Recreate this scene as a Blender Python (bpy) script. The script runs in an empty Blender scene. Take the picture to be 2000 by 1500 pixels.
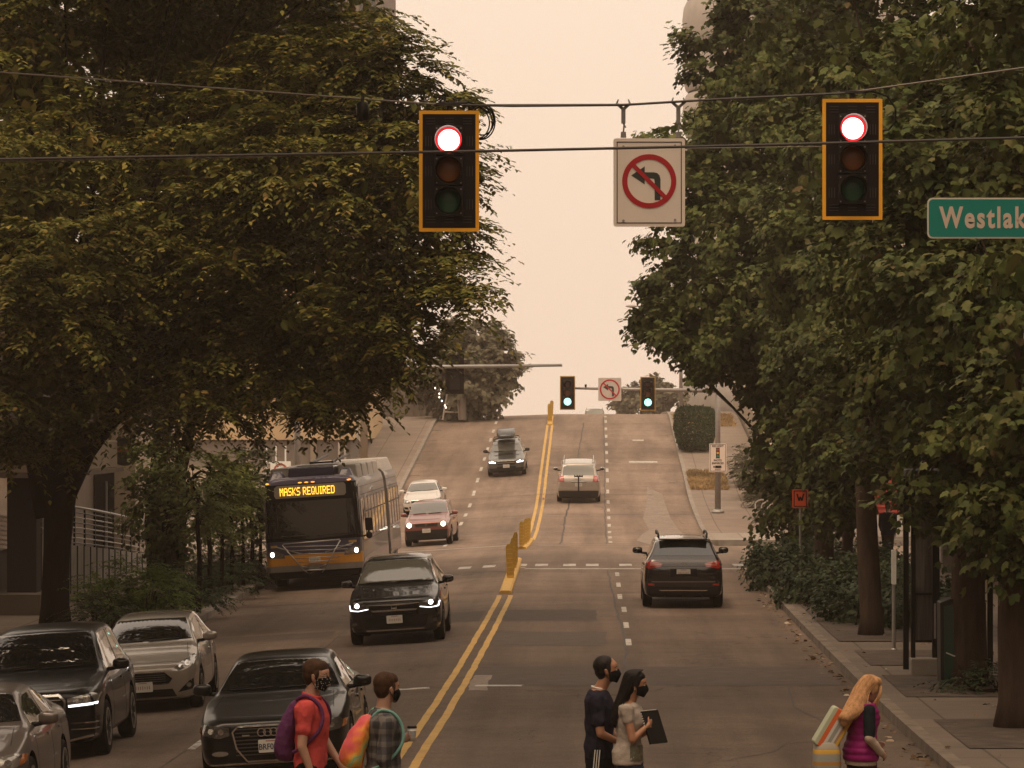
import bpy, bmesh, math, random
import numpy as np
from mathutils import Vector, Matrix, Euler
from mathutils.bvhtree import BVHTree
random.seed(7); RNG = np.random.default_rng(7)
SC = bpy.context.scene
COL = SC.collection
# ------------------------------------------------------------------ camera
F = 7000.0; VPX, VPY = 1165.0, 820.0; CZ = 4.3
cam_d = bpy.data.cameras.new('camera'); cam = bpy.data.objects.new('camera', cam_d); COL.objects.link(cam)
cam_d.sensor_width = 36.0; cam_d.lens = F/2000*36.0
cam_d.shift_x = -(VPX-1000)/2000.0; cam_d.shift_y = (VPY-750)/2000.0
cam_d.clip_start = 0.5; cam_d.clip_end = 6000
cam.location = (0, 0, CZ); cam.rotation_euler = (math.pi/2, 0, 0)
SC.camera = cam
# ------------------------------------------------------------------ sky: smoke-filled overcast
w = bpy.data.worlds.new("World"); SC.world = w; w.use_nodes = True
nt = w.node_tree; nt.nodes.clear()
tc = nt.nodes.new('ShaderNodeTexCoord'); sx = nt.nodes.new('ShaderNodeSeparateXYZ')
cr = nt.nodes.new('ShaderNodeValToRGB'); bg = nt.nodes.new('ShaderNodeBackground'); wo = nt.nodes.new('ShaderNodeOutputWorld')
nt.links.new(tc.outputs['Generated'], sx.inputs[0])
mp = nt.nodes.new('ShaderNodeMapRange'); mp.inputs[1].default_value = -0.1; mp.inputs[2].default_value = 1.0
nt.links.new(sx.outputs['Z'], mp.inputs[0]); nt.links.new(mp.outputs[0], cr.inputs[0])
e = cr.color_ramp.elements
e[0].position = 0.0; e[0].color = (.93, .71, .53, 1)
e[1].position = 1.0; e[1].color = (1.25, 1.0, .77, 1)
a = e.new(0.09); a.color = (1.0, .78, .61, 1)
a = e.new(0.20); a.color = (1.03, .85, .70, 1)
a = e.new(0.45); a.color = (1.0, .80, .62, 1)
sky = nt.nodes.new('ShaderNodeTexSky'); sky.sky_type = 'NISHITA'; sky.sun_disc = False
sky.sun_elevation = math.radians(55); sky.sun_rotation = math.radians(160); sky.dust_density = 8; sky.air_density = 3
skm = nt.nodes.new('ShaderNodeMix'); skm.data_type = 'RGBA'; skm.inputs[0].default_value = 0.03
nt.links.new(cr.outputs[0], skm.inputs[6]); nt.links.new(sky.outputs[0], skm.inputs[7])
nt.links.new(skm.outputs[2], bg.inputs[0]); bg.inputs[1].default_value = 1.0
nt.links.new(bg.outputs[0], wo.inputs[0])
sun_d = bpy.data.lights.new('sun', 'SUN'); sun = bpy.data.objects.new('sun', sun_d); COL.objects.link(sun)
sun_d.energy = 1.2; sun_d.angle = math.radians(25); sun_d.color = (1, .72, .47)
sun.rotation_euler = Vector((0.25, 0.30, -1)).to_track_quat('-Z', 'Y').to_euler()
SC.view_settings.view_transform = 'Standard'; SC.view_settings.look = 'None'
SC.view_settings.exposure = 0.04; SC.view_settings.gamma = 1.0
SC.cycles.max_bounces = 8; SC.cycles.diffuse_bounces = 3; SC.cycles.glossy_bounces = 3
SC.cycles.transmission_bounces = 4; SC.cycles.transparent_max_bounces = 8; SC.cycles.volume_bounces = 2

# ------------------------------------------------------------------ helpers
def P(px, py, Y):
    return Vector(((px-VPX)/F*Y, Y, CZ-(py-VPY)/F*Y))
PROF = [(0,2.2),(15,2.9),(29,3.72),(33,3.95),(43,4.22),(55,4.3),(70,4.3),(81,4.27),(101,4.15),(112,4.2),(125,4.42),(133,4.5),(141,4.42),
        (152,4.03),(160,3.62),(171,2.63),(185,1.45),(196,.52),(204,-.12),(211,-.34),(225,-.30),(300,.9),(500,6.0),(1500,40)]
_px = np.array([p[0] for p in PROF], float); _pz = np.array([p[1] for p in PROF], float)
def _pchip(x):
    h = np.diff(_px); d = np.diff(_pz)/h; m = np.zeros(len(_px)); m[0] = d[0]; m[-1] = d[-1]
    for i in range(1, len(_px)-1):
        m[i] = 0 if d[i-1]*d[i] <= 0 else 2*d[i-1]*d[i]/(d[i-1]+d[i])
    x = np.clip(x, _px[0], _px[-1]); i = np.clip(np.searchsorted(_px, x)-1, 0, len(_px)-2)
    t = (x-_px[i])/h[i]
    return (2*t**3-3*t**2+1)*_pz[i]+(t**3-2*t**2+t)*h[i]*m[i]+(-2*t**3+3*t**2)*_pz[i+1]+(t**3-t**2)*h[i]*m[i+1]
def road_z(X, Y):
    X = np.asarray(X, float); Y = np.asarray(Y, float)
    z = CZ - _pchip(Y)
    return z - np.interp(Y, [0, 160, 205], [.062, .062, .036])*np.clip(-X-2.4, 0, 7.5)
LC, RC = -9.1, 4.18     # kerb lines
def rz(X, Y): return float(road_z(X, Y))

def setp(o, label=None, cat=None, group=None, kind=None):
    if label: o['label'] = label
    if cat: o['category'] = cat
    if group: o['group'] = group
    if kind: o['kind'] = kind
    return o
def link(name, me, mat=None, parent=None, smooth=False):
    if mat is not None:
        for m in (mat if isinstance(mat, (list, tuple)) else [mat]): me.materials.append(m)
    if smooth: me.polygons.foreach_set('use_smooth', np.ones(len(me.polygons), bool))
    o = bpy.data.objects.new(name, me); COL.objects.link(o)
    if parent is not None: o.parent = parent
    return o
def thing(name, label, cat, loc=(0,0,0), rotz=0, group=None):
    o = bpy.data.objects.new(name, None); COL.objects.link(o); o.empty_display_size = .2
    o.location = loc; o.rotation_euler = (0, 0, rotz)
    return setp(o, label, cat, group)
def copy_tree(o, parent=None):
    c = o.copy(); COL.objects.link(c); c.parent = parent
    for ch in list(o.children): copy_tree(ch, c)
    return c

class MB:
    """mesh builder"""
    def __init__(s): s.v = []; s.f = []; s.m = []; s.mi = 0
    def add(s, vs, fs):
        b = len(s.v); s.v += [tuple(v) for v in vs]; s.f += [tuple(i+b for i in f) for f in fs]; s.m += [s.mi]*len(fs)
        return s
    def box(s, c, size, M=None, taper=1.0):
        x, y, z = [d/2 for d in size]; vs = []
        for k, (sz, t) in enumerate(((-1, 1), (1, taper))):
            for sx_, sy in ((-1,-1),(1,-1),(1,1),(-1,1)):
                vs.append(Vector((sx_*x*t, sy*y*t, sz*z)))
        if M is not None: vs = [M @ v for v in vs]
        vs = [v + Vector(c) for v in vs]
        return s.add(vs, [(3,2,1,0),(4,5,6,7),(0,1,5,4),(1,2,6,5),(2,3,7,6),(3,0,4,7)])
    def rbox(s, c, size, r=0.02, n=3, axis='y'):
        """box with rounded outline in the plane normal to axis"""
        a, b, d = {'y': (size[0], size[2], size[1]), 'z': (size[0], size[1], size[2]), 'x': (size[1], size[2], size[0])}[axis]
        pts = rrect(a, b, r, n)
        def m(u, v, t):
            if axis == 'y': return (c[0]+u, c[1]+t, c[2]+v)
            if axis == 'z': return (c[0]+u, c[1]+v, c[2]+t)
            return (c[0]+t, c[1]+u, c[2]+v)
        N = len(pts)
        vs = [m(u, v, -d/2) for u, v in pts]+[m(u, v, d/2) for u, v in pts]
        fs = [tuple(range(N)) if axis != 'y' else tuple(range(N)), tuple(range(2*N-1, N-1, -1))]
        fs += [(i, N+i, N+(i+1) % N, (i+1) % N) for i in range(N)]
        return s.add(vs, fs)
    def tube(s, pts, radii, n=8, cap=True, sq=None):
        pts = [Vector([float(q_) for q_ in p]) for p in pts]
        if not hasattr(radii, '__len__'): radii = [radii]*len(pts)
        rings = []; up = None
        for i, p in enumerate(pts):
            t = (pts[min(i+1, len(pts)-1)]-pts[max(i-1, 0)])
            t = t.normalized() if t.length > 1e-9 else Vector((0,0,1))
            if up is None:
                up = Vector((0,0,1)) if abs(t.z) < .9 else Vector((0,1,0))
            a_ = t.cross(up)
            if a_.length < 1e-6: a_ = t.orthogonal()
            a_.normalize(); b_ = a_.cross(t).normalized(); up = b_
            q = sq[i] if sq else 1.0
            rings.append([p + float(radii[i])*(math.cos(th)*a_ + q*math.sin(th)*b_) for th in [2*math.pi*k/n for k in range(n)]])
        vs = [v for r in rings for v in r]; fs = []
        for i in range(len(pts)-1):
            for k in range(n):
                fs.append((i*n+k, i*n+(k+1) % n, (i+1)*n+(k+1) % n, (i+1)*n+k))
        if cap:
            fs.append(tuple(range(n-1, -1, -1))); fs.append(tuple((len(pts)-1)*n+k for k in range(n)))
        return s.add(vs, fs)
    def lathe(s, prof, c=(0,0,0), axis='z', n=24, sx_=1, sy=1):
        vs = []; fs = []
        for r, h in prof:
            for k in range(n):
                th = 2*math.pi*k/n; u = r*math.cos(th)*sx_; v = r*math.sin(th)*sy
                if axis == 'z': q = (u, v, h)
                elif axis == 'y': q = (u, h, v)
                else: q = (h, u, v)
                vs.append((c[0]+q[0], c[1]+q[1], c[2]+q[2]))
        for i in range(len(prof)-1):
            for k in range(n): fs.append((i*n+k, i*n+(k+1) % n, (i+1)*n+(k+1) % n, (i+1)*n+k))
        fs.append(tuple(range(n-1, -1, -1))); fs.append(tuple((len(prof)-1)*n+k for k in range(n)))
        return s.add(vs, fs)
    def prism(s, pts, c, d, axis='y'):
        """extrude 2D outline (u,v) by d along axis, front first"""
        N = len(pts)
        def m(u, v, t):
            if axis == 'y': return (c[0]+u, c[1]+t, c[2]+v)
            if axis == 'z': return (c[0]+u, c[1]+v, c[2]+t)
            return (c[0]+t, c[1]+u, c[2]+v)
        vs = [m(u, v, 0) for u, v in pts]+[m(u, v, d) for u, v in pts]
        return s.add(vs, [tuple(range(N)), tuple(range(2*N-1, N-1, -1))]+[(i, N+i, N+(i+1) % N, (i+1) % N) for i in range(N)])
    def ring(s, c, r0, r1, d, n=32, axis='y'):
        vs = []
        for r in (r0, r1):
            for t in (0, d):
                for k in range(n):
                    th = 2*math.pi*k/n; u = r*math.cos(th); v = r*math.sin(th)
                    vs.append((c[0]+u, c[1]+t, c[2]+v) if axis == 'y' else (c[0]+u, c[1]+v, c[2]+t) if axis == 'z' else (c[0]+t, c[1]+u, c[2]+v))
        A, B, C_, D = 0, n, 2*n, 3*n; fs = []
        for k in range(n):
            j = (k+1) % n
            fs += [(A+k, A+j, C_+j, C_+k), (B+k, D+k, D+j, B+j), (A+k, B+k, B+j, A+j), (C_+k, C_+j, D+j, D+k)]
        return s.add(vs, fs)
    def ell(s, c, r, n=12, m=8, M=None):
        vs = []; fs = []
        for i in range(m+1):
            ph = math.pi*i/m
            for k in range(n):
                th = 2*math.pi*k/n
                v = Vector((r[0]*math.sin(ph)*math.cos(th), r[1]*math.sin(ph)*math.sin(th), r[2]*math.cos(ph)))
                if M is not None: v = M @ v
                vs.append(v+Vector(c))
        for i in range(m):
            for k in range(n): fs.append((i*n+k, (i+1)*n+k, (i+1)*n+(k+1) % n, i*n+(k+1) % n))
        return s.add(vs, fs)
    def grid(s, rows, closed=False):
        n = len(rows[0]); vs = [v for r in rows for v in r]; fs = []
        for i in range(len(rows)-1):
            for k in range(n if closed else n-1):
                fs.append((i*n+k, i*n+(k+1) % n, (i+1)*n+(k+1) % n, (i+1)*n+k))
        return s.add(vs, fs)
    def mesh(s, name, fix=True):
        me = bpy.data.meshes.new(name); me.from_pydata(s.v, [], s.f)
        if any(s.m): me.polygons.foreach_set('material_index', np.array(s.m, dtype=np.int32))
        if fix:
            bm = bmesh.new(); bm.from_mesh(me); bmesh.ops.recalc_face_normals(bm, faces=bm.faces); bm.to_mesh(me); bm.free()
        me.update(); return me
    def build(s, name, mat, parent=None, smooth=False, bevel=0, xf=None, auto=None):
        me = s.mesh(name)
        o = link(name, me, mat, parent, smooth or (auto is not None))
        if bevel:
            b = o.modifiers.new('b', 'BEVEL'); b.width = bevel; b.segments = 2; b.limit_method = 'ANGLE'
            o.modifiers.new('w', 'WEIGHTED_NORMAL')
        if auto is not None: me.set_sharp_from_angle(angle=math.radians(auto))
        if xf is not None: o.matrix_local = xf
        return o
def rrect(a, b, r, n=3):
    pts = []
    for cx, cy, t0 in ((a/2-r, b/2-r, 0), (-a/2+r, b/2-r, 90), (-a/2+r, -b/2+r, 180), (a/2-r, -b/2+r, 270)):
        for i in range(n+1):
            t = math.radians(t0+90*i/n); pts.append((cx+r*math.cos(t), cy+r*math.sin(t)))
    return pts
def baked(o):
    """apply modifiers into mesh data"""
    dg = bpy.context.evaluated_depsgraph_get(); dg.update()
    me = bpy.data.meshes.new_from_object(o.evaluated_get(dg)); o.modifiers.clear(); old = o.data; o.data = me
    return o

# ------------------------------------------------------------------ materials
MATS = {}
def mat(name, col, rough=.6, metal=0, var=0.0, scale=4.0, bump=0.0, spec=.5, coat=0, emit=None, es=0, bscale=None, stretch=None, trans=0, detail=6, dirt=0):
    if name in MATS: return MATS[name]
    m = bpy.data.materials.new(name); m.use_nodes = True; n = m.node_tree; b = n.nodes['Principled BSDF']
    b.inputs['Base Color'].default_value = (*col, 1); b.inputs['Roughness'].default_value = rough
    b.inputs['Metallic'].default_value = metal; b.inputs['Specular IOR Level'].default_value = spec
    b.inputs['Coat Weight'].default_value = coat; b.inputs['Coat Roughness'].default_value = 0.03
    if trans: b.inputs['Transmission Weight'].default_value = trans
    if emit: b.inputs['Emission Color'].default_value = (*emit, 1); b.inputs['Emission Strength'].default_value = es
    if var or bump:
        t = n.nodes.new('ShaderNodeTexCoord'); mpn = n.nodes.new('ShaderNodeMapping'); n.links.new(t.outputs['Object'], mpn.inputs[0])
        if stretch: mpn.inputs['Scale'].default_value = stretch
        nz = n.nodes.new('ShaderNodeTexNoise'); nz.inputs['Scale'].default_value = scale; nz.inputs['Detail'].default_value = detail; nz.inputs['Roughness'].default_value = .62
        n.links.new(mpn.outputs[0], nz.inputs['Vector'])
        if var:
            mr = n.nodes.new('ShaderNodeMapRange'); mr.inputs[1].default_value = .3; mr.inputs[2].default_value = .7
            mr.inputs[3].default_value = 1-var; mr.inputs[4].default_value = 1+var; n.links.new(nz.outputs[0], mr.inputs[0])
            mx = n.nodes.new('ShaderNodeVectorMath'); mx.operation = 'SCALE'; mx.inputs[0].default_value = col
            n.links.new(mr.outputs[0], mx.inputs['Scale']); n.links.new(mx.outputs[0], b.inputs['Base Color'])
        if bump:
            nb = n.nodes.new('ShaderNodeTexNoise'); nb.inputs['Scale'].default_value = bscale or scale*6; nb.inputs['Detail'].default_value = 4
            n.links.new(mpn.outputs[0], nb.inputs['Vector'])
            bp = n.nodes.new('ShaderNodeBump'); bp.inputs['Strength'].default_value = bump; bp.inputs['Distance'].default_value = .02
            n.links.new(nb.outputs[0], bp.inputs['Height']); n.links.new(bp.outputs[0], b.inputs['Normal'])
    MATS[name] = m; return m
def leafmat(name, cols, rough=.5, tr=.25, spec=.12):
    if name in MATS: return MATS[name]
    m = bpy.data.materials.new(name); m.use_nodes = True; n = m.node_tree; b = n.nodes['Principled BSDF']; out = n.nodes['Material Output']
    g = n.nodes.new('ShaderNodeNewGeometry'); r = n.nodes.new('ShaderNodeValToRGB'); n.links.new(g.outputs['Random Per Island'], r.inputs[0])
    el = r.color_ramp.elements
    el[0].position = 0; el[0].color = (*cols[0][1], 1); el[1].position = cols[-1][0]; el[1].color = (*cols[-1][1], 1)
    for p_, c_ in cols[1:-1]:
        q = el.new(p_); q.color = (*c_, 1)
    tc_ = n.nodes.new('ShaderNodeTexCoord'); nz = n.nodes.new('ShaderNodeTexNoise'); nz.inputs['Scale'].default_value = .55; nz.inputs['Detail'].default_value = 3; n.links.new(tc_.outputs['Object'], nz.inputs['Vector'])
    mr = n.nodes.new('ShaderNodeMapRange'); mr.inputs[1].default_value = .35; mr.inputs[2].default_value = .65; mr.inputs[3].default_value = .62; mr.inputs[4].default_value = 1.4; n.links.new(nz.outputs[0], mr.inputs[0])
    sc_ = n.nodes.new('ShaderNodeVectorMath'); sc_.operation = 'SCALE'; n.links.new(r.outputs[0], sc_.inputs[0]); n.links.new(mr.outputs[0], sc_.inputs['Scale'])
    n.links.new(sc_.outputs[0], b.inputs['Base Color']); b.inputs['Roughness'].default_value = rough; b.inputs['Specular IOR Level'].default_value = spec
    t = n.nodes.new('ShaderNodeBsdfTranslucent'); n.links.new(sc_.outputs[0], t.inputs[0])
    mx = n.nodes.new('ShaderNodeMixShader'); mx.inputs[0].default_value = tr
    n.links.new(b.outputs[0], mx.inputs[1]); n.links.new(t.outputs[0], mx.inputs[2]); n.links.new(mx.outputs[0], out.inputs[0])
    MATS[name] = m; return m

M_black = mat('black_plastic', (.010,.009,.008), .5, spec=.15)
M_dark = mat('dark_metal', (.03,.028,.026), .5, .3, var=.2)
M_steel = mat('galvanised_steel', (.33,.31,.29), .5, .6, var=.12, scale=10)
M_white = mat('white_paint_mat', (.72,.70,.66), .5, var=.06)
M_rubber = mat('tyre_rubber', (.012,.011,.010), .8, spec=.1, bump=.1, scale=20)
M_conc = mat('concrete', (.27,.235,.20), .85, var=.18, scale=1.3, bump=.15, bscale=25)
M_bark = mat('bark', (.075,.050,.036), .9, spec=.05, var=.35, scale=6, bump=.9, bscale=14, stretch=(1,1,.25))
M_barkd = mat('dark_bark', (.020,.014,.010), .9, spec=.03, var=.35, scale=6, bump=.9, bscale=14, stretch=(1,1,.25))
def textmesh(txt, size, ext=.002, xs=1.0, bold=0, sp=1.0):
    cu = bpy.data.curves.new('t', 'FONT'); cu.body = txt; cu.size = size; cu.extrude = ext; cu.align_x = 'CENTER'; cu.align_y = 'CENTER'; cu.offset = bold; cu.space_character = sp; cu.resolution_u = 4
    o = bpy.data.objects.new('t', cu); COL.objects.link(o); dg = bpy.context.evaluated_depsgraph_get(); dg.update()
    me = bpy.data.meshes.new_from_object(o.evaluated_get(dg)); bpy.data.objects.remove(o)
    me.transform(Matrix.Diagonal((xs, 1, 1, 1))); return me
def lettering(name, txt, size, loc, m, parent, xs=1.0, rot=(math.pi/2, 0, 0), ext=.002, bold=0, sp=1.0):
    me = textmesh(txt, size, ext, xs, bold, sp); me.materials.clear(); o = link(name, me, m, parent); o.location = loc; o.rotation_euler = rot; return o
def lin(a, b_, w_):
    """thin quad from a to b"""
    dx, dz = b_[0]-a[0], b_[1]-a[1]; l = math.hypot(dx, dz); nx, nz = -dz/l*w_/2, dx/l*w_/2
    return [(a[0]+nx, a[1]+nz), (b_[0]+nx, b_[1]+nz), (b_[0]-nx, b_[1]-nz), (a[0]-nx, a[1]-nz)]
M_redp = mat('pale_tail_lamp', (.42,.10,.07), .15, spec=.8, coat=1)
M_clad = mat('plastic_cladding', (.016,.014,.013), .6, spec=.15)
# ------------------------------------------------------------------ asphalt
def asphalt():
    m = bpy.data.materials.new('asphalt'); m.use_nodes = True; n = m.node_tree; b = n.nodes['Principled BSDF']; L = n.links.new
    t = n.nodes.new('ShaderNodeTexCoord')
    def noise(sc, det, st=(1,1,1), rough=.6):
        mp_ = n.nodes.new('ShaderNodeMapping'); mp_.inputs['Scale'].default_value = st; L(t.outputs['Object'], mp_.inputs[0])
        z = n.nodes.new('ShaderNodeTexNoise'); z.inputs['Scale'].default_value = sc; z.inputs['Detail'].default_value = det; z.inputs['Roughness'].default_value = rough
        L(mp_.outputs[0], z.inputs['Vector']); return z.outputs[0]
    def rng(x, a, b_, c, d):
        r = n.nodes.new('ShaderNodeMapRange'); L(x, r.inputs[0])
        for i, q in enumerate((a, b_, c, d)): r.inputs[i+1].default_value = q
        return r.outputs[0]
    def mul(x, y, op='MULTIPLY'):
        q = n.nodes.new('ShaderNodeMath'); q.operation = op
        for i, z in enumerate((x, y)):
            if isinstance(z, (int, float)): q.inputs[i].default_value = z
            else: L(z, q.inputs[i])
        return q.outputs[0]
    big = rng(noise(.16, 5, (1, .5, 1)), .3, .7, .80, 1.2)
    streak = rng(noise(1.1, 4, (1, .035, 1)), .3, .7, .74, 1.24)
    cross = rng(noise(.5, 3, (.12, 1, 1)), .35, .7, 1.1, .88)
    fine = rng(noise(30, 4), .3, .7, .70, 1.32)
    mid = rng(noise(2.5, 6), .3, .7, .88, 1.12)
    # cracks
    mp2 = n.nodes.new('ShaderNodeMapping'); mp2.inputs['Scale'].default_value = (1, .6, 1)
    nz = n.nodes.new('ShaderNodeTexNoise'); nz.inputs['Scale'].default_value = 1.7; nz.inputs['Detail'].default_value = 5; L(t.outputs['Object'], nz.inputs['Vector'])
    ad = n.nodes.new('ShaderNodeVectorMath'); ad.operation = 'MULTIPLY_ADD'; ad.inputs[1].default_value = (1.3, 1.3, 0); L(nz.outputs['Color'], ad.inputs[0]); L(t.outputs['Object'], ad.inputs[2])
    L(ad.outputs[0], mp2.inputs[0])
    vo = n.nodes.new('ShaderNodeTexVoronoi'); vo.feature = 'DISTANCE_TO_EDGE'; vo.inputs['Scale'].default_value = .34; L(mp2.outputs[0], vo.inputs['Vector'])
    ck = rng(vo.outputs['Distance'], .0, .008, .45, 1.0)
    msk = rng(noise(.22, 3), .50, .56, 0, 1)
    ckm = n.nodes.new('ShaderNodeMix'); ckm.inputs[2].default_value = 1.0; L(msk, ckm.inputs[0]); L(ck, ckm.inputs[3])
    v = mul(mul(mul(mul(mul(big, streak), cross), fine), mid), ckm.outputs[0])
    # old: hill paving taken as paler concrete, with distance haze painted into the ramp
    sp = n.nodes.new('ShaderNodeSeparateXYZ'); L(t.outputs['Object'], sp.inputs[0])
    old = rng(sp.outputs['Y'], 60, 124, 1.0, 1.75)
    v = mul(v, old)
    c = n.nodes.new('ShaderNodeVectorMath'); c.operation = 'SCALE'; c.inputs[0].default_value = (.119,.087,.067); L(v, c.inputs['Scale'])
    L(c.outputs[0], b.inputs['Base Color']); b.inputs['Roughness'].default_value = .78; b.inputs['Specular IOR Level'].default_value = .12
    nb = noise(45, 3); bp = n.nodes.new('ShaderNodeBump'); bp.inputs['Strength'].default_value = .35; bp.inputs['Distance'].default_value = .01
    L(nb, bp.inputs['Height']); L(bp.outputs[0], b.inputs['Normal'])
    return m
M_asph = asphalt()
def sheet(name, xs, ys, dz, m, kind='structure', thick=0, zf=None, label=None, cat=None):
    """sheet following the road surface; thick>0 gives a solid slab down from the top"""
    xs = np.array(xs, float); ys = np.array(ys, float)
    X, Y = np.meshgrid(xs, ys); Z = (zf(X, Y) if zf else road_z(X, Y))+dz
    nx, ny = len(xs), len(ys)
    v = np.stack([X, Y, Z], -1).reshape(-1, 3).tolist(); f = [(j*nx+i, j*nx+i+1, (j+1)*nx+i+1, (j+1)*nx+i) for j in range(ny-1) for i in range(nx-1)]
    b = MB(); b.add(v, f)
    if thick:
        def skirt(idx):
            base = len(b.v); b.v += [(v[i][0], v[i][1], v[i][2]-thick) for i in idx]
            for k in range(len(idx)-1): b.f.append((idx[k], base+k, base+k+1, idx[k+1])); b.m.append(0)
        skirt([j*nx for j in range(ny)]); skirt([j*nx+nx-1 for j in range(ny)]); skirt(list(range(nx))); skirt([(ny-1)*nx+i for i in range(nx)])
    o = b.build(name, m, smooth=not thick)
    return setp(o, label, cat, kind=kind)
def ysp(a, b_): 
    n_ = max(2, int((b_-a)/2.0)+1); return np.linspace(a, b_, n_)
# ground far and wide (dirt/pavement colour), then the road on top of it
M_ground = mat('ground_soil', (.12,.095,.072), .95, var=.3, scale=.6, bump=.3, bscale=10)
gx = np.concatenate([np.linspace(-500,-60,8), np.linspace(-40,40,21), np.linspace(60,500,8)])
gy = np.concatenate([np.linspace(-60,250,110), np.linspace(270,520,16), np.linspace(600,1000,6)])
sheet('ground', gx, gy, -0.06, M_ground)
rx_ = np.array([LC, -7.5, -6, -4.5, -2.4, -1, 1, 3, RC])
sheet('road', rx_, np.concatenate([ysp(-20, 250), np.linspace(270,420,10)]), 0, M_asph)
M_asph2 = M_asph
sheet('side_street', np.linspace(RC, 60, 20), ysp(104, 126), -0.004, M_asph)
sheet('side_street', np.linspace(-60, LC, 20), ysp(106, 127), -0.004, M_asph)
# sidewalks
def pavement_mat(name, col, sx_, sy):
    m = mat(name, col, .88, var=.16, scale=.9, bump=.15, bscale=30); n = m.node_tree; b = n.nodes['Principled BSDF']; L = n.links.new
    src = b.inputs['Base Color'].links[0].from_socket
    t = n.nodes.new('ShaderNodeTexCoord'); br = n.nodes.new('ShaderNodeTexBrick'); br.offset = 0; br.inputs['Scale'].default_value = 1
    br.inputs['Brick Width'].default_value = sx_; br.inputs['Row Height'].default_value = sy; br.inputs['Mortar Size'].default_value = .02
    br.inputs['Color1'].default_value = (1,1,1,1); br.inputs['Color2'].default_value = (.86,.86,.86,1); br.inputs['Mortar'].default_value = (.45,.42,.4,1)
    L(t.outputs['Object'], br.inputs['Vector'])
    mx = n.nodes.new('ShaderNodeMix'); mx.data_type = 'RGBA'; mx.blend_type = 'MULTIPLY'; mx.inputs[0].default_value = 1
    L(src, mx.inputs[6]); L(br.outputs[0], mx.inputs[7]); L(mx.outputs[2], b.inputs['Base Color']); return m
M_walk = pavement_mat('sidewalk_concrete', (.235,.18,.14), 1.6, 1.6)
M_walk2 = pavement_mat('pale_concrete', (.30,.25,.205), 1.8, 1.8)
kerb_m = mat('kerb_concrete', (.25,.21,.175), .85, var=.3, scale=2.5, bump=.3, bscale=20)
def kerb(x, y0, y1, name='kerb', m=None):
    ys = ysp(y0, y1); sheet(name, [x-.09, x+.09], ys, .15, m or kerb_m, thick=.25)
# near right
kerb(RC+.09, 20, 100.6, m=mat('shaded_kerb_concrete', (.165,.13,.10), .88, var=.4, scale=2.2, bump=.4, bscale=16)); kerb(LC-.09, 20, 104.5)  # near right kerb: shade put into a darker concrete colour
kerb(RC+.02, 129, 230); kerb(LC-.09, 129, 230)
soil = mat('planting_soil', (.075,.055,.042), .95, var=.4, scale=3, bump=.8, bscale=18)
M_walkd = pavement_mat('shaded_sidewalk_concrete', (.15,.115,.088), 1.6, 1.6)  # darker copy of the sidewalk colour, with the shade painted in
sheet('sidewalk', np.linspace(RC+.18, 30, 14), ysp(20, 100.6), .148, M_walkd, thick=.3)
sheet('planting_bed', [RC+.35, 5.2, 6.3, 7.0], ysp(67, 99.5), .165, soil)
for i, (y0, y1) in enumerate(((53.6, 58.2), (44.5, 49.3), (60.5, 64.5))):
    sheet('tree_pit', [RC+.45, 5.3, 6.6], ysp(y0, y1), .160, soil)
sheet('sidewalk', np.linspace(-40, LC-.18, 14), ysp(20, 104.5), .148, M_walk, thick=.3)
sheet('planting_bed', [-11.0, -10, LC-.35], ysp(62, 103), .165, soil)
sheet('sidewalk', np.linspace(RC+.11, 8.0, 5), ysp(129, 230), .148, M_walk, thick=.3)
sheet('sidewalk', np.linspace(-32, LC-.18, 12), ysp(129, 178), .148, M_walk, thick=.3)
sheet('sidewalk', np.linspace(-12.5, LC-.18, 4), ysp(178.1, 230), .148, M_walk, thick=.3)
sheet('kerb_ramp', np.linspace(RC+.13, 6.4, 4), ysp(129.1, 137), .153, M_walk2)
# side street kerbs
def xkerb(x0, x1, y):
    sheet('kerb', np.linspace(x0, x1, 12), [y-.09, y+.09], .15, kerb_m, thick=.25)
xkerb(RC+.2, 30, 100.75); xkerb(RC+.2, 30, 128.85); xkerb(-40, LC-.2, 104.65); xkerb(-30, LC-.2, 128.85)
# ------------------------------------------------------------------ markings
def wornpaint(name, col, hole=.42):
    m = bpy.data.materials.new(name); m.use_nodes = True; n = m.node_tree; b = n.nodes['Principled BSDF']; L = n.links.new
    t = n.nodes.new('ShaderNodeTexCoord')
    def nz(s, d):
        z = n.nodes.new('ShaderNodeTexNoise'); z.inputs['Scale'].default_value = s; z.inputs['Detail'].default_value = d; z.inputs['Roughness'].default_value = .7
        L(t.outputs['Object'], z.inputs['Vector']); return z.outputs[0]
    r = n.nodes.new('ShaderNodeMapRange'); L(nz(5, 8), r.inputs[0]); r.inputs[1].default_value = hole-.05; r.inputs[2].default_value = hole+.03
    mx = n.nodes.new('ShaderNodeMix'); mx.data_type = 'RGBA'; mx.inputs[6].default_value = (.13,.10,.08,1); mx.inputs[7].default_value = (*col, 1); L(r.outputs[0], mx.inputs[0])
    r2 = n.nodes.new('ShaderNodeMapRange'); L(nz(1.5, 4), r2.inputs[0]); r2.inputs[1].default_value = .3; r2.inputs[2].default_value = .7; r2.inputs[3].default_value = .78; r2.inputs[4].default_value = 1.1
    s = n.nodes.new('ShaderNodeVectorMath'); s.operation = 'SCALE'; L(mx.outputs[2], s.inputs[0]); L(r2.outputs[0], s.inputs['Scale'])
    L(s.outputs[0], b.inputs['Base Color']); b.inputs['Roughness'].default_value = .7
    return m
P_yel = wornpaint('worn_yellow_paint', (.56,.335,.085), .36); P_wh = wornpaint('worn_white_paint', (.50,.46,.41), .44)
P_patch = mat('asphalt_patch_mat', (.078,.056,.043), .85, var=.25, scale=3, bump=.3, bscale=40)
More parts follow.
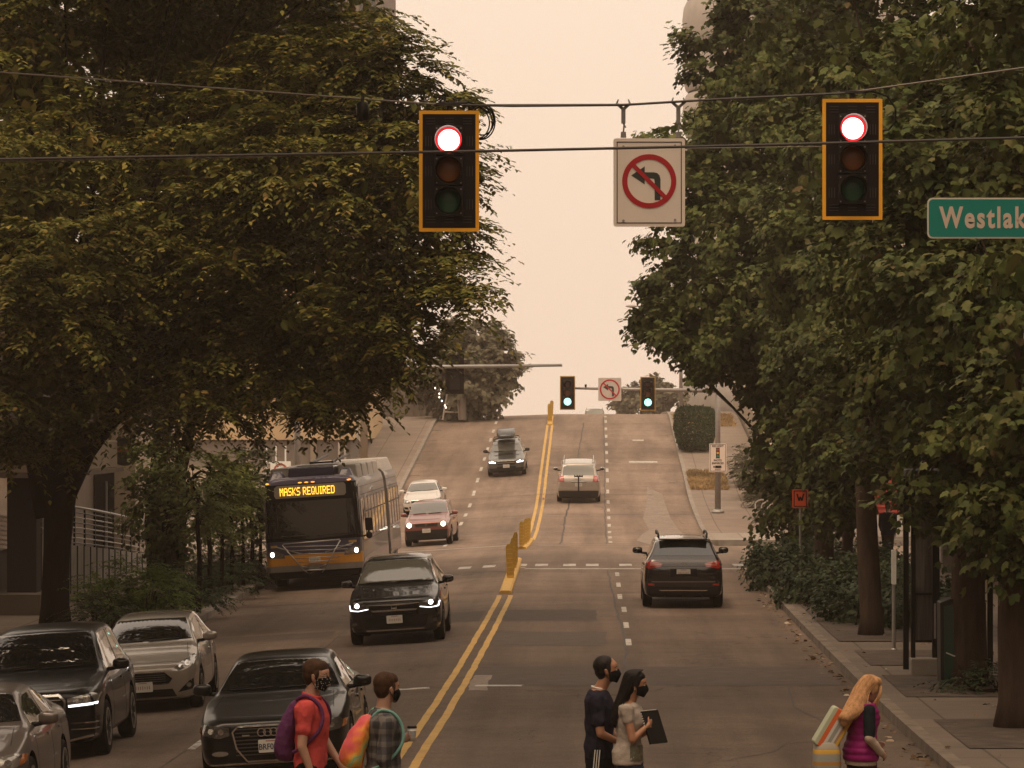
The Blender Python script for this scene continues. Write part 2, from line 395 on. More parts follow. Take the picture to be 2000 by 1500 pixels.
P_tar = mat('tar_seal', (.045,.034,.028), .7, var=.3, scale=6)
P_stain = wornpaint('worn_concrete_stain', (.245,.185,.14), .45)
def strip(name, xa, xb, y0, y1, m, dz=.004, wav=0, n=None):
    ys = np.linspace(y0, y1, n or max(2, int((y1-y0)/1.0)+1)); b = MB(); r = random.Random(int(y0*10)+int(xa*100))
    rows = []
    for y in ys:
        o1 = r.uniform(-wav, wav); o2 = r.uniform(-wav, wav)*.4
        rows.append([(xa+o1, y, rz(xa, y)+dz), (xb+o1+o2, y, rz(xb, y)+dz)])
    b.grid(rows); o = b.build(name, m); o['kind'] = 'structure'; return o
def yx(y):   # centre line of the double yellow
    return float(np.interp(y, [20, 45, 62, 85, 101, 118, 128, 152, 206], [-2.36,-2.36,-2.26,-2.2,-2.3,-2.5,-2.5,-2.5,-2.6]))
def yline(off, w_, y0, y1, name='yellow_line'):
    ys = np.linspace(y0, y1, int((y1-y0)/.5)+2); b = MB()
    r = random.Random(3+int(off*100)); rows = []
    for y in ys:
        c = yx(y)+off; j = r.uniform(-.008, .008); rows.append([(c-w_/2+j, y, rz(c-w_/2, y)+.004), (c+w_/2+j, y, rz(c+w_/2, y)+.004)])
    b.grid(rows); o = b.build(name, P_yel); o['kind'] = 'structure'
for o_ in (-.135, .135):
    yline(o_, .115, 20, 86.5); yline(o_, .13, 134, 199)
# raised yellow traffic curb: built as kerb under the flexible panels
for k, yy in enumerate((88.0, 90.5, 93, 95.5, 98)):
    pass
strip('yellow_line', -2.42, -2.0, 100.6, 100.95, P_yel)
# white lane dashes, right of centre
for y in (52.5, 58.8, 68.3, 73.9, 79.7, 84.9, 90.2, 95.6):
    c = .62 if y < 80 else .56
    strip('lane_dash', c-.055, c+.055, y, y+(2.0 if y > 60 else 1.2), P_wh)
for k in range(17):
    y = 131+k*4.6; strip('lane_dash', .45, .58, y, y+1.7, P_wh)
for k in range(15):
    y = 133+k*5.2; strip('lane_dash', -5.72, -5.58, y, y+1.9, P_wh)
for k, y in enumerate((42.5, 48.5, 54.5, 61)):
    strip('lane_dash', -5.55, -5.43, y, y+1.6, P_wh)
# stop lines and crosswalk blocks
strip('stop_line', -2.0, RC, 99.6, 100.05, P_wh); strip('stop_line', LC+.2, -2.7, 128.6, 129.0, P_wh)
strip('stop_line', -2.1, -.9, 126.8, 127.0, P_wh)
for x in (-5.6,-4.9,-3.95,-3.25,-2.35,-1.75,-.95,-.3,.65,1.5,2.35,3.2,3.9):
    strip('crosswalk_block', x, x+.36, 101.7, 103.3, P_wh)
for x in np.arange(RC+1.0, 13, 1.1): strip('crosswalk_block', x, x+.4, 101.9, 103.3, P_wh)
# patches, tar seams
def patch(x0, x1, y0, y1, m=P_patch, dz=.003, name='asphalt_patch'):
    return strip(name, x0, x1, y0, y1, m, dz, wav=.03, n=max(3, int((y1-y0)/.35)))
patch(-2.0, .0, 76.5, 80.6); patch(-4.6, -2.5, 76.5, 80.3); patch(-2.0, .2, 68.2, 72.6); patch(-4.4,-2.6, 67.8, 70)
patch(-8.6, -5.5, 74, 76); patch(-2.05, RC-.2, 58.0, 62.4, dz=.002)
def seam(pts, w_=.05, m=P_tar, dz=.0035, name='tar_seam'):
    b = MB(); r = random.Random(int(pts[0][1]*7)); P2 = []
    for i in range(len(pts)-1):
        (xa, ya), (xb, yb) = pts[i], pts[i+1]; n_ = max(2, int(math.hypot(xb-xa, yb-ya)/.5))
        for k in range(n_): P2.append((xa+(xb-xa)*k/n_+r.uniform(-.03,.03), ya+(yb-ya)*k/n_+r.uniform(-.03,.03)))
    P2.append(pts[-1]); rows = []
    for i, (x, y) in enumerate(P2):
        q = P2[min(i+1, len(P2)-1)]; p0 = P2[max(i-1, 0)]; d = Vector((q[0]-p0[0], q[1]-p0[1])); d.normalize() if d.length else None
        nrm = Vector((-d.y, d.x))*w_/2*r.uniform(.6, 1.3)
        # widths across the road read thin, keep at least visible along y
        nrm.y *= 2.0
        rows.append([(x+nrm.x, y+nrm.y, rz(x, y)+dz), (x-nrm.x, y-nrm.y, rz(x, y)+dz)])
    b.grid(rows); o = b.build(name, m); o['kind'] = 'structure'
seam([(.5,60),(.56,70),(.42,84),(.3,99)]); seam([(.38,129),(.36,150),(.4,175),(.4,205)])
seam([(-1.3,129),(-1.32,150),(-1.0,175),(-.7,200)], .07); seam([(3.7,41),(3.3,44.5),(3.45,49),(2.95,53.5),(3.1,58)], .03); seam([(1.6,44.5),(2.3,46),(2.5,47.2),(3.2,47.6)], .025)
seam([(-8.7,58.5),(-2.6,57.8),(4.1,58.2)], .05); seam([(-8.8,88),(-2.6,88),(4.1,87.6)], .05); seam([(-9,140.5),(4,140.5)], .06); seam([(-9,152),(-2.7,152.2),(4,152)], .07)
seam([(-9,163),(4,163)], .07); seam([(-9,176),(4,176)], .07); seam([(-9,98),(-2.6,98.4),(4.1,98)], .04); seam([(-2.0,62.5),(4,62.2)], .05)
seam([(-5.6,42),(-5.4,60),(-5.3,80),(-5.4,100)], .03)
# worn white scuffs by the yellow line, pale concrete apron on the hill
patch(-3.3,-2.7, 57.6, 57.9, P_wh, .0045, 'paint_scuff'); patch(-2.05,-1.75, 56.9, 60.3, P_stain, .0045, 'paint_scuff'); patch(-1.95,-1.2, 57.8, 58.1, P_wh, .005, 'paint_scuff')
b = MB(); b.add([(x, y, rz(x, y)+.0042) for x, y in ((4.1,128.8),(1.9,128.8),(1.5,133.5),(1.75,139),(2.1,143),(1.95,150),(2.2,158),(2.35,166),(3.0,163),(3.1,150),(3.35,140),(4.0,134))],
      [tuple(range(12))])
o = b.mesh('apron'); bm = bmesh.new(); bm.from_mesh(o); bmesh.ops.triangulate(bm, faces=bm.faces); bmesh.ops.subdivide_edges(bm, edges=bm.edges, cuts=4, use_grid_fill=True)
for v in bm.verts: v.co.z = rz(v.co.x, v.co.y)+.0042
bm.to_mesh(o); bm.free(); setp(link('road_patch', o, P_stain), kind='structure')
patch(1.6, 3.0, 177, 177.8, P_wh, .0045, 'paint_scuff'); patch(1.9, 2.5, 189, 189.7, P_wh, .0045, 'paint_scuff')
# parking ticks along the left kerb on the hill
for k in range(9):
    y = 150+k*6; strip('parking_tick', LC+.02, LC+.55, y, y+.25, P_tar, .004)
# ------------------------------------------------------------------ vegetation
def np_mesh(name, verts, polys_n, nleaf):
    """verts (N,k,3); each leaf one polygon given by list of faces polys_n (local index tuples)"""
    N, k, _ = verts.shape
    me = bpy.data.meshes.new(name)
    me.vertices.add(N*k); me.vertices.foreach_set('co', verts.reshape(-1).astype(np.float32))
    loc = np.concatenate([np.array(p) for p in polys_n]); sizes = np.array([len(p) for p in polys_n])
    idx = (loc[None, :] + (np.arange(N)*k)[:, None]).reshape(-1)
    me.loops.add(len(idx)); me.loops.foreach_set('vertex_index', idx.astype(np.int32))
    tot = np.tile(sizes, N); st = np.concatenate([[0], np.cumsum(tot)[:-1]])
    me.polygons.add(len(tot)); me.polygons.foreach_set('loop_start', st.astype(np.int32)); me.polygons.foreach_set('loop_total', tot.astype(np.int32))
    me.update(calc_edges=True); me.validate(); return me
# leaf outlines in (u across, v along, w fold)
LEAF_ELM = (np.array([(0,0,0),(.26,.34,.05),(.19,.7,.03),(0,1,-.08),(-.19,.7,.03),(-.26,.34,.05)], float), [(0,1,2,3),(0,3,4,5)])
LEAF_MAPLE = (np.array([(0,0,0),(.30,.02,-.04),(.30,.22,.0),(.56,.42,-.10),(.30,.52,.02),(.24,.78,-.02),(0,1.0,-.14),(-.24,.78,-.02),(-.30,.52,.02),(-.56,.42,-.10),(-.30,.22,0),(-.30,.02,-.04)], float),
              [(0,1,2,3,4),(0,4,5,6),(0,6,7,8),(0,8,9,10,11)])
def norm(a): return a/np.maximum(np.linalg.norm(a, axis=-1, keepdims=True), 1e-9)
def leaves(pos, dirv, nrm, size, tmpl):
    """place leaves: pos (N,3), dirv along leaf, nrm approx normal"""
    d = norm(dirv); u = norm(np.cross(d, nrm)); w_ = np.cross(u, d)
    T = tmpl[0]; s = size[:, None, None]
    return pos[:, None, :] + s*(u[:, None, :]*T[None, :, 0:1] + d[:, None, :]*T[None, :, 1:2] + w_[:, None, :]*T[None, :, 2:3])
def rdir(n, rng):
    v = rng.normal(size=(n, 3)); return norm(v)
def crown(blobs, style, rng, dens=1.0, leaf=.12, fill=.35, twiglen=.8, camside=True, nper=None):
    """blobs: (cx,cy,cz,rx,ry,rz). Boughs on the blobs' skins carry twigs, twigs carry leaves; a few leaves inside."""
    PS, DS, NS, SS = [], [], [], []
    B = np.array(blobs, float)
    for bi, (cx, cy, cz, ra, rb, rc) in enumerate(B):
        c = np.array([cx, cy, cz]); R = np.array([ra, rb, rc])
        area = 4*math.pi*((ra*rb)**1.6/3+(ra*rc)**1.6/3+(rb*rc)**1.6/3)**(1/1.6)
        nb = int(area*1.15*dens)+3
        d = rdir(nb, rng); rad = rng.uniform(.78, 1.06, nb)[:, None]
        bp = c + d*R*rad
        # drop boughs well inside another blob
        keep = np.ones(nb, bool)
        for bj, q in enumerate(B):
            if bj == bi: continue
            e_ = (bp-q[:3])/q[3:]; keep &= (e_**2).sum(1) > .52
        if camside: keep &= ~((d[:, 1] > .35) & (rng.random(nb) < .8))
        bp = bp[keep]; d = d[keep]; nb = len(bp)
        out = norm(d/R)
        # each bough: ntw twigs fanning out
        ntw = 7 if style == 'elm' else 6
        base = np.repeat(bp, ntw, 0); o = np.repeat(out, ntw, 0)
        if style == 'elm':
            lat = norm(np.cross(o+1e-4, np.array([0, 0, 1.0]))); td = norm(o*np.array([1, 1, .35])+lat*rng.uniform(-1.1, 1.1, (len(o), 1))+np.array([0, 0, .14])+rng.normal(size=o.shape)*.16); ln = twiglen*rng.uniform(.55, 1.25, len(base)); nl = nper or 15
        else:
            td = norm(o*np.array([1, 1, .3])+rng.normal(size=o.shape)*.55); ln = twiglen*rng.uniform(.5, 1.1, len(base)); nl = nper or 9
        base = base + rng.normal(size=base.shape)*np.array([.12,.12,.05])
        t = np.tile(np.linspace(.08, 1, nl), (len(base), 1)) + rng.normal(size=(len(base), nl))*.03
        p = base[:, None, :] + td[:, None, :]*(ln[:, None]*t)[:, :, None]
        p[:, :, 2] -= (.42 if style == 'elm' else .30)*ln[:, None]*t**2
        side = np.where(np.arange(nl) % 2 == 0, 1.0, -1.0)[None, :, None]
        sv = norm(np.cross(td, np.array([0, 0, 1.0])))[:, None, :]*side
        if style == 'elm':
            ld = sv*.8 + td[:, None, :]*.55 + np.array([0, 0, -.36]) + rng.normal(size=p.shape)*.15
            ln_ = np.array([0, 0, 1.0]) + o[:, None, :].repeat(nl, 1)*.30 + rng.normal(size=p.shape)*.16
            p = p
        else:
            ld = sv*.55 + o[:, None, :].repeat(nl, 1)*.65 + np.array([0, 0, -.55]) + rng.normal(size=p.shape)*.30
            ln_ = np.array([0, 0, .75]) + o[:, None, :].repeat(nl, 1)*.65 + rng.normal(size=p.shape)*.30
            p = p + rng.normal(size=p.shape)*.07
        PS.append(p.reshape(-1, 3)); DS.append(ld.reshape(-1, 3)); NS.append(ln_.reshape(-1, 3)); SS.append(leaf*rng.uniform(.65, 1.25, p.shape[0]*nl))
        # inner fill
        nf = int(4.19*ra*rb*rc*fill*22)
        if nf:
            q = c + rdir(nf, rng)*R*(rng.random(nf)[:, None]**.5)*.80
            PS.append(q); DS.append(rdir(nf, rng)-np.array([0, 0, .4])); NS.append(rdir(nf, rng)+np.array([0, 0, .8])); SS.append(leaf*1.9*rng.uniform(.8, 1.3, nf))
    P_ = np.concatenate(PS); D_ = np.concatenate(DS); N_ = np.concatenate(NS); S_ = np.concatenate(SS)
    tm = LEAF_ELM if style == 'elm' else LEAF_MAPLE
    return leaves(P_, D_, N_, S_, tm), tm
def clumps(blobs, k, rng, size=.42, flat=.55, core=.80):
    out = []
    for (cx, cy, cz, ra, rb, rc) in blobs:
        out.append((cx, cy, cz, ra*core, rb*core, rc*core))
        n_ = max(3, int(round(k*rng.uniform(.8, 1.2))))
        for j in range(n_):
            d = rdir(1, rng)[0]
            if d[1] > .35: d[1] *= -1
            f = rng.uniform(.70, 1.08); q = size*rng.uniform(.7, 1.3)
            out.append((cx+d[0]*ra*f, cy+d[1]*rb*f, cz+d[2]*rc*f, ra*q, rb*q, rc*q*flat))
    return out
def bez(a, b_, c, n):
    a, b_, c = np.array(a, float), np.array(b_, float), np.array(c, float)
    return [(1-t)**2*a+2*t*(1-t)*b_+t*t*c for t in np.linspace(0, 1, n)]
def limbs(mb, base, fork, blobs, r0, r1, rng, nsub=4):
    base = np.array(base, float); fork = np.array(fork, float)
    for q in blobs:
        c = np.array(q[:3]); mid = (fork+c)/2+np.array([0, 0, .25*np.linalg.norm(c-fork)])*rng.uniform(.2, 1)+rng.normal(size=3)*.2
        pts = bez(fork, mid, c, 8); r = np.linspace(r1*rng.uniform(.35, .6), .012, 8)**1.0*np.linspace(1,.6,8)
        mb.tube(pts, list(r), 7)
        for k in range(nsub):
            s0 = pts[rng.integers(3, 7)]; d = rdir(1, rng)[0]*np.array(q[3:])*.9; e_ = c+d
            mb.tube(bez(s0, (s0+e_)/2+np.array([0, 0, .15]), e_, 5), [.045, .036, .028, .02, .01], 5)
def trunk(mb, pts, radii, rng, n=14):
    b0 = len(mb.v); mb.tube(pts, radii, n)
    for i in range(b0, len(mb.v)):
        v = mb.v[i]; mb.v[i] = (v[0]+rng.uniform(-.018, .018), v[1]+rng.uniform(-.018, .018), v[2])
L_elm = leafmat('elm_leaves', [(0,(.058,.070,.014)),(.35,(.110,.112,.022)),(.7,(.170,.155,.034)),(.93,(.235,.185,.045)),(1,(.25,.155,.05))], .55, .18)
L_map = leafmat('maple_leaves', [(0,(.046,.064,.016)),(.4,(.082,.102,.028)),(.8,(.128,.134,.042)),(.985,(.125,.112,.04)),(1,(.14,.09,.04))], .55, .14)
L_sap = leafmat('sapling_leaves', [(0,(.08,.10,.025)),(.5,(.14,.165,.042)),(1,(.21,.21,.06))], .5, .3)
L_shr = leafmat('shrub_leaves', [(0,(.08,.12,.02)),(.5,(.14,.20,.035)),(1,(.20,.26,.06))], .5, .3)
L_dshr = leafmat('dark_shrub_leaves', [(0,(.022,.035,.017)),(.5,(.042,.060,.026)),(1,(.075,.09,.045))], .5, .2)
L_hzt = leafmat('haze_toned_leaves', [(0,(.10,.095,.06)),(1,(.19,.165,.11))], .6, .25)  # distance haze mixed into the leaf colour as a paler tone
def pxblob(px, py, r, Y, ry=1.0, sq=1.0):
    s = Y/F; p = P(px, py, Y); return (p.x, p.y, p.z, r*s, r*s*ry, r*s*sq)
def tree(label, cat, base, trunkpts, radii, forkpt, pblobs, style, leafm, seed, dens=1.0, leaf=.12, twig=.8, fill=.35, group=None, bark=M_bark, name='street_tree', nsub=3, extra=None, nper=None, ck=0, cs=.42, cf=.5):
    rng = np.random.default_rng(seed)
    t = thing(name, label, cat, base, 0, group); O = np.array(base)
    bl = [tuple(np.array(b_[:3])-O)+tuple(b_[3:]) for b_ in pblobs]
    mb = MB(); trunk(mb, [np.array(p)-O for p in trunkpts], radii, rng)
    if extra:
        for pts, rr in extra: trunk(mb, [np.array(p)-O for p in pts], rr, rng, 10)
    limbs(mb, (0,0,0), np.array(forkpt)-O, bl, radii[0], radii[-1], rng, nsub)
    mb.build('trunk', bark, t, smooth=True)
    if ck: bl = clumps(bl, ck, rng, cs, cf)
    V, tm = crown(bl, style, rng, dens, leaf, fill, twig, nper=nper)
    me = np_mesh('crown', V, tm[1], 0); link('crown', me, leafm, t)
    return t, len(V)
cnt = 0
# --- big elm, left foreground
elm_b = [(60,140,175,80),(250,60,170,83),(430,120,190,82),(640,40,130,80),(640,170,150,78),(735,120,72,77),(780,260,105,77),(60,380,160,77),(250,300,150,80),
         (440,330,170,78),(620,350,150,76),(760,420,110,76),(850,500,74,76),(120,560,150,75),(300,520,150,77),(480,540,150,77),(660,560,140,76),(803,585,84,76),
         (60,720,130,76),(230,740,110,78),(400,720,120,77),(560,700,105,77),(700,680,98,77),(768,680,50,77),(715,745,38,78),(600,775,40,80),(460,795,42,80),(330,800,48,81),(30,30,120,84),(330,10,110,84),(520,40,100,83),(120,-180,210,80),(380,-200,220,80),(600,-140,150,79),(250,-420,220,81),(500,-400,180,80),(150,845,55,78),(20,860,60,77),(905,580,38,75),
         (875,330,40,77),(860,210,42,77),(790,400,78,79),(800,500,70,79),(830,300,50,79)]
pb = [pxblob(a_, b_, r_, Y_) for a_, b_, r_, Y_ in elm_b]
bx = P(108, 1210, 79); bz = rz(bx.x, 79)+.15; base = (bx.x, 79, bz)
tp = [(bx.x-.0, 79, bz-.1), (bx.x, 79, bz+.5), (bx.x+.02, 79, bz+1.6), P(118, 960, 79), P(128, 905, 79), P(140, 850, 79), P(150, 790, 79), P(170, 700, 79)]
ex = [([P(95, 1010, 79), P(75, 900, 79), P(55, 820, 79.3), P(30, 700, 79.5), P(10, 560, 80)], [.28,.27,.22,.17,.08]),
      ([P(125, 960, 79), P(165, 880, 78.6), P(215, 820, 78), P(300, 760, 78), P(420, 640, 77.5)], [.30,.27,.20,.14,.06]),
      ([P(130, 900, 79), P(140, 840, 79.5), P(180, 700, 80), P(260, 500, 80)], [.28,.24,.17,.07])]
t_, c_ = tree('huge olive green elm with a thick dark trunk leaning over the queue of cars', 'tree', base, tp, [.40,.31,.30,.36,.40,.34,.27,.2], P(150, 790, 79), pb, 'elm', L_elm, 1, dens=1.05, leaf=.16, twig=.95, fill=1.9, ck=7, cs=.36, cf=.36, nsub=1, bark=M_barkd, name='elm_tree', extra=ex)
cnt += c_
# a second big elm nearer the camera: its trunk is outside the picture, its high crown roofs over the left lanes
obl = [(-9.5,52,14.0,3.6,4.2,2.6),(-6.0,49,14.6,3.4,4,2.4),(-3.2,54,15.0,2.6,3.6,2.0),(-11,58,14.5,3.2,4,2.6),(-7,60,15.4,3.4,4,2.4),(-12,46,13.6,3,3.6,2.4),(-7.5,44,14.4,3,3.4,2.2),(-4.6,42,14.8,2.4,3,1.8),(-9,66,15.6,3,3.5,2.4)]
X = -14.6; z = rz(X, 53)+.15
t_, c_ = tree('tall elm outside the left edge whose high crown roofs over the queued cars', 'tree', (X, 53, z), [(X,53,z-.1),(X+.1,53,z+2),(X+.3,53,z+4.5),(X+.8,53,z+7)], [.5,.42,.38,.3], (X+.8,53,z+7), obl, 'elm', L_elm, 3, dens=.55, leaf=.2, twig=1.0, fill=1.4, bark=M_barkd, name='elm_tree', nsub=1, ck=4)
cnt += c_
# elm behind, fills the gaps with darker mass
pb = [pxblob(a_, b_, r_, Y_) for a_, b_, r_, Y_ in [(330,520,150,99),(560,420,160,98),(620,640,150,97),(720,600,110,96),(400,700,130,97),(520,750,80,96),(640,735,75,96),(745,700,60,95),(300,300,170,99),(560,220,160,98),(700,300,110,98),(120,640,150,98),(130,400,180,99),(60,120,170,100),(250,60,180,100),(450,90,170,100),(80,260,140,97),(420,400,140,97),(20,370,110,97),(600,330,120,97)]]
bx = P(322, 1100, 98); bz = rz(bx.x, 98)+.15
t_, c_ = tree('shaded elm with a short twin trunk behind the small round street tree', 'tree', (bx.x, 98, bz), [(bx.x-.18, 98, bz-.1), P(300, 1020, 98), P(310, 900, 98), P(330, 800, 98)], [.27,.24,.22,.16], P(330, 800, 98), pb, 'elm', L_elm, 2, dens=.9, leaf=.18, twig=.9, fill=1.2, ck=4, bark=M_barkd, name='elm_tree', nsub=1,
    extra=[([(bx.x+.25, 98.1, bz-.1), P(345, 1020, 98), P(350, 930, 98), P(380, 800, 98)], [.28,.25,.2,.13])])
cnt += c_
# small round tree and saplings in the left planting strip
def small(label, px, Y, topY, wpx, cpy, seed, group=None, r=.09, dens=1.5, name='sapling', style='elm', leafm=None, X=None, leaf=.10):
    global cnt
    p = P(px, 900, Y); X = p.x; z = rz(X, Y)+.15; s = Y/F
    blobs = []
    rg = np.random.default_rng(seed)
    for k in range(5):
        blobs.append(pxblob(px+rg.uniform(-.35, .35)*wpx, cpy+(k-2)*.20*(cpy-topY)*1.6, wpx*(.62 if k in (1,2,3) else .45), Y+rg.uniform(-.5, .5)))
    t_, c = tree(label, 'tree', (X, Y, z), [(X, Y, z-.1), (X+.02, Y, z+1.2), (X-.03, Y, z+2.4), (X, Y, P(0, cpy, Y).z)], [r, r*.85, r*.75, r*.5], (X, Y, P(0, cpy+20, Y).z), blobs, style, leafm or L_sap, seed, dens=dens, leaf=leaf, twig=.42, fill=.6, group=group, bark=M_barkd, name=name, nsub=2)
    cnt += c; return t_
small('small round dark green tree with a dense crown, left of the row of saplings', 326, 90, 858, 86, 968, 11, r=.16, name='street_tree', leafm=L_map, leaf=.12, dens=2.6, style='maple')
for k, (px, Y, lab) in enumerate(((388,84.5,'sapling nearest the round dark tree in the left planting strip'), (408,88,'sapling second from the round dark tree in the planting strip'),
        (432,91,'sapling third from the round dark tree in the planting strip'), (452,93.5,'sapling fourth from the round dark tree, in the middle of the strip'),
        (474,96.5,'sapling third from the bus end of the left planting strip'), (492,99,'sapling second from the bus end of the left planting strip'), (508,101.5,'sapling standing right beside the front of the bus'))):
    small(lab, px, Y, 880, 62, 965, 20+k, group='thin saplings in the left planting strip', r=.055, dens=1.9, leafm=L_sap)
# --- maples, right row
def maple(label, px, base_py, Y, trad, blobs, seed, forkpy, dens=1.0, leaf=.2, group='maples in a row along the right pavement', lean=0, kerbX=None):
    global cnt
    X = P(px, 0, Y).x; z = rz(X, Y)+.15
    tp_ = [(X, Y, z-.1), (X+.01, Y, z+.35), (X+lean*.3, Y, z+1.3), (X+lean*.7, Y, z+2.4), (X+lean, Y, P(0, forkpy, Y).z)]
    pb_ = [pxblob(*q) for q in blobs]
    t_, c = tree(label, 'tree', (X, Y, z), tp_, [trad*1.35, trad*1.05, trad, trad*.95, trad*.7], (X+lean, Y, P(0, forkpy, Y).z), pb_, 'maple', L_map, seed, dens=dens*.85, leaf=leaf*.82, twig=.5, fill=.9, ck=7, cs=.40, cf=.60, group=group, name='maple_tree', nsub=2)
    cnt += c; return t_
maple('farthest maple, its crown reaching out over the side street traffic light', 1552, 1095, 103, .20,
      [(1335,480,80,103),(1320,630,60,102),(1380,620,95,101),(1440,712,84,101),(1420,300,110,103),(1350,280,75,103),(1400,140,70,104),(1460,110,100,104),(1450,470,140,101),(1548,900,62,101),(1525,795,72,101),(1500,855,42,101),(1540,640,140,101),(1550,300,140,103),(1310,390,42,103),(1540,985,55,101),(1440,30,38,104),(1520,-60,120,104),(1480,-180,90,104),(1300,560,40,102),(1275,640,28,102),(1430,620,110,100),(1560,120,120,104)], 31, 930, leaf=.21)
maple('maple with two dark trunks side by side behind the orange road sign', 1575, 1095, 98, .17, [(1590,760,110,97),(1600,880,95,97),(1600,960,70,97),(1620,620,130,97)], 32, 960, leaf=.2)
maple('maple with a pale straight trunk rising out of the leafy shrub bed', 1610, 1150, 90, .24,
      [(1600,420,130,90),(1570,200,120,91),(1620,60,130,92),(1640,-150,150,92),(1640,560,120,89),(1630,720,110,89),(1650,860,90,89),(1580,560,100,90),(1640,960,60,89),(1575,700,70,90)], 33, 960, leaf=.2)
maple('slim dark maple between the pale trunk and the maple by the kerb', 1655, 1165, 86, .12, [(1700,800,100,85),(1690,640,110,85),(1665,890,55,85),(1640,975,35,85)], 34, 960, leaf=.19)
maple('maple with a leaning reddish brown trunk beside the white capped post', 1702, 1245, 69, .21,
      [(1700,120,150,72),(1740,-150,180,72),(1720,320,150,70),(1690,500,130,69),(1760,620,150,68),(1720,760,110,68),(1800,840,110,68),(1800,890,58,68),(1840,500,150,67),(1835,965,50,67),(1800,200,150,69)], 35, 930, leaf=.19, lean=-.15)
maple('maple standing in front of the dark green advertising kiosk', 1892, 1345, 56, .27,
      [(1900,60,190,60),(1900,-220,200,60),(1880,280,180,58),(1820,420,130,57),(1900,600,180,56),(1850,760,130,55),(1930,880,120,55),(1870,950,90,55),(1895,985,50,55),(1960,200,190,58)], 36, 980, leaf=.19)
maple('nearest maple at the right edge with low hanging branches', 1985, 1425, 48, .25,
      [(2040,560,170,49),(2020,760,130,48),(2030,930,120,48),(1980,1000,62,47.5),(2000,1050,45,47.5),(2060,1010,70,48),(2040,300,170,50),(2050,60,190,51)], 37, 1000, leaf=.18)
# --- hill-top trees
pb = [pxblob(*q) for q in [(900,690,45,205),(940,680,48,205),(975,700,32,204),(920,730,52,204),(960,745,40,204),(990,735,22,204),(900,770,40,205),(935,785,30,205),(870,740,50,206),(880,660,30,206)]]
X = P(915, 0, 205).x; z = rz(X, 205)
t_, c_ = tree('hazy broad tree at the top of the hill behind the signal arm', 'tree', (X, 205, z), [(X, 205, z-.2), (X, 205, z+1.5), (X, 205, z+3)], [.3,.25,.2], (X, 205, z+3), pb, 'maple', L_hzt, 41, dens=1.3, leaf=.30, twig=.8, fill=.5, name='hilltop_tree')
pb = [pxblob(*q) for q in [(1225,785,22,330),(1250,775,26,330),(1280,770,28,330),(1310,780,24,330)]]
X = P(1265, 0, 330).x; z = rz(X, 330)
tree('faint hazy tree beyond the crest behind the right green light', 'tree', (X, 330, z), [(X, 330, z-.2), (X, 330, z+2)], [.3,.2], (X, 330, z+1.5), pb, 'maple', L_hzt, 42, dens=.8, leaf=.4, twig=.8, fill=.4, name='hilltop_tree')
# --- shrubs
def shrub(label, cat, X, Y, w_, d, h, leafm, seed, style='elm', leaf=.07, dens=2.4, zb=.16, group=None, name='shrub', twig=.3, n=6):
    global cnt
    rng = np.random.default_rng(seed); z = rz(X, Y)+zb; t = thing(name, label, cat, (X, Y, z), 0, group)
    bl = []
    for k in range(n):
        r_ = h*rng.uniform(.32, .5)
        bl.append((rng.uniform(-.5, .5)*w_, rng.uniform(-.5, .5)*d, rng.uniform(.3, .62)*h, max(.18, min(w_, 1.4)*.42), max(.18, min(d, 1.4)*.42), r_))
    mb = MB(); mb.ell((0,0,-.02), (max(.10,w_*.3),max(.10,d*.3),.06), 8, 4)
    for q in bl:
        for j in range(3):
            mb.tube(bez(np.array((q[0]*.5, q[1]*.5, 0)), np.array((q[0]*.8, q[1]*.8, q[2]*.6)), np.array(q[:3])+rng.normal(size=3)*.1, 5), [.02,.018,.014,.01,.006], 5)
    mb.build('stem', M_barkd, t)
    V, tm = crown(bl, style, rng, dens, leaf, 1.2, twig, camside=False); link('foliage', np_mesh('foliage', V, tm[1], 0), leafm, t); cnt += len(V); return t
G1 = 'shrubs in the left planting strip'
shrub('low dark shrub at the near tip of the left planting strip', 'shrub', -10.5, 76.5, 1.0, 1.0, .75, L_dshr, 51, group=G1)
shrub('bright green leggy shrub left of the twin trunk behind the silver hatchback', 'shrub', -10.9, 81, 1.2, 1.2, 1.45, L_shr, 52, group=G1, twig=.5, leaf=.09)
shrub('brightest green bushy shrub directly behind the silver hatchback', 'shrub', -10.1, 79.5, 1.6, 1.2, 1.35, L_shr, 53, group=G1, twig=.45, leaf=.085)
shrub('low olive shrub at the kerb behind the silver hatchback roof', 'shrub', -9.9, 84, 1.4, 1.5, .75, L_dshr, 54, group=G1)
shrub('low dark shrub below the first saplings', 'shrub', -10.2, 88, 1.4, 1.8, .8, L_dshr, 55, group=G1)
shrub('long low shrub beneath the middle saplings', 'shrub', -10.0, 93, 1.4, 3, .85, L_dshr, 56, group=G1, n=9)
shrub('dark shrub at the bus end of the left planting strip', 'shrub', -9.95, 99, 1.3, 3, .95, L_dshr, 57, group=G1, n=9)
shrub('tall yellow green bush beside the front of the bus', 'shrub', -10.6, 102.5, 1.4, 1.4, 2.2, L_shr, 58, group=G1)
G2 = 'shrubs in the right planting bed'
shrub('yellow green shrub at the far corner of the right bed near the grey box', 'shrub', 5.4, 98.3, 1.3, 1.3, .95, L_shr, 61, group=G2)
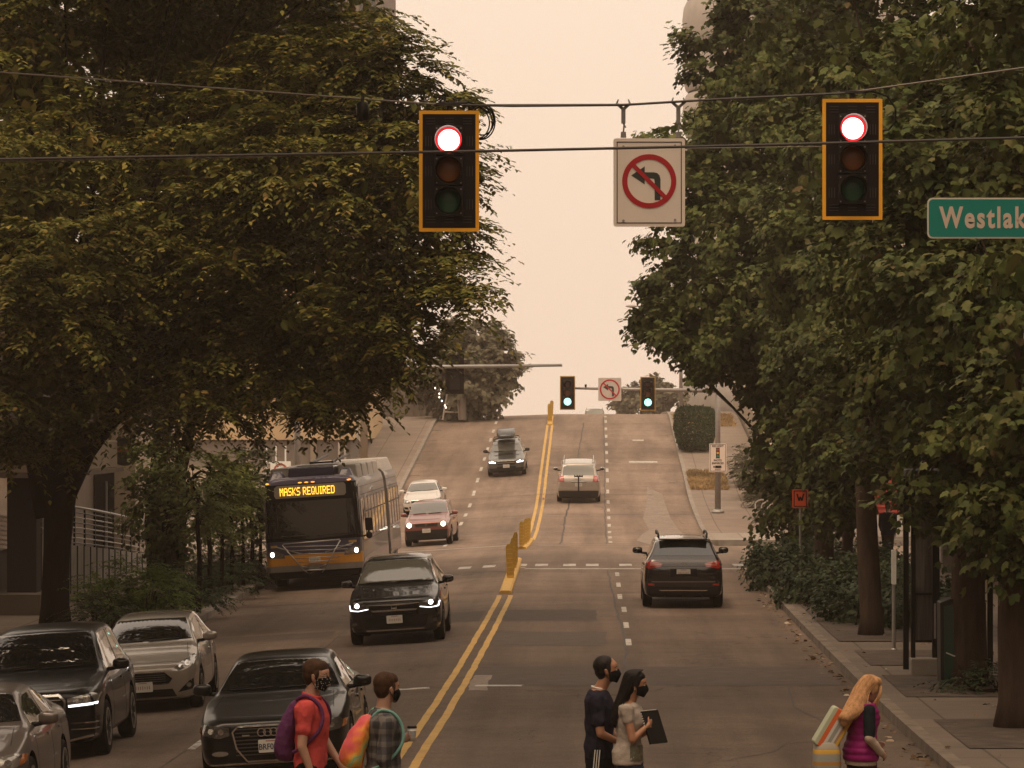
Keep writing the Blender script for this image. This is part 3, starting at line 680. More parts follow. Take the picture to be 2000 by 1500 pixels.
for k, (x, y, w_, h_, lab) in enumerate(((4.95, 95, 1.2, .85, 'dark leafy shrub along the kerb under the twin trunk maple'), (6.1, 92, 1.6, .95, 'dark leafy shrub around the foot of the pale maple trunk'), (4.9, 88.5, 1.2, .9, 'dark leafy shrub at the kerb in the middle of the right bed'),
        (6.0, 84, 1.7, .95, 'dark leafy shrub behind the slim maple'), (5.0, 81, 1.3, .95, 'largest dark shrub spilling towards the right kerb'), (5.9, 76.5, 1.7, 1.0, 'dark shrub just left of the leaning maple trunk'), (6.6, 72, 1.3, .9, 'dark shrub behind the leaning maple near the white capped post'), (5.15, 73.5, 1.1, .7, 'low dark shrub at the near end of the right bed'))):
    shrub(lab, 'shrub', x, y, w_, 2.6, h_, L_dshr, 62+k, group=G2, n=9, style='maple', leaf=.10, dens=2.0)
shrub('small leafy plant around the foot of the maple by the green kiosk', 'plant', 6.0, 54.6, .9, .8, .32, L_dshr, 75, name='ground_plant', n=5)
# clipped hedge block, dry grass and grey shrub on the hill pavement
def hedge():
    rng = np.random.default_rng(80); X, Y = 5.0, 182.0; z = rz(X, Y)+.15; t = thing('clipped_hedge', 'clipped boxy dark hedge beside the hill road', 'hedge', (X, Y, z))
    n_ = 9000; u = rng.uniform(-1, 1, (n_, 3)); f = rng.integers(0, 3, n_); sgn = rng.choice([-1, 1], n_)
    u[np.arange(n_), f] = sgn
    r = (np.abs(u)**5).sum(1)**(1/5); u = u/r[:, None]
    w0 = 1 - .22*np.clip(-u[:, 2], 0, 1)
    p = np.stack([u[:, 0]*.98*w0, u[:, 1]*1.8*w0, 1.1+u[:, 2]*1.05], -1)+rng.normal(size=(n_, 3))*.035
    q = rng.uniform(-1, 1, (2500, 3))*np.array([.8,1.5,.85])+np.array([0,0,1.1])
    p = np.concatenate([p, q]); dd = norm(np.concatenate([u, rdir(2500, rng)]))
    V = leaves(p, dd*.5+rng.normal(size=p.shape)*.6, dd+rng.normal(size=p.shape)*.5, .11*rng.uniform(.7, 1.3, len(p)), LEAF_ELM)
    link('foliage', np_mesh('foliage', V, LEAF_ELM[1], 0), L_dshr, t)
    mb = MB(); mb.tube([(0,0,0),(0,0,.9)], [.08,.06], 8); mb.build('stem', M_barkd, t)
hedge()
for k, (y0, y1) in enumerate(((163.5, 170.5), (196, 203))):
    rng = np.random.default_rng(90+k); n_ = 5200
    X = rng.uniform(RC+.15, 6.0 if k == 0 else 7.6, n_); Y = rng.uniform(y0, y1, n_); Z = road_z(X, Y)+.14
    V = leaves(np.stack([X, Y, Z], -1), rng.normal(size=(n_, 3))*.5+np.array([0,0,1]), rng.normal(size=(n_, 3)), rng.uniform(.10, .28, n_), (LEAF_ELM[0]*np.array([.5,1,1]), LEAF_ELM[1]))
    g_ = link('dry_grass', np_mesh('dry_grass', V, LEAF_ELM[1], 0), leafmat('dry_grass_mat', [(0,(.30,.20,.10)),(1,(.42,.29,.15))], .8, .2)); g_['kind'] = 'stuff'
for k, (y, w_, h_, lab) in enumerate(((160, 1.3, 1.7, 'grey green shrub spilling over the hill pavement edge'), (166, 1.2, 1.8, 'grey green shrub higher up at the hill pavement edge'), (154, 1.1, 1.1, 'small grey shrub next to the bicycle racks'))):
    shrub(lab, 'shrub', 7.3, y, w_, 3, h_, L_hzt, 95+k, group='shrubs along the hill pavement', n=9, leaf=.12, dens=1.4)
print('LEAVES', cnt)
# ------------------------------------------------------------------ buildings and street furniture
def bmat(name, col, var=.12, scale=.8, rough=.85): return mat(name, col, rough, var=var, scale=scale, bump=.12, bscale=12)
M_win = mat('dark_window_glass', (.02,.02,.02), .08, spec=.8)
M_beige = bmat('beige_render', (.30,.235,.17)); M_brown = bmat('brown_concrete', (.17,.13,.10)); M_tan = bmat('tan_facade', (.48,.34,.20)); M_gw = bmat('grey_brown_wall', (.19,.155,.13))
M_pgrey = bmat('pale_tower_concrete', (.42,.37,.33)); M_redw = bmat('red_cladding', (.38,.045,.03), .1); M_dbr = bmat('dark_brown_cladding', (.035,.028,.024))
def boxpart(name, x0, x1, y0, y1, z0, z1, m, parent, bevel=0):
    b = MB(); b.box(((x0+x1)/2, (y0+y1)/2, (z0+z1)/2), (x1-x0, y1-y0, z1-z0)); return b.build(name, m, parent, bevel=bevel)
# left corner building with canopy and round sign
O = (-20, 90, rz(-14, 92)+.15); t = thing('corner_building', 'dim beige corner building with a flat canopy behind the elm trunk', 'building', O)
def L_(x, y, z): return (x-O[0], y-O[1], z-O[2])
def bp(name, x0, x1, y0, y1, z0, z1, m, par=None, bevel=0):
    a, c = L_(x0, y0, z0), L_(x1, y1, z1); return boxpart(name, a[0], c[0], a[1], c[1], a[2], c[2], m, par or t, bevel)
zg = O[2]
wl = bp('wall', -34, -14.3, 111.2, 122, zg-1, 9.5, M_beige)
bp('side_wall', -34, -15.6, 70, 111.2, zg-1, 9.5, M_brown)
bp('canopy', -34, -12.7, 84.5, 95, 3.05, 3.75, M_beige, bevel=.02)
bp('canopy_soffit_trim', -34, -12.55, 84.3, 95.2, 2.93, 3.045, M_brown)
bp('column', -13.95, -13.25, 84.8, 85.5, zg+.1, 2.925, M_dbr, bevel=.02)
bp('plinth', -22, -13.0, 83.8, 86.2, zg-.3, zg+.42, M_brown)
for k in range(6):
    f = bp('window', -15.57, -15.5, 71+k*4.3, 74.4+k*4.3, .9, 2.9, M_win); boxpart('window_frame', -15.5-O[0], -15.44-O[0], 71+k*4.3-O[1], 71.12+k*4.3-O[1], .9-O[2], 2.9-O[2], M_steel, f)
f = bp('door', -15.55, -14.95, 111.08, 111.19, zg+.2, 2.75, M_win)
bp('door_frame', -15.2, -15.15, 111.0, 111.07, zg+.2, 2.4, M_steel)
for z0 in (4.8, 7.2):
    for k in range(4): bp('window', -33.0+k*4.5+1, -31+k*4.5+1, 111.1, 111.19, z0, z0+1.5, M_win)
# low posts with a glazed bay at the far left edge
for x in (-14.9, -14.55): pass
b = MB()
for x in (-15.1, -14.3): b.tube([L_(x, 84.7, zg+.4), L_(x, 84.7, 2.95)], .06, 8)
b.build('post', M_dbr, t)
# round hanging sign
sp = P(243, 882, 108); t = thing('round_sign', 'round dark hanging sign with red lettering on the corner building', 'sign', sp)
b = MB(); b.lathe([(.41, -.05), (.43, 0), (.41, .05)], axis='y', n=32); b.build('disc', mat('sign_black', (.02,.017,.015), .5), t)
b = MB(); b.ring((0, -.055, 0), .33, .37, -.01, 32); b.build('rim_line', M_dark, t)
b = MB(); b.box((0, -.06, .13), (.42, .012, .07)); b.build('pale_band', mat('faded_letter_white', (.20,.17,.15), .6), t)
b = MB()
for k in range(6): b.box((-.20+k*.08, -.06, .02), (.055, .012, .085))
b.build('red_lettering', mat('faded_letter_red', (.28,.05,.03), .6), t)
b = MB(); b.tube([(-1.3, 0, .30), (0, 0, .30)], .03, 6); b.tube([(-1.3, 0, -.22), (-.1, 0, -.22)], .02, 6); b.build('bracket', M_dark, t)
# ramp wall with railing along the left pavement
X0 = -13.6; ya, yb = 86.5, 111.0; t = thing('ramp_wall', 'sloping pale concrete ramp wall beside the left pavement', 'wall', (X0, 98, rz(X0, 98)))
b = MB(); vs = []; n_ = 12
def ztop(y): return np.interp(y, [ya, 92, 110, yb], [1.9, 1.30, .32, .25])
rows = []
for x in (X0, X0-.3):
    rows.append([(x-X0, y-98, rz(X0, y)+.05-rz(X0, 98)) for y in np.linspace(ya, yb, n_)]); rows.append([(x-X0, y-98, rz(X0, y)+.15+float(ztop(y))-rz(X0, 98)) for y in np.linspace(ya, yb, n_)])
rows = [rows[0], rows[1], rows[3], rows[2]]
b.grid(rows); b.build('concrete_wall', M_conc, t)
b = MB()
for k in range(1, 20):
    y = lerp_ = ya+k*1.22; z0 = rz(X0, y)+.1-rz(X0, 98); z1 = rz(X0, y)+.15+float(ztop(y))-rz(X0, 98)
    b.box((.012, y-98, (z0+z1)/2), (.03, .06, z1-z0))
o = b.build('panel_joint', M_dbr, t)
t = thing('handrail', 'dark metal railing of horizontal bars on top of the ramp wall', 'railing', (X0-.15, 98, rz(X0, 98)))
for q in range(8):
    b = MB(); pts = [(0, y-98, rz(X0, y)+.15+float(ztop(y))-rz(X0, 98)+.08+q*.135) for y in np.linspace(ya, yb-.5, 16)]; b.tube(pts, .022 if q < 7 else .04, 5); b.build('rail_bar', M_steel if q % 2 else M_dark, t)
for y in np.arange(ya+.3, yb-.6, 1.9):
    zb_ = rz(X0, y)+.15+float(ztop(y))-rz(X0, 98); b = MB(); b.box((-.0, y-98, zb_+.52), (.05, .07, 1.05)); b.build('post', M_dark, t)
# hill, left: grey and tan building facing down the hill
O = (-22, 178, rz(-14, 178)); t = thing('hill_building', 'grey brown building with a tan upper storey above the bus', 'building', O); zg = O[2]
bp('ground_floor', -45, -12.2, 178, 199, zg-2, 3.3, M_gw); bp('upper_floor', -45, -11.9, 177.7, 199.3, 3.31, 11, M_tan)
for k in range(9):
    f = bp('pilaster', -14.2-k*3.2, -13.9-k*3.2, 177.85, 178.0, zg, 3.3, M_beige)
for k in range(7):
    f = bp('window', -15.9-k*4, -13.6-k*4, 177.62, 177.7, 5.0, 7.2, M_win); boxpart('window_frame', -14.8-k*4-O[0], -14.7-k*4-O[0], 177.55-O[1], 177.61-O[1], 5.0-O[2], 7.2-O[2], M_pgrey, f)
for k, x in enumerate((-12.75, -12.45)): bp('downpipe', x-.05, x+.05, 177.5, 177.62, zg+.1, 3.2, M_pgrey)
t = thing('concrete_pole', 'thick pale utility pole in front of the grey building on the hill', 'pole', (-11.35, 175, rz(-11.35, 175)+.15))
b = MB(); b.tube([(0,0,0),(0,0,10.5)], [.19,.13], 14); b.build('shaft', M_beige, t, smooth=True)
b = MB(); b.tube([(-.32,0,1.6),(-.32,0,6)], .07, 8); b.tube([(-.32,0,1.6),(-.0,0,1.4)], .05, 8); b.build('conduit', M_pgrey, t)
t = thing('ribbed_wall', 'grey ribbed wall at the crest on the left', 'wall', (-11.8, 209, rz(-11, 209)))
b = MB(); b.box((0, 0, 1.2), (6.4, .2, 3.8)); b.build('wall_sheet', M_gw, t)
for k in range(14):
    b = MB(); b.box((-3.0+k*.45, -.14, 1.2), (.08, .08, 3.7)); b.build('rib', M_gw, t)
# white frame fence by the bus
for k, (px, lab) in enumerate(((556, 'white tubular frame nearest the saplings behind the bus'), (572, 'white tubular frame just above the bus roof'))):
    if k: continue
    X = -15.2; y = 170; t = thing('tubular_frame', 'white tubular gate frame behind the roof of the bus', 'frame', (X, y, rz(X, y)+.15))
    b = MB()
    for x in (-.45, 0, .45): b.tube([(x,0,0),(x,0,1.75)], .04, 6)
    for z in (.25, .95): b.tube([(-.45,0,z),(.45,0,z)], .03, 6)
    b.build('bars', M_white, t)
p = P(548, 914, 166); t = thing('no_entry_sign', 'small white sign with a red arc half hidden behind the bus roof', 'sign', (p.x, p.y, rz(p.x, 166)+.15))
hh = p.z-rz(p.x, 166)-.15
b = MB(); b.tube([(0,.03,0),(0,.03,hh+.2)], .03, 6); b.build('post', M_steel, t)
b = MB(); b.rbox((0,0,hh), (.95,.02,.62), .04); b.build('sign_plate', M_white, t)
b = MB(); b.ring((0,-.012,hh-.12), .24, .33, -.008, 28); b.build('red_ring', M_redp if 'M_redp' in globals() else M_redw, t)
# string of little lamps and ladder frame at the crest
t = thing('string_lights', 'string of small white bulbs hanging by the elm branches near the crest', 'lights', P(855, 752, 190))
M_bulb = mat('lit_bulb', (1,1,1), .4, emit=(1,.96,.9), es=1.6); O = P(855, 752, 190); b0 = MB(); pts = []
for k, (x, y) in enumerate(((850,758),(861,762),(858,769),(858,776),(863,783),(869,792),(871,796))):
    q = P(x, y, 190)-O; pts.append(q); b = MB(); b.ell(q, (.045,.045,.055), 8, 6); b.build('bulb', M_bulb, t, smooth=True)
b0.tube(pts, .012, 4); b0.build('cable', M_black, t)
t = thing('ladder_frame', 'pale metal frame standing at the crest left of the road', 'frame', (P(882,0,203).x, 203, rz(-8.2, 203)+.15))
for a_, c_ in (((-.5,0,0),(-.1,0,2.4)), ((.45,0,0),(.2,0,2.4)), ((-.35,0,.9),(.38,0,.9)), ((-.42,0,.45),(.42,0,.42))):
    b = MB(); b.tube([a_, c_], .05, 6); b.build('bar', M_pgrey, t)
b = MB(); b.tube([(.62,0,0),(.62,0,2.0)], [.22,.18], 10); b.build('stub_post', M_gw, t)
# towers far away
def tower_r():
    Y = 330; s = F/Y; c = P(1337, 0, Y); R = 11.0; cx = c.x+R+.35; t = thing('balcony_tower', 'pale curved tower with scalloped balconies rising above the right trees', 'tower', (cx, Y+R, -2))
    b = MB(); b.lathe([(R-1.2, 0), (R-1.2, 60)], n=48); b.build('core', M_pgrey, t, smooth=False)
    zt0 = P(0, 66, Y).z+2
    for k in range(-8, 6):
        z = zt0+k*4.4; b = MB()
        # each balcony slab with a swelling white parapet
        rows = []
        for h, ex in ((0, -.25), (.25, .0), (1.1, .22), (2.4, .30), (3.6, .16), (4.15, -.1)):
            rows.append([((R+ex)*math.cos(a_), (R+ex)*math.sin(a_), z+h) for a_ in np.linspace(0, 2*math.pi, 49)])
        b.grid(rows); b.build('balcony', M_pgrey, t, smooth=True)
        b = MB(); b.tube([((R-.25)*math.cos(a_), (R-.25)*math.sin(a_), z+4.1+.28*math.sin(a_*3)) for a_ in np.linspace(math.pi*.9, math.pi*1.9, 24)], .10, 5); b.build('balcony_rail', M_white, t)
tower_r()
O = (-21, 262, -3); x1 = 0
t = thing('apartment_tower', 'hazy grey tower edge showing between the elm branches at the top', 'tower', O)
x1 = P(746, 0, 262).x; zg = -3
bp('wall', x1-9, x1, 262, 280, zg, 60, M_gw)
for k in range(16):
    for j in range(3): bp('window', x1-1.6-j*3, x1-.5-j*3, 261.9, 261.98, 10+k*3.0, 11.6+k*3.0, M_win)
# right: long building behind the maples
O = (15, 70, rz(9, 70)+.15); t = thing('long_building', 'brown concrete building running behind the right row of maples', 'building', O); zg = O[2]
bp('wall', 9.4, 26, 38, 98, zg-1, 13, M_brown)
for k in range(13):
    y = 39+k*4.6; bp('pilaster', 9.1, 9.4, y, y+.7, zg-.2, 5.2, M_beige if k % 3 else M_gw)
    bp('window', 9.33, 9.398, y+1.0, y+4.2, zg+.7, 3.3, M_win)
bp('fascia', 8.9, 9.4, 38, 98, 5.21, 6.0, M_brown)
# right far side of the side street: red clad building
O = (11, 140, rz(9, 140)); t = thing('red_building', 'building with red ribbed cladding beyond the side street on the right', 'building', O); zg = O[2]
bp('base_wall', 8.4, 24, 138.6, 150, zg-1, zg+.75, M_pgrey)
for x0, x1_, m, nm in ((8.4, 9.35, M_redw, 'red_panel'), (9.36, 9.9, M_pgrey, 'grey_panel'), (9.91, 12.4, M_redw, 'red_panel'), (12.41, 13.0, M_beige, 'beige_panel'), (13.01, 24, M_brown, 'brown_panel')):
    o = bp(nm, x0, x1_, 138.8, 150, zg+.76, zg+5.8, m)
b = MB()
for k in range(26): a_ = L_(10.4, 138.74, zg+.9+k*.19); b.box(a_, (4.1, .09, .06))
b.build('cladding_rib', M_redw, t)
t = thing('hill_wall', 'beige retaining wall rising along the right pavement of the hill', 'wall', (9.2, 180, rz(8, 180)))
b = MB(); rows = []
for x, tp in ((8.15, 0), (8.15, 1), (8.6, 1), (8.6, 0)): rows.append([(x-9.2, y-180, rz(8, y)-rz(8, 180)+(1.7*tp if tp else -.5)) for y in np.linspace(151, 214, 24)])
b.grid(rows); b.build('concrete_wall', M_beige, t)
# ---------------- street furniture, right
def post_thing(name, label, cat, X, Y, zb=.15): return thing(name, label, cat, (X, Y, rz(X, Y)+zb))
t = post_thing('marker_post', 'slim grey post with a white sleeve at the end of the shrub bed', 'post', 5.35, 64.5)
b = MB(); b.tube([(0,0,0),(0,0,1.25)], .035, 10); b.lathe([(.06,0),(.06,.02),(.04,.04)], n=12); b.build('post', M_steel, t)
b = MB(); b.rbox((0,0,1.50), (.085,.085,.62), .02, axis='y'); b.build('white_sleeve', M_white, t)
t = post_thing('shelter_panel', 'tall glazed shelter panel with dark posts on a concrete block', 'shelter', 5.35, 58.3)
b = MB(); b.box((0,0,.14), (.50,.42,.28)); b.build('concrete_block', M_conc, t, bevel=.02)
for x in (-.20, .17):
    b = MB(); b.box((x, 0, 1.75), (.07 if x < 0 else .12, .10, 2.93)); b.build('frame_post', M_black, t, bevel=.008)
b = MB(); b.box((-.03,0,1.62), (.27,.015,2.1)); b.build('glass_panel', mat('reflection_streak_glass', (.09,.085,.078), .08, spec=.8, var=.5, scale=3, stretch=(8,8,.3)), t)  # upright streaks in the colour imitate striped reflections
for z in (.55, 1.32, 2.70): 
    b = MB(); b.box((-.03,0,z), (.27,.05,.04)); b.build('cross_rail', M_black, t)
b = MB(); b.box((.5,.4,3.28), (1.6,2.2,.12)); b.build('roof', M_dark, t, bevel=.02)
for x, y in ((1.2,1.35),(-.2,1.35)):
    b = MB(); b.box((x, y, 1.6), (.09,.09,3.25)); b.build('frame_post', M_black, t)
t = post_thing('kiosk_cabinet', 'dark green rounded kiosk cabinet partly hidden by a maple trunk', 'kiosk', 5.72, 55.9, .15)
b = MB(); pts = [(-.35,0),(.35,0),(.36,1.30),(.20,1.36),(0,1.38),(-.20,1.36),(-.36,1.30)]; b.prism(pts, (0,0,0), .55); b.build('cabinet', mat('kiosk_black', (.015,.017,.015), .4), t, bevel=.015)
b = MB(); b.prism([(-.29,.06),(.29,.06),(.30,1.24),(0,1.30),(-.30,1.24)], (0,-.02,0), .015); b.build('green_door', mat('kiosk_green', (.012,.065,.042), .35, coat=.5), t)
b = MB(); b.tube([(-.27,-.03,.52),(-.15,-.03,.47),(0,-.03,.45),(.15,-.03,.47),(.27,-.03,.51)], .012, 6); b.build('white_stripe', M_white, t)
b = MB(); b.box((-.42,.2,1.0), (.03,.04,.55)); b.build('side_handle', M_steel, t)
t = post_thing('utility_box', 'low dark rounded box at the far corner of the right planting bed', 'box', 4.55, 99.6, .15)
b = MB(); b.box((0,0,.21), (.5,.45,.42), taper=.72); b.build('casing', M_clad if 'M_clad' in globals() else M_dark, t, bevel=.03)
# orange sign
p = P(1563, 974, 88.2); z0 = rz(p.x, 88.2)+.15; t = thing('orange_sign', 'orange road work sign with a black border among the maple leaves', 'sign', (p.x, 88.2, z0)); h_ = p.z-z0
b = MB(); b.tube([(0,.03,0),(0,.03,h_+.2)], .03, 8); b.build('post', M_steel, t)
b = MB(); b.rbox((0,0,h_), (.40,.012,.46), .03); b.build('orange_plate', mat('orange_sign_paint', (.60,.07,.015), .5), t)
b = MB()
for q in (lin((-.15,-.19),(.15,-.19),.022), lin((.15,-.19),(.15,.19),.022), lin((-.15,.19),(-.15,-.19),.022), lin((-.15,.19),(.15,.19),.022), lin((-.08,.12),(-.03,-.05),.035), lin((-.03,-.05),(0,.05),.035), lin((0,.05),(.04,-.05),.035), lin((.04,-.05),(.08,.12),.035)) if 'lin' in globals() else ():
    b.prism(q, (0,-.010,h_), .003)
if b.v: b.build('black_marking', M_black, t)
# bicycle racks by the hill pavement
for k, (px, y) in enumerate(((1482,146),(1494,144.5),(1506,143))):
    X = P(px, 0, y).x+.15; t = thing('bicycle_rack', ('farthest','middle','nearest')[k]+' of the three pale tubular bicycle racks beyond the side street', 'rack', (X, y, rz(X, y)+.15), 0, 'bicycle racks beyond the side street')
    b = MB(); pts = [(-.3,-.25,0),(-.3,-.2,.7)]+[(-.3+.3*(1-math.cos(a_)), -.2, .7+.18*math.sin(a_)) for a_ in np.linspace(0, math.pi, 7)]+[(.3,-.2,.7),(.35,-.2,0)]
    b.tube(pts, .028, 6); b.build('tube_frame', M_pgrey, t, smooth=True)
    b = MB(); b.tube([(-.3,-.2,.45),(.32,-.2,.25)], .022, 6); b.build('brace', M_pgrey, t)
# ---------------- traffic signals
def circ(cx, cz, r, n=20): return [(cx+r*math.cos(2*math.pi*k/n), cz+r*math.sin(2*math.pi*k/n)) for k in range(n)]
M_sig = mat('signal_housing', (.020,.015,.013), .5, var=.15, spec=.25); M_bp = mat('signal_backplate', (.014,.009,.009), .55, spec=.15); M_louv = mat('louvre_grey', (.06,.048,.045), .5, spec=.3); M_sy = mat('signal_border_yellow', (.98,.44,.010), .5)
M_rl = mat('lit_red_lens', (1,.3,.2), .4, emit=(1,.62,.55), es=5); M_rr = mat('red_lens_rim', (.8,.02,.03), .4, emit=(1,.02,.03), es=1.0)
M_gl = mat('lit_green_lens', (.2,1,.8), .4, emit=(.25,1,.82), es=3.2); M_ao = mat('unlit_amber_lens', (.20,.065,.015), .35); M_go = mat('unlit_green_lens', (.015,.085,.045), .3); M_ro = mat('unlit_red_lens', (.05,.008,.006), .35)
M_sy2 = mat('dull_signal_border', (.34,.19,.035), .6)
def signal(name, label, X, Y, zc, lit, yel=True, back=False, W_=.72, H_=1.45, group=None, wire=True):
    t = thing(name, label, 'traffic light', (X, Y, zc), math.pi if back else 0, group)
    b = MB(); b.box((0, .02, 0), (W_-.06, .012, H_-.06))
    # louvre slots, lighter grey to imitate sky showing through the plate
    b.mi = 1
    for sg in (-1, 1):
        for zz in (-.40, 0, .36):
            for k in range(3): b.box((sg*(.215+k*.032), .008, zz), (.008, .012, .12))
    for zz in (.60, -.58):
        for x in (-.22, 0, .22):
            for k in range(3): b.box((x, .008, zz+(k-1)*.033), (.11, .012, .007))
    b.build('backplate', [M_bp, M_louv], t)
    if yel:
        b = MB(); w2, h2 = W_/2, H_/2
        b.rbox((0, .02, h2-.02), (W_, .02, .042), .008); b.rbox((0, .02, -h2+.02), (W_, .02, .042), .008)
        for sg in (-1, 1): b.rbox((sg*(w2-.021), .02, 0), (.042, .018, H_-.084), .004)
        b.build('yellow_border', M_sy if wire else M_sy2, t)
    for k, (zz, kind) in enumerate(((.365, 'r'), (0, 'a'), (-.365, 'g'))):
        b = MB(); b.rbox((0, .03, zz), (.345, .16, .352), .02); hsg = b.build('housing', M_sig, t, bevel=.006)
        on = (kind == lit)
        mm = {'r': M_rl if on else M_ro, 'a': M_ao, 'g': M_gl if on else M_go}[kind]
        b = MB(); b.lathe([(.001, -.03), (.07, -.027), (.125, -.015), (.150, .0)], (0, -.05, zz), 'y', 28)
        lens = b.build('lens', mm, t, smooth=True)
        if on and kind == 'r':
            b = MB(); b.ring((0, -.062, zz), .128, .156, .02, 28); b.build('red_rim', M_rr, lens)  # glowing rim imitates red spill from the lit lens
        # visor: tunnel open at bottom
        b = MB(); n_ = 22; rows = []
        for y_, r_ in ((-.055, .162), (-.055-.19, .168)):
            rows.append([(r_*math.cos(a_), y_-(0 if r_ < .165 else .05*math.sin(a_)), zz+r_*math.sin(a_)) for a_ in np.linspace(math.radians(-55), math.radians(235), n_)])
        inner = [[(x*.965, y_, zz+(z_-zz)*.965) for x, y_, z_ in r_] for r_ in rows]
        b.grid([rows[0], rows[1], inner[1], inner[0]]); b.build('visor', M_sig, t, smooth=False)
        b = MB()
        for sx__ in (-1, 1):
            for sz__ in (-1, 1): b.box((sx__*.145, -.054, zz+sz__*.145), (.016, .012, .016))
        b.build('screws', M_steel, hsg)
    if wire:
        b = MB(); b.tube([(0, .085, .54), (0, .085, H_/2+.05), (0, .04, H_/2+.08)], .035, 10); b.box((0, .03, H_/2+.085), (.30, .05, .03)); b.tube([(-.18,.03,H_/2+.075),(.22,.03,H_/2+.10)], .022, 6)
        for x in (-.06, .08): b.tube([(x,.03,H_/2+.08),(x,.03,H_/2+.18)], .010, 6)
        b.build('hanger', M_dark, t)
    return t
YS = 43.0
pL = P(877, 334, YS); pR = P(1665, 311, YS)
sl = signal('traffic_light', 'left hanging traffic light showing red, coiled cable at its top corner', pL.x, YS, pL.z, 'r')
b = MB()
for k, r_ in enumerate((.16, .175, .19, .15)):
    b.tube([(.34+.02*k+r_*math.cos(a_)*.9, .05+.01*k, .58+.01*k+r_*1.15*math.sin(a_)) for a_ in np.linspace(-1.9, 2.9, 22)], .009, 5)
b.tube([(.1,.03,.80),(.2,.04,.84),(.34,.05,.80),(.48,.06,.70)], .012, 5); b.build('coiled_cable', M_black, sl)
sr = signal('traffic_light', 'right hanging traffic light showing red in front of the maple leaves', pR.x, YS, pR.z, 'r')
b = MB(); b.tube([(.05,.04,.80),(.25,.05,.82),(.42,.05,.76),(.52,.05,.62),(.52,.05,.46),(.44,.05,.36),(.33,.05,.34)], .014, 6); b.build('cable_loop', M_black, sr)
def noturn(t, W_, H_, simple=False, r=.30, bar=.055, face=None):
    b = MB(); b.rbox((0, 0, 0), (W_, .012, H_), .03); b.build('sign_plate', face or mat('sign_face', (.80,.69,.60), .4, var=.05, scale=2), t)
    if not simple:
        b = MB(); e_ = .045
        for q in ((0, H_/2-e_, W_-2*e_+.01, .010), (0, -H_/2+e_, W_-2*e_+.01, .010)): b.box((q[0], -.008, q[1]), (q[2], .004, q[3]))
        for sg in (-1, 1): b.box((sg*(W_/2-e_), -.008, 0), (.010, .004, H_-2*e_-.012))
        b.build('border_line', M_black, t)
    cz_ = .015 if not simple else 0; s_ = r/.30
    # arrow: shaft up, turning left
    ar = [(.06,-.21),(.125,-.21),(.125,.02),(.115,.065),(.09,.09),(.05,.10),(-.05,.10),(-.05,.165),(-.20,.065),(-.05,-.035),(-.05,.03),(.03,.03),(.055,.025),(.06,.0)]
    b = MB(); me = bpy.data.meshes.new('arrow'); bm = bmesh.new(); f_ = bm.faces.new([bm.verts.new((x*s_, -.009, z*s_+cz_)) for x, z in ar]); r_ = bmesh.ops.extrude_face_region(bm, geom=[f_])
    for v in r_['geom']:
        if isinstance(v, bmesh.types.BMVert): v.co.y += .004
    bmesh.ops.triangulate(bm, faces=bm.faces); bmesh.ops.recalc_face_normals(bm, faces=bm.faces); bm.to_mesh(me); bm.free(); link('arrow', me, mat('sign_arrow_ink', (.03,.033,.028), .5), t)
    M_rs = mat('sign_red', (.42,.012,.02), .4)
    b = MB(); b.ring((0, -.014, cz_), r-bar, r, .006, 48); b.build('red_circle', M_rs, t)
    a_ = math.radians(-45); q = r-bar*.6
    b = MB(); b.prism(lin((-q*math.cos(a_), -q*math.sin(a_)), (q*math.cos(a_), q*math.sin(a_)), bar*.8), (0, -.0175, cz_), .007); b.build('red_slash', M_rs, t)
    if not simple:
        b = MB()
        for x, z in ((-.31,.43),(.31,.44),(-.31,-.46),(.31,-.45)): b.lathe([(.016,-.016),(.016,-.006)], (x, 0, z), 'y', 10)
        b.build('bolts', M_steel, t)
ps = P(1268, 356.5, YS+.02); t = thing('no_left_turn_sign', 'large white no left turn sign hanging from the span wire', 'sign', ps)
noturn(t, .86, 1.06, r=.325, bar=.062)
def clampb(b, x, z0, z1):
    b.tube([(x,.02,z0),(x,.02,z0+.07)], [.035,.03], 8); b.tube([(x,.02,z0+.06),(x+.01,.02,z0+.17)], .010, 6); b.tube([(x+.03,.02,z0+.12),(x-.02,.02,z0+.20)], .010, 6); b.tube([(x,.02,z0+.17),(x,.02,z1-.04)], .026, 8)
    b.tube([(x,.02,z1-.05),(x-.08,.02,z1+.02),(x-.06,.02,z1+.07)], [.022,.02,.008], 6); b.tube([(x,.02,z1-.05),(x+.08,.02,z1+.02),(x+.06,.02,z1+.07)], [.022,.02,.008], 6)
b = MB(); clampb(b, -.31, .54, .93); b.build('hanger', M_steel, t); b = MB(); clampb(b, .35, .54, .95); b.build('hanger', M_steel, t)
# street name sign
pw = P(1811, 426, 41.0); t = thing('street_name_sign', 'green street name sign reading Westlake at the right edge', 'sign', (pw.x, 41, pw.z)); W_ = 1.95; H_ = .465
b = MB(); b.rbox((W_/2, 0, 0), (W_, .012, H_), .06, 5); b.build('white_border', mat('sign_border_white', (.66,.58,.50), .4), t)
b = MB(); b.rbox((W_/2, -.004, 0), (W_-.035, .012, H_-.035), .05, 5); b.build('green_face', mat('sign_green', (.0,.20,.165), .4), t)
def sig_text():
    me = textmesh('Westlake', .335, .002, .73, .010, 1.2); me.materials.clear(); co = np.zeros(len(me.vertices)*3); me.vertices.foreach_get('co', co); co = co.reshape(-1, 3)
    me.transform(Matrix.Translation((-co[:, 0].min(), 0, 0))); o = link('street_name', me, mat('sign_letter_white', (.60,.47,.38), .5), t); o.location = (.135, -.013, -.005); o.rotation_euler = (math.pi/2, 0, 0)
    co = co[:, 0].max()-co[:, 0].min(); return co
print('signtext', sig_text())
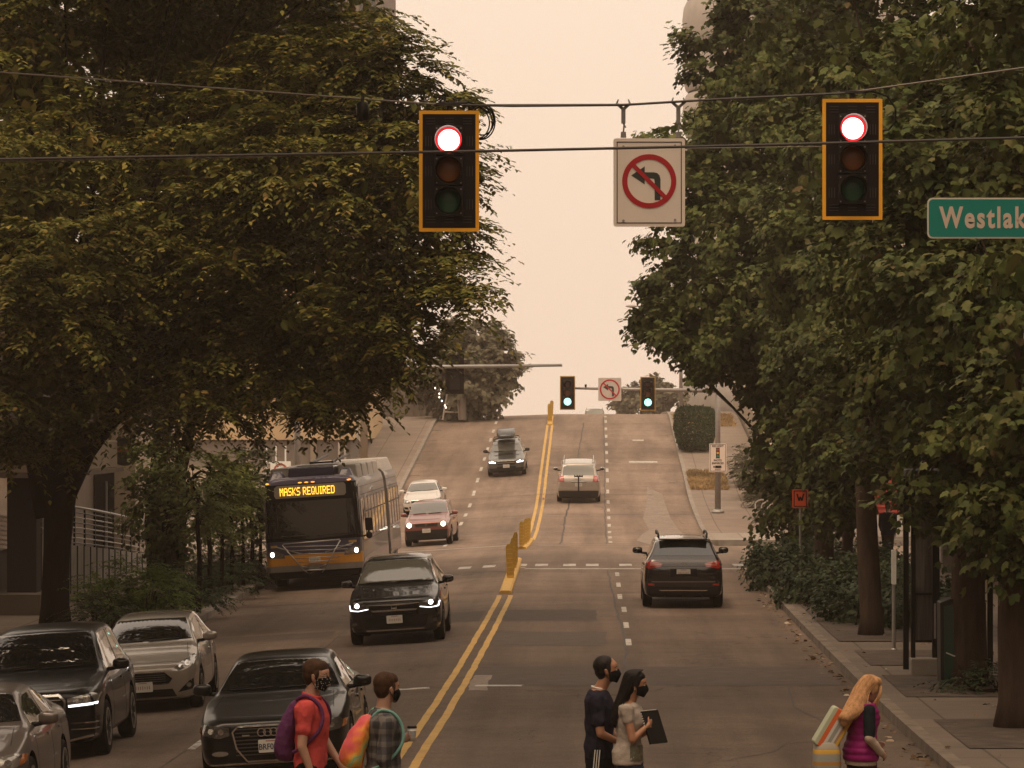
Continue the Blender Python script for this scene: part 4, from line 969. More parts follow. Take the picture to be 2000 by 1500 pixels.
b = MB()
for x in (1.3, 1.8): b.tube([(x,.012,H_/2-.02),(x,.012,H_/2+.35)], .012, 6)
b.build('hanger', M_steel, t)
# wires
def wire(label, pts, r, m, name='span_wire'):
    P0 = pts[len(pts)//2]; t = thing(name, label, 'wire', P0)
    b = MB(); out = []
    for i in range(len(pts)-1):
        for k in range(6): out.append(pts[i].lerp(pts[i+1], k/6)-P0)
    out.append(pts[-1]-P0); b.tube(out, r, 6); b.build('cable', m, t, smooth=True)
    return t, P0
M_wire = mat('wire_grey', (.20,.17,.145), .5, .4); M_wired = mat('wire_dark', (.045,.038,.033), .6)
t, P0 = wire('thin span wire carrying both red lights and the no turn sign', [P(-500, 105, YS+.02), P(0, 141, YS+.02), P(450, 174, YS+.02), P(870, 205, YS+.02), P(1218, 204, YS+.02), P(1325, 199, YS+.02), P(1655, 181, YS+.02), P(2000, 132, YS+.02), P(2500, 62, YS+.02)], .011, M_wire)
b = MB(); b.tube([P(905, 205, YS)-P0, P(1000, 207, YS)-P0, P(1120, 206, YS)-P0, P(1218, 205, YS)-P0, P(1400, 194, YS)-P0, P(1650, 182, YS)-P0], .016, 6); b.build('signal_cable', M_wired, t)
wire('dark lower cable crossing in front of the traffic lights', [P(-500, 317, 40), P(0, 311, 40), P(600, 301, 40), P(1000, 294, 40), P(1500, 283, 40), P(2000, 269, 40), P(2500, 252, 40)], .017, M_wired, 'cable')
wire('faint thin wire low behind the dark cable on the left', [P(-200, 318, 60), P(400, 309, 60), P(870, 296, 60), P(1165, 292, 60), P(2100, 280, 60)], .008, M_wire, 'cable')
pc = P(708, 218, YS); t = thing('wire_camera', 'small dark cylinder hanging from the span wire in the elm leaves', 'camera', pc)
b = MB(); b.lathe([(.06,-.11),(.075,-.10),(.075,.09),(.05,.115)], n=14); b.build('canister', M_black, t, smooth=True)
b = MB(); b.tube([(0,0,.11),(0,.02,.19)], .018, 6); b.tube([(-.05,0,-.05),(-.25,.03,-.10),(-.30,.03,.0),(-.2,.03,.16)], .010, 5); b.build('bracket', M_black, t)
# far signals on mast arms
def mast(label, X, Y, zarm, x_end, r0=.13, zb=.15):
    t = thing('mast_arm_pole', label, 'signal pole', (X, Y, rz(X, Y)+zb)); z = zarm-rz(X, Y)-zb; d = x_end-X
    b = MB(); b.tube([(0,0,0),(0,0,z+2.6)], [r0, r0*.65], 14); b.lathe([(r0*2.1,0),(r0*2.1,.06),(r0*1.3,.16)], n=14); b.build('pole', M_steel, t, smooth=True)
    b = MB(); b.tube([(0,-.1,z-.05),(d*.5,-.12,z),(d,-.12,z+.06)], [.10,.075,.05], 10); b.lathe([(.055,-.02),(.055,.02)], (d,-.12,z+.06), 'x', 10); b.build('arm', M_steel, t, smooth=True)
    return t
YF = 151
pa = P(1402, 761, YF); t = mast('tall pale signal pole on the hill pavement with an arm over the right lanes', P(1402, 0, YF).x, YF, pa.z, P(1118, 757, YF).x)
b = MB(); q = P(1144, 750, YF); b.tube([(q.x-t.location.x, -.12, pa.z-t.location.z+.0), (q.x-t.location.x, -.12, pa.z-t.location.z+.22)], [.03,.05], 8); b.build('detector', M_black, t)
for px, py, lab in ((1108.5, 767.5, 'far traffic light showing green left of the small no turn sign'), (1265.5, 769, 'far traffic light showing green half hidden by maple leaves')):
    q = P(px, py, YF-.35); signal('traffic_light', lab, q.x, YF-.35, q.z, 'g', W_=.64, H_=1.42, wire=False, group=None)
q = P(1191, 760.5, YF-.25); t = thing('no_left_turn_sign', 'small far no left turn sign between the two green lights', 'sign', q); noturn(t, .97, .97, simple=True, r=.42, bar=.06, face=mat('weathered_sign_face', (.52,.45,.40), .6, var=.1))
YL = 127
pa = P(905, 714, YL); mast('signal pole behind the bus whose long arm ends above the yellow line', -10.6, YL, pa.z-.05, P(1097, 709, YL).x)
q = P(888, 731, YL+.1); signal('traffic_light', 'dark back of a traffic light hanging on the left arm', q.x, YL+.1, q.z, 'x', yel=False, back=True, W_=.72, H_=1.46, wire=False)
# enforcement sign
q = P(1402, 894, YF-.3); t = thing('enforcement_sign', 'white photo enforcement sign with a small signal symbol on the pole', 'sign', q)
b = MB(); b.rbox((0,0,0), (.72,.012,1.20), .04); b.build('sign_plate', mat('sign_face', (.80,.69,.60), .4), t)
b = MB(); frame = (lin((-.32,-.56),(.32,-.56),.016), lin((.32,-.56),(.32,.56),.016), lin((.32,.56),(-.32,.56),.016), lin((-.32,.56),(-.32,-.56),.016))
for q_ in frame: b.prism(q_, (0,-.012,0), .004)
b.build('border_line', M_black, t)
b = MB(); b.box((0,-.012,.20), (.15,.008,.44)); sb = b.build('signal_symbol', M_black, t)
for z, m_ in ((.34, M_redp if 'M_redp' in globals() else M_redw), (.20, mat('symbol_amber', (.75,.38,.02), .4)), (.06, mat('symbol_green', (.02,.22,.16), .4))):
    b = MB(); b.lathe([(.055,-.004),(.055,.0)], (0,-.018,z), 'y', 14); b.build('symbol_dot', m_, sb)
def enf_text():
    for s_, z in (('RED LIGHT', .485), ('PHOTO', -.115), ('ENFORCED', -.235)): lettering('sign_words', s_, .115, (0,-.010,z), M_black, enf, .85, bold=.003)
    b = MB(); b.box((.02,-.012,-.38), (.26,.008,.10)); b.lathe([(.035,-.012),(.035,0)], (-.16,-.01,-.38), 'y', 10); b.build('camera_symbol', M_black, enf)
    lettering('sign_words', 'AHEAD', .09, (0,-.010,-.50), M_black, enf, .85)
enf = t; enf_text()
# yellow flexible panels along the centre line and the kerb under them
M_yk = mat('yellow_kerb_paint', (.55,.33,.08), .7, var=.18, scale=8, bump=.2); M_yp = mat('yellow_panel_plastic', (.42,.25,.035), .5, var=.2, scale=9)
def ykerb(ys, label):
    ys = list(ys); t = thing('yellow_kerb', label, 'traffic kerb', (yx(ys[0]), ys[0], rz(yx(ys[0]), ys[0]))); O = Vector(t.location); b = MB(); rows = []
    for y in ys:
        c = yx(y); z = rz(c, y); rows.append([Vector((c+a_, y, z+h_))-O for a_, h_ in ((-.16,-.02),(-.145,.06),(-.10,.09),(.10,.09),(.145,.06),(.16,-.02))])
    b.grid(rows); n_ = 6; b.f += [tuple(range(6)), tuple(range(len(b.v)-6, len(b.v)))]; b.m += [0,0]; b.build('kerb_body', M_yk, t)
    return t
ykerb(np.linspace(87, 106, 20), 'raised yellow kerb at the near end under the yellow panels'); ykerb(np.linspace(120, 134, 15), 'raised yellow kerb across the side street junction')
ykerb(np.linspace(198.5, 205, 8), 'raised yellow kerb at the crest')
def ypanels(ys, label, grp, h=.95, w_=.24, gap=0):
    pass
def panelpost(Y, label, h, w_, ang, lean=0, grp='yellow traffic panels along the centre line'):
    rj = random.Random(int(Y*37)); h *= rj.uniform(.88, 1.06); lean += rj.uniform(-.05, .05); ang += rj.uniform(-.25, .25); c = yx(Y)+rj.uniform(-.03, .03); t = thing('lane_bollard', label, 'bollard', (c, Y, rz(c, Y)+.12), ang, grp)
    b = MB(); M_ = Matrix.Rotation(lean, 4, 'Y')
    pts = [(-w_/2,0),(w_/2,0),(w_/2,h*.9),(w_*.3,h),(-w_*.3,h),(-w_/2,h*.9)]; b.prism(pts, (0,-.02,0), .04); 
    for i, v in enumerate(b.v): b.v[i] = tuple(M_ @ Vector(v))
    b.build('blade', M_yp, t)
    b = MB()
    for k in range(6): b.box((0,-.024,.12+k*h*.14), (w_*.8,.008,.02))
    for i, v in enumerate(b.v): b.v[i] = tuple(M_ @ Vector(v))
    b.build('rib', M_yk, t)
    b = MB(); b.box((0,0,.0), (w_*.9,.14,.05)); b.build('foot', M_yk, t)
for k, Y in enumerate(np.linspace(93, 104, 7)):
    lab = 'nearest yellow panel, full face, at the near end of the centre kerb' if k == 0 else 'yellow panel %s along the centre kerb before the side street' % ('second','third','fourth','fifth','sixth','seventh','eighth','ninth')[k-1]
    panelpost(Y, lab, .80 if k else .88, .12 if k else .19, math.radians(0 if k == 0 else 8))
for k, Y in enumerate(np.linspace(120, 133, 9)):
    lab = 'yellow panel %s in the run beyond the side street' % ('first','second','third','fourth','fifth','sixth','seventh','eighth','ninth','tenth','last')[k]
    panelpost(Y, lab, .80, .13, math.radians(6))
panelpost(200, 'left one of the two yellow panels on the crest', .95, .24, 0); panelpost(204, 'right one of the two yellow panels on the crest', .95, .2, .5)
# litter and fallen leaves in the right gutter
rng = np.random.default_rng(5); n_ = 420; Y = rng.uniform(41, 99, n_); X = RC-.05-np.abs(rng.normal(size=n_))*.16; far = rng.random(n_) < .3; X[far] = RC+.2+rng.random(far.sum())*2.6; Z = road_z(X, Y)+np.where(X > RC, .17, .012)
V = leaves(np.stack([X, Y, Z], -1), rng.normal(size=(n_, 3))*np.array([1,1,.25]), rng.normal(size=(n_, 3))*.3+np.array([0,0,1]), rng.uniform(.05, .13, n_), LEAF_MAPLE)
o = link('fallen_leaves', np_mesh('fallen_leaves', V, LEAF_MAPLE[1], 0), leafmat('fallen_leaf_mat', [(0,(.12,.07,.035)),(.8,(.25,.17,.10)),(1,(.5,.42,.33))], .8, .1)); o['kind'] = 'stuff'

# ---------------- unseen buildings added around the viewpoint to darken reflections and fronts
for nm, lab, x0, x1_, y0, y1, h in (('unseen_shade_block', 'unseen brown block added left of the viewpoint to darken reflections', -48, -19, -45, 48, 26), ('unseen_shade_block', 'unseen brown block added right of the viewpoint to darken reflections', 17, 46, -45, 34, 30), ('unseen_shade_tower', 'unseen dark tower added behind the viewpoint to darken reflections', -60, 60, -110, -80, 48)):
    O = ((x0+x1_)/2, (y0+y1)/2, 0); t = thing(nm, lab, 'building', O)
    boxpart('wall', x0-O[0], x1_-O[0], y0-O[1], y1-O[1], -3, h, M_brown, t)
    for j in range(6):
        z = 3+j*(h-4)/6
        if nm == 'unseen_shade_tower': boxpart('window_row', x0+2-O[0], x1_-2-O[0], y1-O[1]+.01, y1-O[1]+.08, z, z+2.2, M_win, t)
        else:
            xs_ = x1_ if x0 < 0 else x0; sg = 1 if x0 < 0 else -1; a_, c_ = sorted((xs_-O[0]+.01*sg, xs_-O[0]+.08*sg)); boxpart('window_row', a_, c_, y0+2-O[1], y1-2-O[1], z, z+1.9, M_win, t)

X = P(1330, 0, 210).x; z0 = rz(X, 210)+.15; t = thing('street_lamp', 'distant street lamp whose head sticks out of the maple leaves over the crest', 'street lamp', (X, 210, z0)); q = P(1234, 598, 210)
b = MB(); b.tube([(0,0,0),(0,0,q.z-z0-.3)], [.12,.07], 10); b.build('pole', M_steel, t, smooth=True)
b = MB(); b.tube([(0,0,q.z-z0-.35),((q.x-X)*.5,0,q.z-z0-.02),(q.x-X+.3,0,q.z-z0)], [.05,.04,.035], 8); b.build('arm', M_steel, t, smooth=True)
b = MB(); b.ell((q.x-X,0,q.z-z0), (.38,.15,.09), 14, 8); b.build('lamp_head', M_pgrey, t, smooth=True)
# ------------------------------------------------------------------ vehicles
M_glass = mat('car_glass', (.010,.010,.010), .02, spec=.9, coat=.6)
M_glassl = mat('pale_car_glass', (.10,.095,.08), .05, spec=1.0, coat=1.0)  # grey sky reflection on the screens mixed into the base colour
M_chrome = mat('chrome', (.62,.60,.57), .16, 1.0)
M_clad = mat('plastic_cladding', (.022,.020,.019), .6)
M_lens = mat('headlamp_lens', (.22,.20,.18), .06, .35, spec=1, coat=1)
M_lensd = mat('dark_headlamp_lens', (.055,.05,.045), .05, .3, spec=1, coat=1)
M_lampw = mat('lit_headlamp', (1,1,1), .3, emit=(1,.92,.76), es=9)
M_drl = mat('lit_daytime_lamp', (1,1,1), .3, emit=(.93,.95,1), es=2.2)
M_red = mat('tail_lamp_red', (.33,.02,.015), .12, spec=.8, coat=1)
M_redp = mat('pale_tail_lamp', (.42,.10,.07), .15, spec=.8, coat=1)
M_amb = mat('amber_lens', (.55,.17,.03), .15, spec=.8, coat=1)
M_plate = mat('licence_plate_white', (.55,.52,.47), .45)
M_plink = mat('plate_ink', (.05,.05,.08), .6); M_plred = mat('plate_red_ink', (.30,.12,.11), .6)
M_inn = mat('wheel_well_black', (.006,.006,.006), .9, spec=.02)
def paint(name, col, metal=.45, rough=.28, coat=1.0, spec=.5):
    m = mat(name, col, rough, metal, coat=coat, spec=spec)
    if coat < .9: m.node_tree.nodes['Principled BSDF'].inputs['Coat IOR'].default_value = 1.36
    return m
M_rim = mat('alloy_rim', (.42,.40,.37), .28, .9)
M_rimd = mat('dark_alloy_rim', (.13,.12,.11), .35, .8)
def lerp(a, b_, t): return a+(b_-a)*t
def car_body(S, pm):
    L, w0, H = S['L'], S['W']/2, S['H']; A = -L/2; hf = S['hf']; cz = S['cowlz']; bz = S['belt']; rb = S['rbelt']; wt = S.get('wt', .66); zb = S.get('zb', .20); zm = S.get('zm', .60)
    yc, r0, r1, yd = S['yc'], S['r0'], S['r1'], S['yd']; hr = S['tail']; bl = S.get('blunt', .8)
    T = [  # y, w, zb, zs, ws, zt, wt
     (A, .70*bl/.8, zb+.10, hf-.13, .66*bl/.8, hf-.07, .45),
     (A+.035, .84*bl/.8, zb+.02, hf-.08, .80*bl/.8, hf-.02, .6),
     (A+.12, .925, zb, hf-.045, .885, hf+.015, .70),
     (A+.32, .972, zb, hf+.01, .925, hf+.055, .76),
     (A+.75, .995, zb, lerp(hf, bz, .55), .94, lerp(hf+.06, cz, .5), .78),
     (A+yc-.28, 1.0, zb, lerp(hf, bz, .92), .93, cz-.035, .80),
     (A+yc-.03, 1.0, zb, bz-.01, .925, cz, .82),
     (A+yc+.08, 1.0, zb, bz, .915, lerp(cz, H, .10), .81),
     (A+lerp(yc, r0, .5), 1.0, zb, bz+.005, .905, lerp(cz, H-.02, .56), lerp(.80, wt, .62)),
     (A+r0-.06, 1.0, zb, bz+.01, .90, H-.075, wt+.015),
     (A+r0+.10, 1.0, zb, bz+.012, .90, H-.035, wt),
     (A+r0+.45, 1.0, zb, bz+.02, .90, H-.005, wt-.005),
     (A+lerp(r0, r1, .62), 1.0, zb, lerp(bz, rb, .6)+.01, .90, H, wt-.01),
     (A+r1-.12, .995, zb, rb, .895, H-S.get('rdrop', .03), wt-.02),
     (A+r1+.02, .99, zb, rb, .89, H-S.get('rdrop', .03)-.04, wt-.03)]
    if S['kind'] == 'sedan':
        T += [(A+lerp(r1, yd, .5), .985, zb, rb, .89, lerp(H-.09, S['deck'], .5), lerp(wt, .78, .5)),
              (A+yd, .975, zb, rb-.01, .885, S['deck']+.01, .76),
              (A+lerp(yd, L, .5), .96, zb, rb-.02, .87, S['deck'], .76),
              (A+L-.10, .92, zb+.02, rb-.04, .84, S['deck']-.01, .72),
              (A+L-.02, .86, zb+.06, rb-.10, .80, hr-.02, .68), (A+L, .78, zb+.10, rb-.20, .74, hr-.10, .6)]
    else:
        T += [(A+lerp(r1, yd, .5), .98, zb, rb, .885, lerp(H-.08, rb+.06, .5), lerp(wt-.04, .78, .45)),
              (A+yd, .965, zb+.01, rb-.03, .88, rb+.035, .78),
              (A+lerp(yd, L, .55), .945, zb+.02, hr-.06, .88, hr, .76),
              (A+L-.04, .90, zb+.05, hr-.16, .84, hr-.10, .7), (A+L, .84, zb+.10, hr-.28, .78, hr-.22, .6)]
    rings = []
    for (y, w_, b0, zs, ws, zt, wtt) in T:
        w_ *= w0; ws *= w0; wtt = min(wtt*w0, ws*.98); h = zt-zs; zmm = min(zm, zs-.12)
        half = [(0, b0), (.7*w_, b0), (.93*w_, b0+.02), (.985*w_, b0+.12), (w_, zmm), (lerp(w_, ws, .45), zs-.065), (ws, zs),
                (lerp(ws, wtt, .10+.25*min(1, h/.3)), zs+.30*h), (lerp(ws, wtt, .80), zs+.78*h), (wtt, zs+.93*h), (wtt*.62, zs+.99*h), (0, zt)]
        ring = [(x, y, z) for x, z in half]+[(-x, y, z) for x, z in half[-2:0:-1]]
        rings.append(ring)
    mb = MB(); mb.grid(rings, closed=True); n = len(rings[0]); mb.f.append(tuple(range(n))); mb.m.append(0); mb.f.append(tuple(range(len(mb.v)-n, len(mb.v)))[::-1]); mb.m.append(0)
    me = mb.mesh('body'); me.materials.append(pm); me.materials.append(M_inn)
    o = bpy.data.objects.new('body', me); COL.objects.link(o)
    sm = o.modifiers.new('s', 'SUBSURF'); sm.levels = 2; sm.render_levels = 2
    baked(o)
    # collision tree before cutting wheel arches
    bm = bmesh.new(); bm.from_mesh(o.data); bvh = BVHTree.FromBMesh(bm); bm.free()
    cut = []
    rw = S['rw']
    for yy in (A+S['fo'], A+S['fo']+S['wb']):
        for sx_ in (-1, 1):
            c = MB(); c.lathe([(rw+.055, w0+.3), (rw+.055, w0-.30)] if sx_ > 0 else [(rw+.055, -w0-.3), (rw+.055, -w0+.30)], (0, yy, rw+.01), 'x', 32)
            cm = c.mesh('cut'); cm.materials.append(pm); cm.materials.append(M_inn); cm.polygons.foreach_set('material_index', np.ones(len(cm.polygons), np.int32))
            co = bpy.data.objects.new('cut', cm); COL.objects.link(co); bo = o.modifiers.new('b', 'BOOLEAN'); bo.operation = 'DIFFERENCE'; bo.object = co; bo.solver = 'EXACT'; cut.append(co)
    baked(o)
    for c in cut: bpy.data.objects.remove(c)
    o.data.polygons.foreach_set('use_smooth', np.ones(len(o.data.polygons), bool)); o.data.set_sharp_from_angle(angle=math.radians(38))
    return o, bvh
DIRS = {'f': Vector((0,1,0)), 'r': Vector((0,-1,0)), 'R': Vector((-1,0,0)), 'L': Vector((1,0,0)), 't': Vector((0,0,-1))}
def panel(bvh, name, poly, face, m, parent, off=.006, thick=.012, g=.07, maxd=None):
    """sheet wrapped on the body: poly given as seen from face (f,r: x,z; R,L: y,z; t: x,y)"""
    d = DIRS[face]
    bm = bmesh.new(); vs = [bm.verts.new((u, v, 0)) for u, v in poly]; bm.faces.new(vs)
    bmesh.ops.triangulate(bm, faces=bm.faces)
    for _ in range(6):
        es = [e_ for e_ in bm.edges if e_.calc_length() > g]
        if not es: break
        bmesh.ops.subdivide_edges(bm, edges=es, cuts=1); bmesh.ops.triangulate(bm, faces=[f_ for f_ in bm.faces if len(f_.verts) > 3])
    for v in bm.verts:
        u, q = v.co.x, v.co.y
        o = {'f': Vector((u, -9, q)), 'r': Vector((u, 9, q)), 'R': Vector((5, u, q)), 'L': Vector((-5, u, q)), 't': Vector((u, q, 5))}[face]
        h = bvh.ray_cast(o, d)
        if h[0] is None:
            h = bvh.find_nearest(o+d*(7.5 if face in 'fr' else 4.3))
        nn = h[1] if h[1].dot(d) < 0 else -h[1]
        v.co = h[0]+nn*off; v.normal = nn
    bm.verts.index_update(); me = bpy.data.meshes.new(name)
    # thickness
    ext = bmesh.ops.extrude_face_region(bm, geom=list(bm.faces)); nv = [x for x in ext['geom'] if isinstance(x, bmesh.types.BMVert)]
    for v in nv: v.co += -d*(-thick) if False else d*thick
    bmesh.ops.recalc_face_normals(bm, faces=bm.faces); bm.to_mesh(me); bm.free()
    o = link(name, me, m, parent, True); me.set_sharp_from_angle(angle=math.radians(40)); return o
def mir(poly): return [(-x, z) for x, z in reversed(poly)]
def oval(cx, cz, rx_, rz_, n=14): return [(cx+rx_*math.cos(2*math.pi*k/n), cz+rz_*math.sin(2*math.pi*k/n)) for k in range(n)]
def multi(bvh, name, polys, face, m, parent, **k):
    objs = [panel(bvh, name, p, face, m, parent, **k) for p in polys]
    if len(objs) > 1:
        bm = bmesh.new()
        for o in objs: bm.from_mesh(o.data)
        me = bpy.data.meshes.new(name); bm.to_mesh(me); bm.free(); me.materials.append(m)
        for o in objs[1:]: bpy.data.objects.remove(o)
        objs[0].data = me
    return objs[0]
_wheelcache = {}
def wheel_meshes(r, w_, spokes, m):
    key = (round(r, 3), spokes, m.name)
    if key in _wheelcache: return _wheelcache[key]
    t = MB(); t.lathe([(r*.66, -w_/2+.01), (r*.9, -w_/2), (r*.985, -w_/2+.02), (r, -w_/2+.05), (r, w_/2-.05), (r*.985, w_/2-.02), (r*.9, w_/2), (r*.66, w_/2-.01)], axis='x', n=36)
    q = MB(); q.ring((w_/2-.03, 0, 0), r*.60, r*.69, .028, 36, 'x'); q.ring((w_/2-.14, 0, 0), r*.58, r*.66, .11, 36, 'x')
    for k in range(spokes):
        a_ = 2*math.pi*k/spokes
        for dd in (-.09, .09):
            p0 = (w_/2-.035, r*.12*math.cos(a_), r*.12*math.sin(a_)); p1 = (w_/2-.018, r*.62*math.cos(a_+dd), r*.62*math.sin(a_+dd)); q.tube([p0, p1], [r*.06, r*.045], 6)
    q.lathe([(r*.15, w_/2-.05), (r*.15, w_/2-.02), (r*.08, w_/2-.012)], axis='x', n=16)
    q.lathe([(r*.40, -.02), (r*.40, 0)], axis='x', n=20)
    a_, b_ = t.mesh('tyre'), q.mesh('rim')
    for x, mm in ((a_, M_rubber), (b_, m)):
        x.materials.append(mm); x.polygons.foreach_set('use_smooth', np.ones(len(x.polygons), bool)); x.set_sharp_from_angle(angle=math.radians(35))
    _wheelcache[key] = (a_, b_); return a_, b_
def wheels(S, root):
    A = -S['L']/2; w0 = S['W']/2; a_, b_ = wheel_meshes(S['rw'], S.get('tw', .215), S.get('spokes', 5), S.get('rim', M_rim))
    for yy in (A+S['fo'], A+S['fo']+S['wb']):
        for sx_ in (-1, 1):
            o = bpy.data.objects.new('wheel', a_); COL.objects.link(o); o.parent = root; o.name = 'wheel'
            o.location = (sx_*(w0-.115), yy, S['rw']); o.rotation_euler = (random.uniform(0, 1) if sx_ > 0 else 0, 0, 0 if sx_ > 0 else math.pi)
            r_ = bpy.data.objects.new('rim', b_); COL.objects.link(r_); r_.parent = o
def mirror(S, root, pm, z, y, fr=1):
    for sx_ in (-1, 1):
        b = MB(); w0 = S['W']/2*.93; c = (sx_*(w0+.15), y, z); pts = []
        b.ell(c, (.115, .075, .078), 16, 10)
        for i_, v_ in enumerate(b.v):
            q_ = Vector(v_)-Vector(c); e_ = Vector((q_.x/.115, q_.y/.075, q_.z/.078)); k_ = 1/max(1e-6, (abs(e_.x)**3.2+abs(e_.y)**3.2+abs(e_.z)**3.2))**(1/3.2) if e_.length > .1 else 1; b.v[i_] = (c[0]+q_.x*k_, c[1]+q_.y*k_, c[2]+q_.z*k_*(1.0 if q_.x*sx_ < 0 else .92))
        o = b.build('mirror', pm, root, smooth=True)
        b = MB(); b.tube([(sx_*(w0-.06), y+.02, z-.07), (sx_*(w0+.09), y+.01, z-.055)], [.03, .022], 8); b.build('mirror_arm', M_black, o, smooth=True)
        b = MB(); b.ell((c[0], c[1]+.052*1, c[2]), (.098, .03, .062), 14, 8); b.build('mirror_glass', M_glass, o, smooth=True)
def plate(root, y, z, front=True, txt=None, x=0, tilt=0):
    b = MB(); sgn = -1 if front else 1; b.rbox((0, 0, 0), (.31, .008, .155), .012)
    o = b.build('licence_plate', M_plate, root); o.location = (x, y, z); o.rotation_euler = (tilt, 0, 0 if front else math.pi)
    if txt: lettering('plate_number', txt, .098, (0, -.006, -.012), M_plink, o, .86, bold=.002)
    else:
        # faint unreadable strokes
        b = MB(); r = random.Random(int(z*100+y*10))
        for k in range(7): b.box((-.105+k*.035, -.0055, -.01), (.012, .003, r.uniform(.03, .055)))
        b.build('plate_strokes', M_plred, o)
    b = MB(); b.box((0, -.0055, .06), (.13, .003, .012)); b.build('plate_heading', M_plred, o)
    return o
def wipers(bvh, S, root, z, w_):
    multi(bvh, 'wiper', [lin((-.80*w_, z+.012), (-.12*w_, z+.022), .011), lin((.0*w_, z+.012), (.70*w_, z+.024), .011)], 'f', M_black, root, off=.016, thick=.01)
def make_car(S, label, pm, cat='car', name='car', group=None):
    root = thing(name, label, cat, (0,0,0), 0, group)
    body, bvh = car_body(S, pm); body.parent = root
    L, w0, H = S['L'], S['W']/2, S['H']; A = -L/2; wt = S.get('wt', .66); g = S.get('glass', M_glass)
    zc = S['cowlz']
    # windscreen and rear screen
    xb, xt = .80*w0, (wt-.035)*w0; zt = H-.105
    cz_ = zc+.045
    ws_ = [(-xb, cz_), (0, cz_-.01), (xb, cz_), (lerp(xb, xt, .5)+.012, lerp(cz_, zt, .5)), (xt, zt), (0, zt+.015), (-xt, zt), (-lerp(xb, xt, .5)-.012, lerp(cz_, zt, .5))]
    o = panel(bvh, 'windscreen', ws_, 'f', g, root, off=.004)
    wipers(bvh, S, root, cz_-.02, xb)
    rb = S['rbelt']; xb2 = .74*w0; xt2 = (wt-.09)*w0; z0 = (S['deck']+.05 if S['kind'] == 'sedan' else rb+.07); z1 = H-S.get('rdrop', .03)-.10
    panel(bvh, 'rear_window', [(-xb2, z0), (xb2, z0), (xt2, z1), (-xt2, z1)], 'r', g, root, off=.004)
    # side windows
    bz = S['belt']; yc, r0, r1, yd = A+S['yc'], A+S['r0'], A+S['r1'], A+S['yd']
    yp = lerp(r0, r1, .48); zw0 = bz+.045; zw1 = H-.13
    for face in 'RL':
        f1 = [(yc+.28, zw0), (yp-.05, zw0+.01), (yp-.05, zw1), (r0+.10, zw1-.015), (lerp(yc, r0, .62), lerp(zw0, zw1, .55))]
        rr_ = r1+(.0 if S['kind'] == 'sedan' else .02)
        f2 = [(yp+.05, zw0+.01), (lerp(r1, yd, .45), lerp(bz, rb, 1)+.05), (rr_-.05, zw1-.07), (lerp(yp, r1, .6), zw1-.01), (yp+.05, zw1)]
        if face == 'L': pass
        multi(bvh, 'side_window', [f1, f2], face, g, root, off=.004)
        lines = [lin((yp, .30), (yp, bz), .010), lin((yc+.12, .34), (yc+.14, bz-.02), .010), lin((lerp(yp, yd, .62), .55), (lerp(yp, yd, .66), rb), .010)]
        multi(bvh, 'door_seam', lines, face, M_black, root, off=.0015, thick=.004)
        hs = [lin((yp-.32, bz-.13), (yp-.14, bz-.125), .028), lin((lerp(yp, yd, .5)-.1, bz-.11), (lerp(yp, yd, .5)+.08, bz-.105), .028)]
        multi(bvh, 'door_handle', hs, face, S.get('hm', pm), root, off=.02, thick=.02)
        if S.get('trimw'): multi(bvh, 'window_trim', [lin((yc+.2, zw0-.02), (r1+.15, zw0-.005), .016)], face, M_chrome, root, off=.006)
    # bonnet shut lines
    hf = S['hf']
    multi(bvh, 'bonnet_seam', [lin((.80*w0, A+.45), (.74*w0, A+S['yc']-.1), .009), lin((-.80*w0, A+.45), (-.74*w0, A+S['yc']-.1), .009), lin((-.72*w0, A+.2), (.72*w0, A+.2), .008)], 't', M_black, root, off=.001, thick=.003)
    if S.get('fasc', True): S['front'](bvh, S, root, pm)
    S['rear'](bvh, S, root, pm)
    mirror(S, root, S.get('mm', pm), S['belt']+S.get('mz', .10), A+S['yc']+.42)
    wheels(S, root)
    return root, bvh
def tail_default(bvh, S, root, pm):
    w0 = S['W']/2; z = S['tail']-.13
    for sg in (1, -1):
        p = [(w0*.58, z-.06), (w0*.92, z-.09), (w0*.93, z+.08), (w0*.6, z+.06)]
        panel(bvh, 'tail_lamp', p if sg > 0 else mir(p), 'r', M_red, root, off=.008)
    plate(root, S['L']/2-.03, .78, False)
def lamp(bvh, root, poly, m=M_lens, lit=None, rl=.05, drl=None, both=True, dc=None):
    for sg in (1, -1):
        o = panel(bvh, 'headlight', poly if sg > 0 else mir(poly), 'f', m, root, off=.006)
        if dc:
            for cx, cz_, r_ in dc: panel(bvh, 'lamp_reflector', oval(sg*cx, cz_, r_, r_), 'f', M_chrome if not lit else M_lampw, o, off=.010, g=.2)
        if lit: panel(bvh, 'lamp_bulb', oval(sg*lit[0], lit[1], rl, rl), 'f', M_lampw, o, off=.013, g=.2)
        if drl:
            q = drl if sg > 0 else mir(drl); panel(bvh, 'daytime_lamp', q, 'f', M_drl, o, off=.013)
def slats(bvh, root, xs, z0, z1, n, m=M_chrome, h=.010, shrink=0, name='grille_slat', off=.012):
    polys = []
    for k in range(n):
        z = lerp(z0, z1, (k+.5)/n); x = xs*(1-shrink*(k+.5)/n); polys.append([(-x, z-h/2), (x, z-h/2), (x, z+h/2), (-x, z+h/2)])
    return multi(bvh, name, polys, 'f', m, root, off=off, g=.15)
def frame_poly(bvh, name, pts, w_, m, root, face='f', off=.014):
    ps = [lin(pts[i], pts[(i+1) % len(pts)], w_) for i in range(len(pts))]
    return multi(bvh, name, ps, face, m, root, off=off, thick=.014, g=.1)
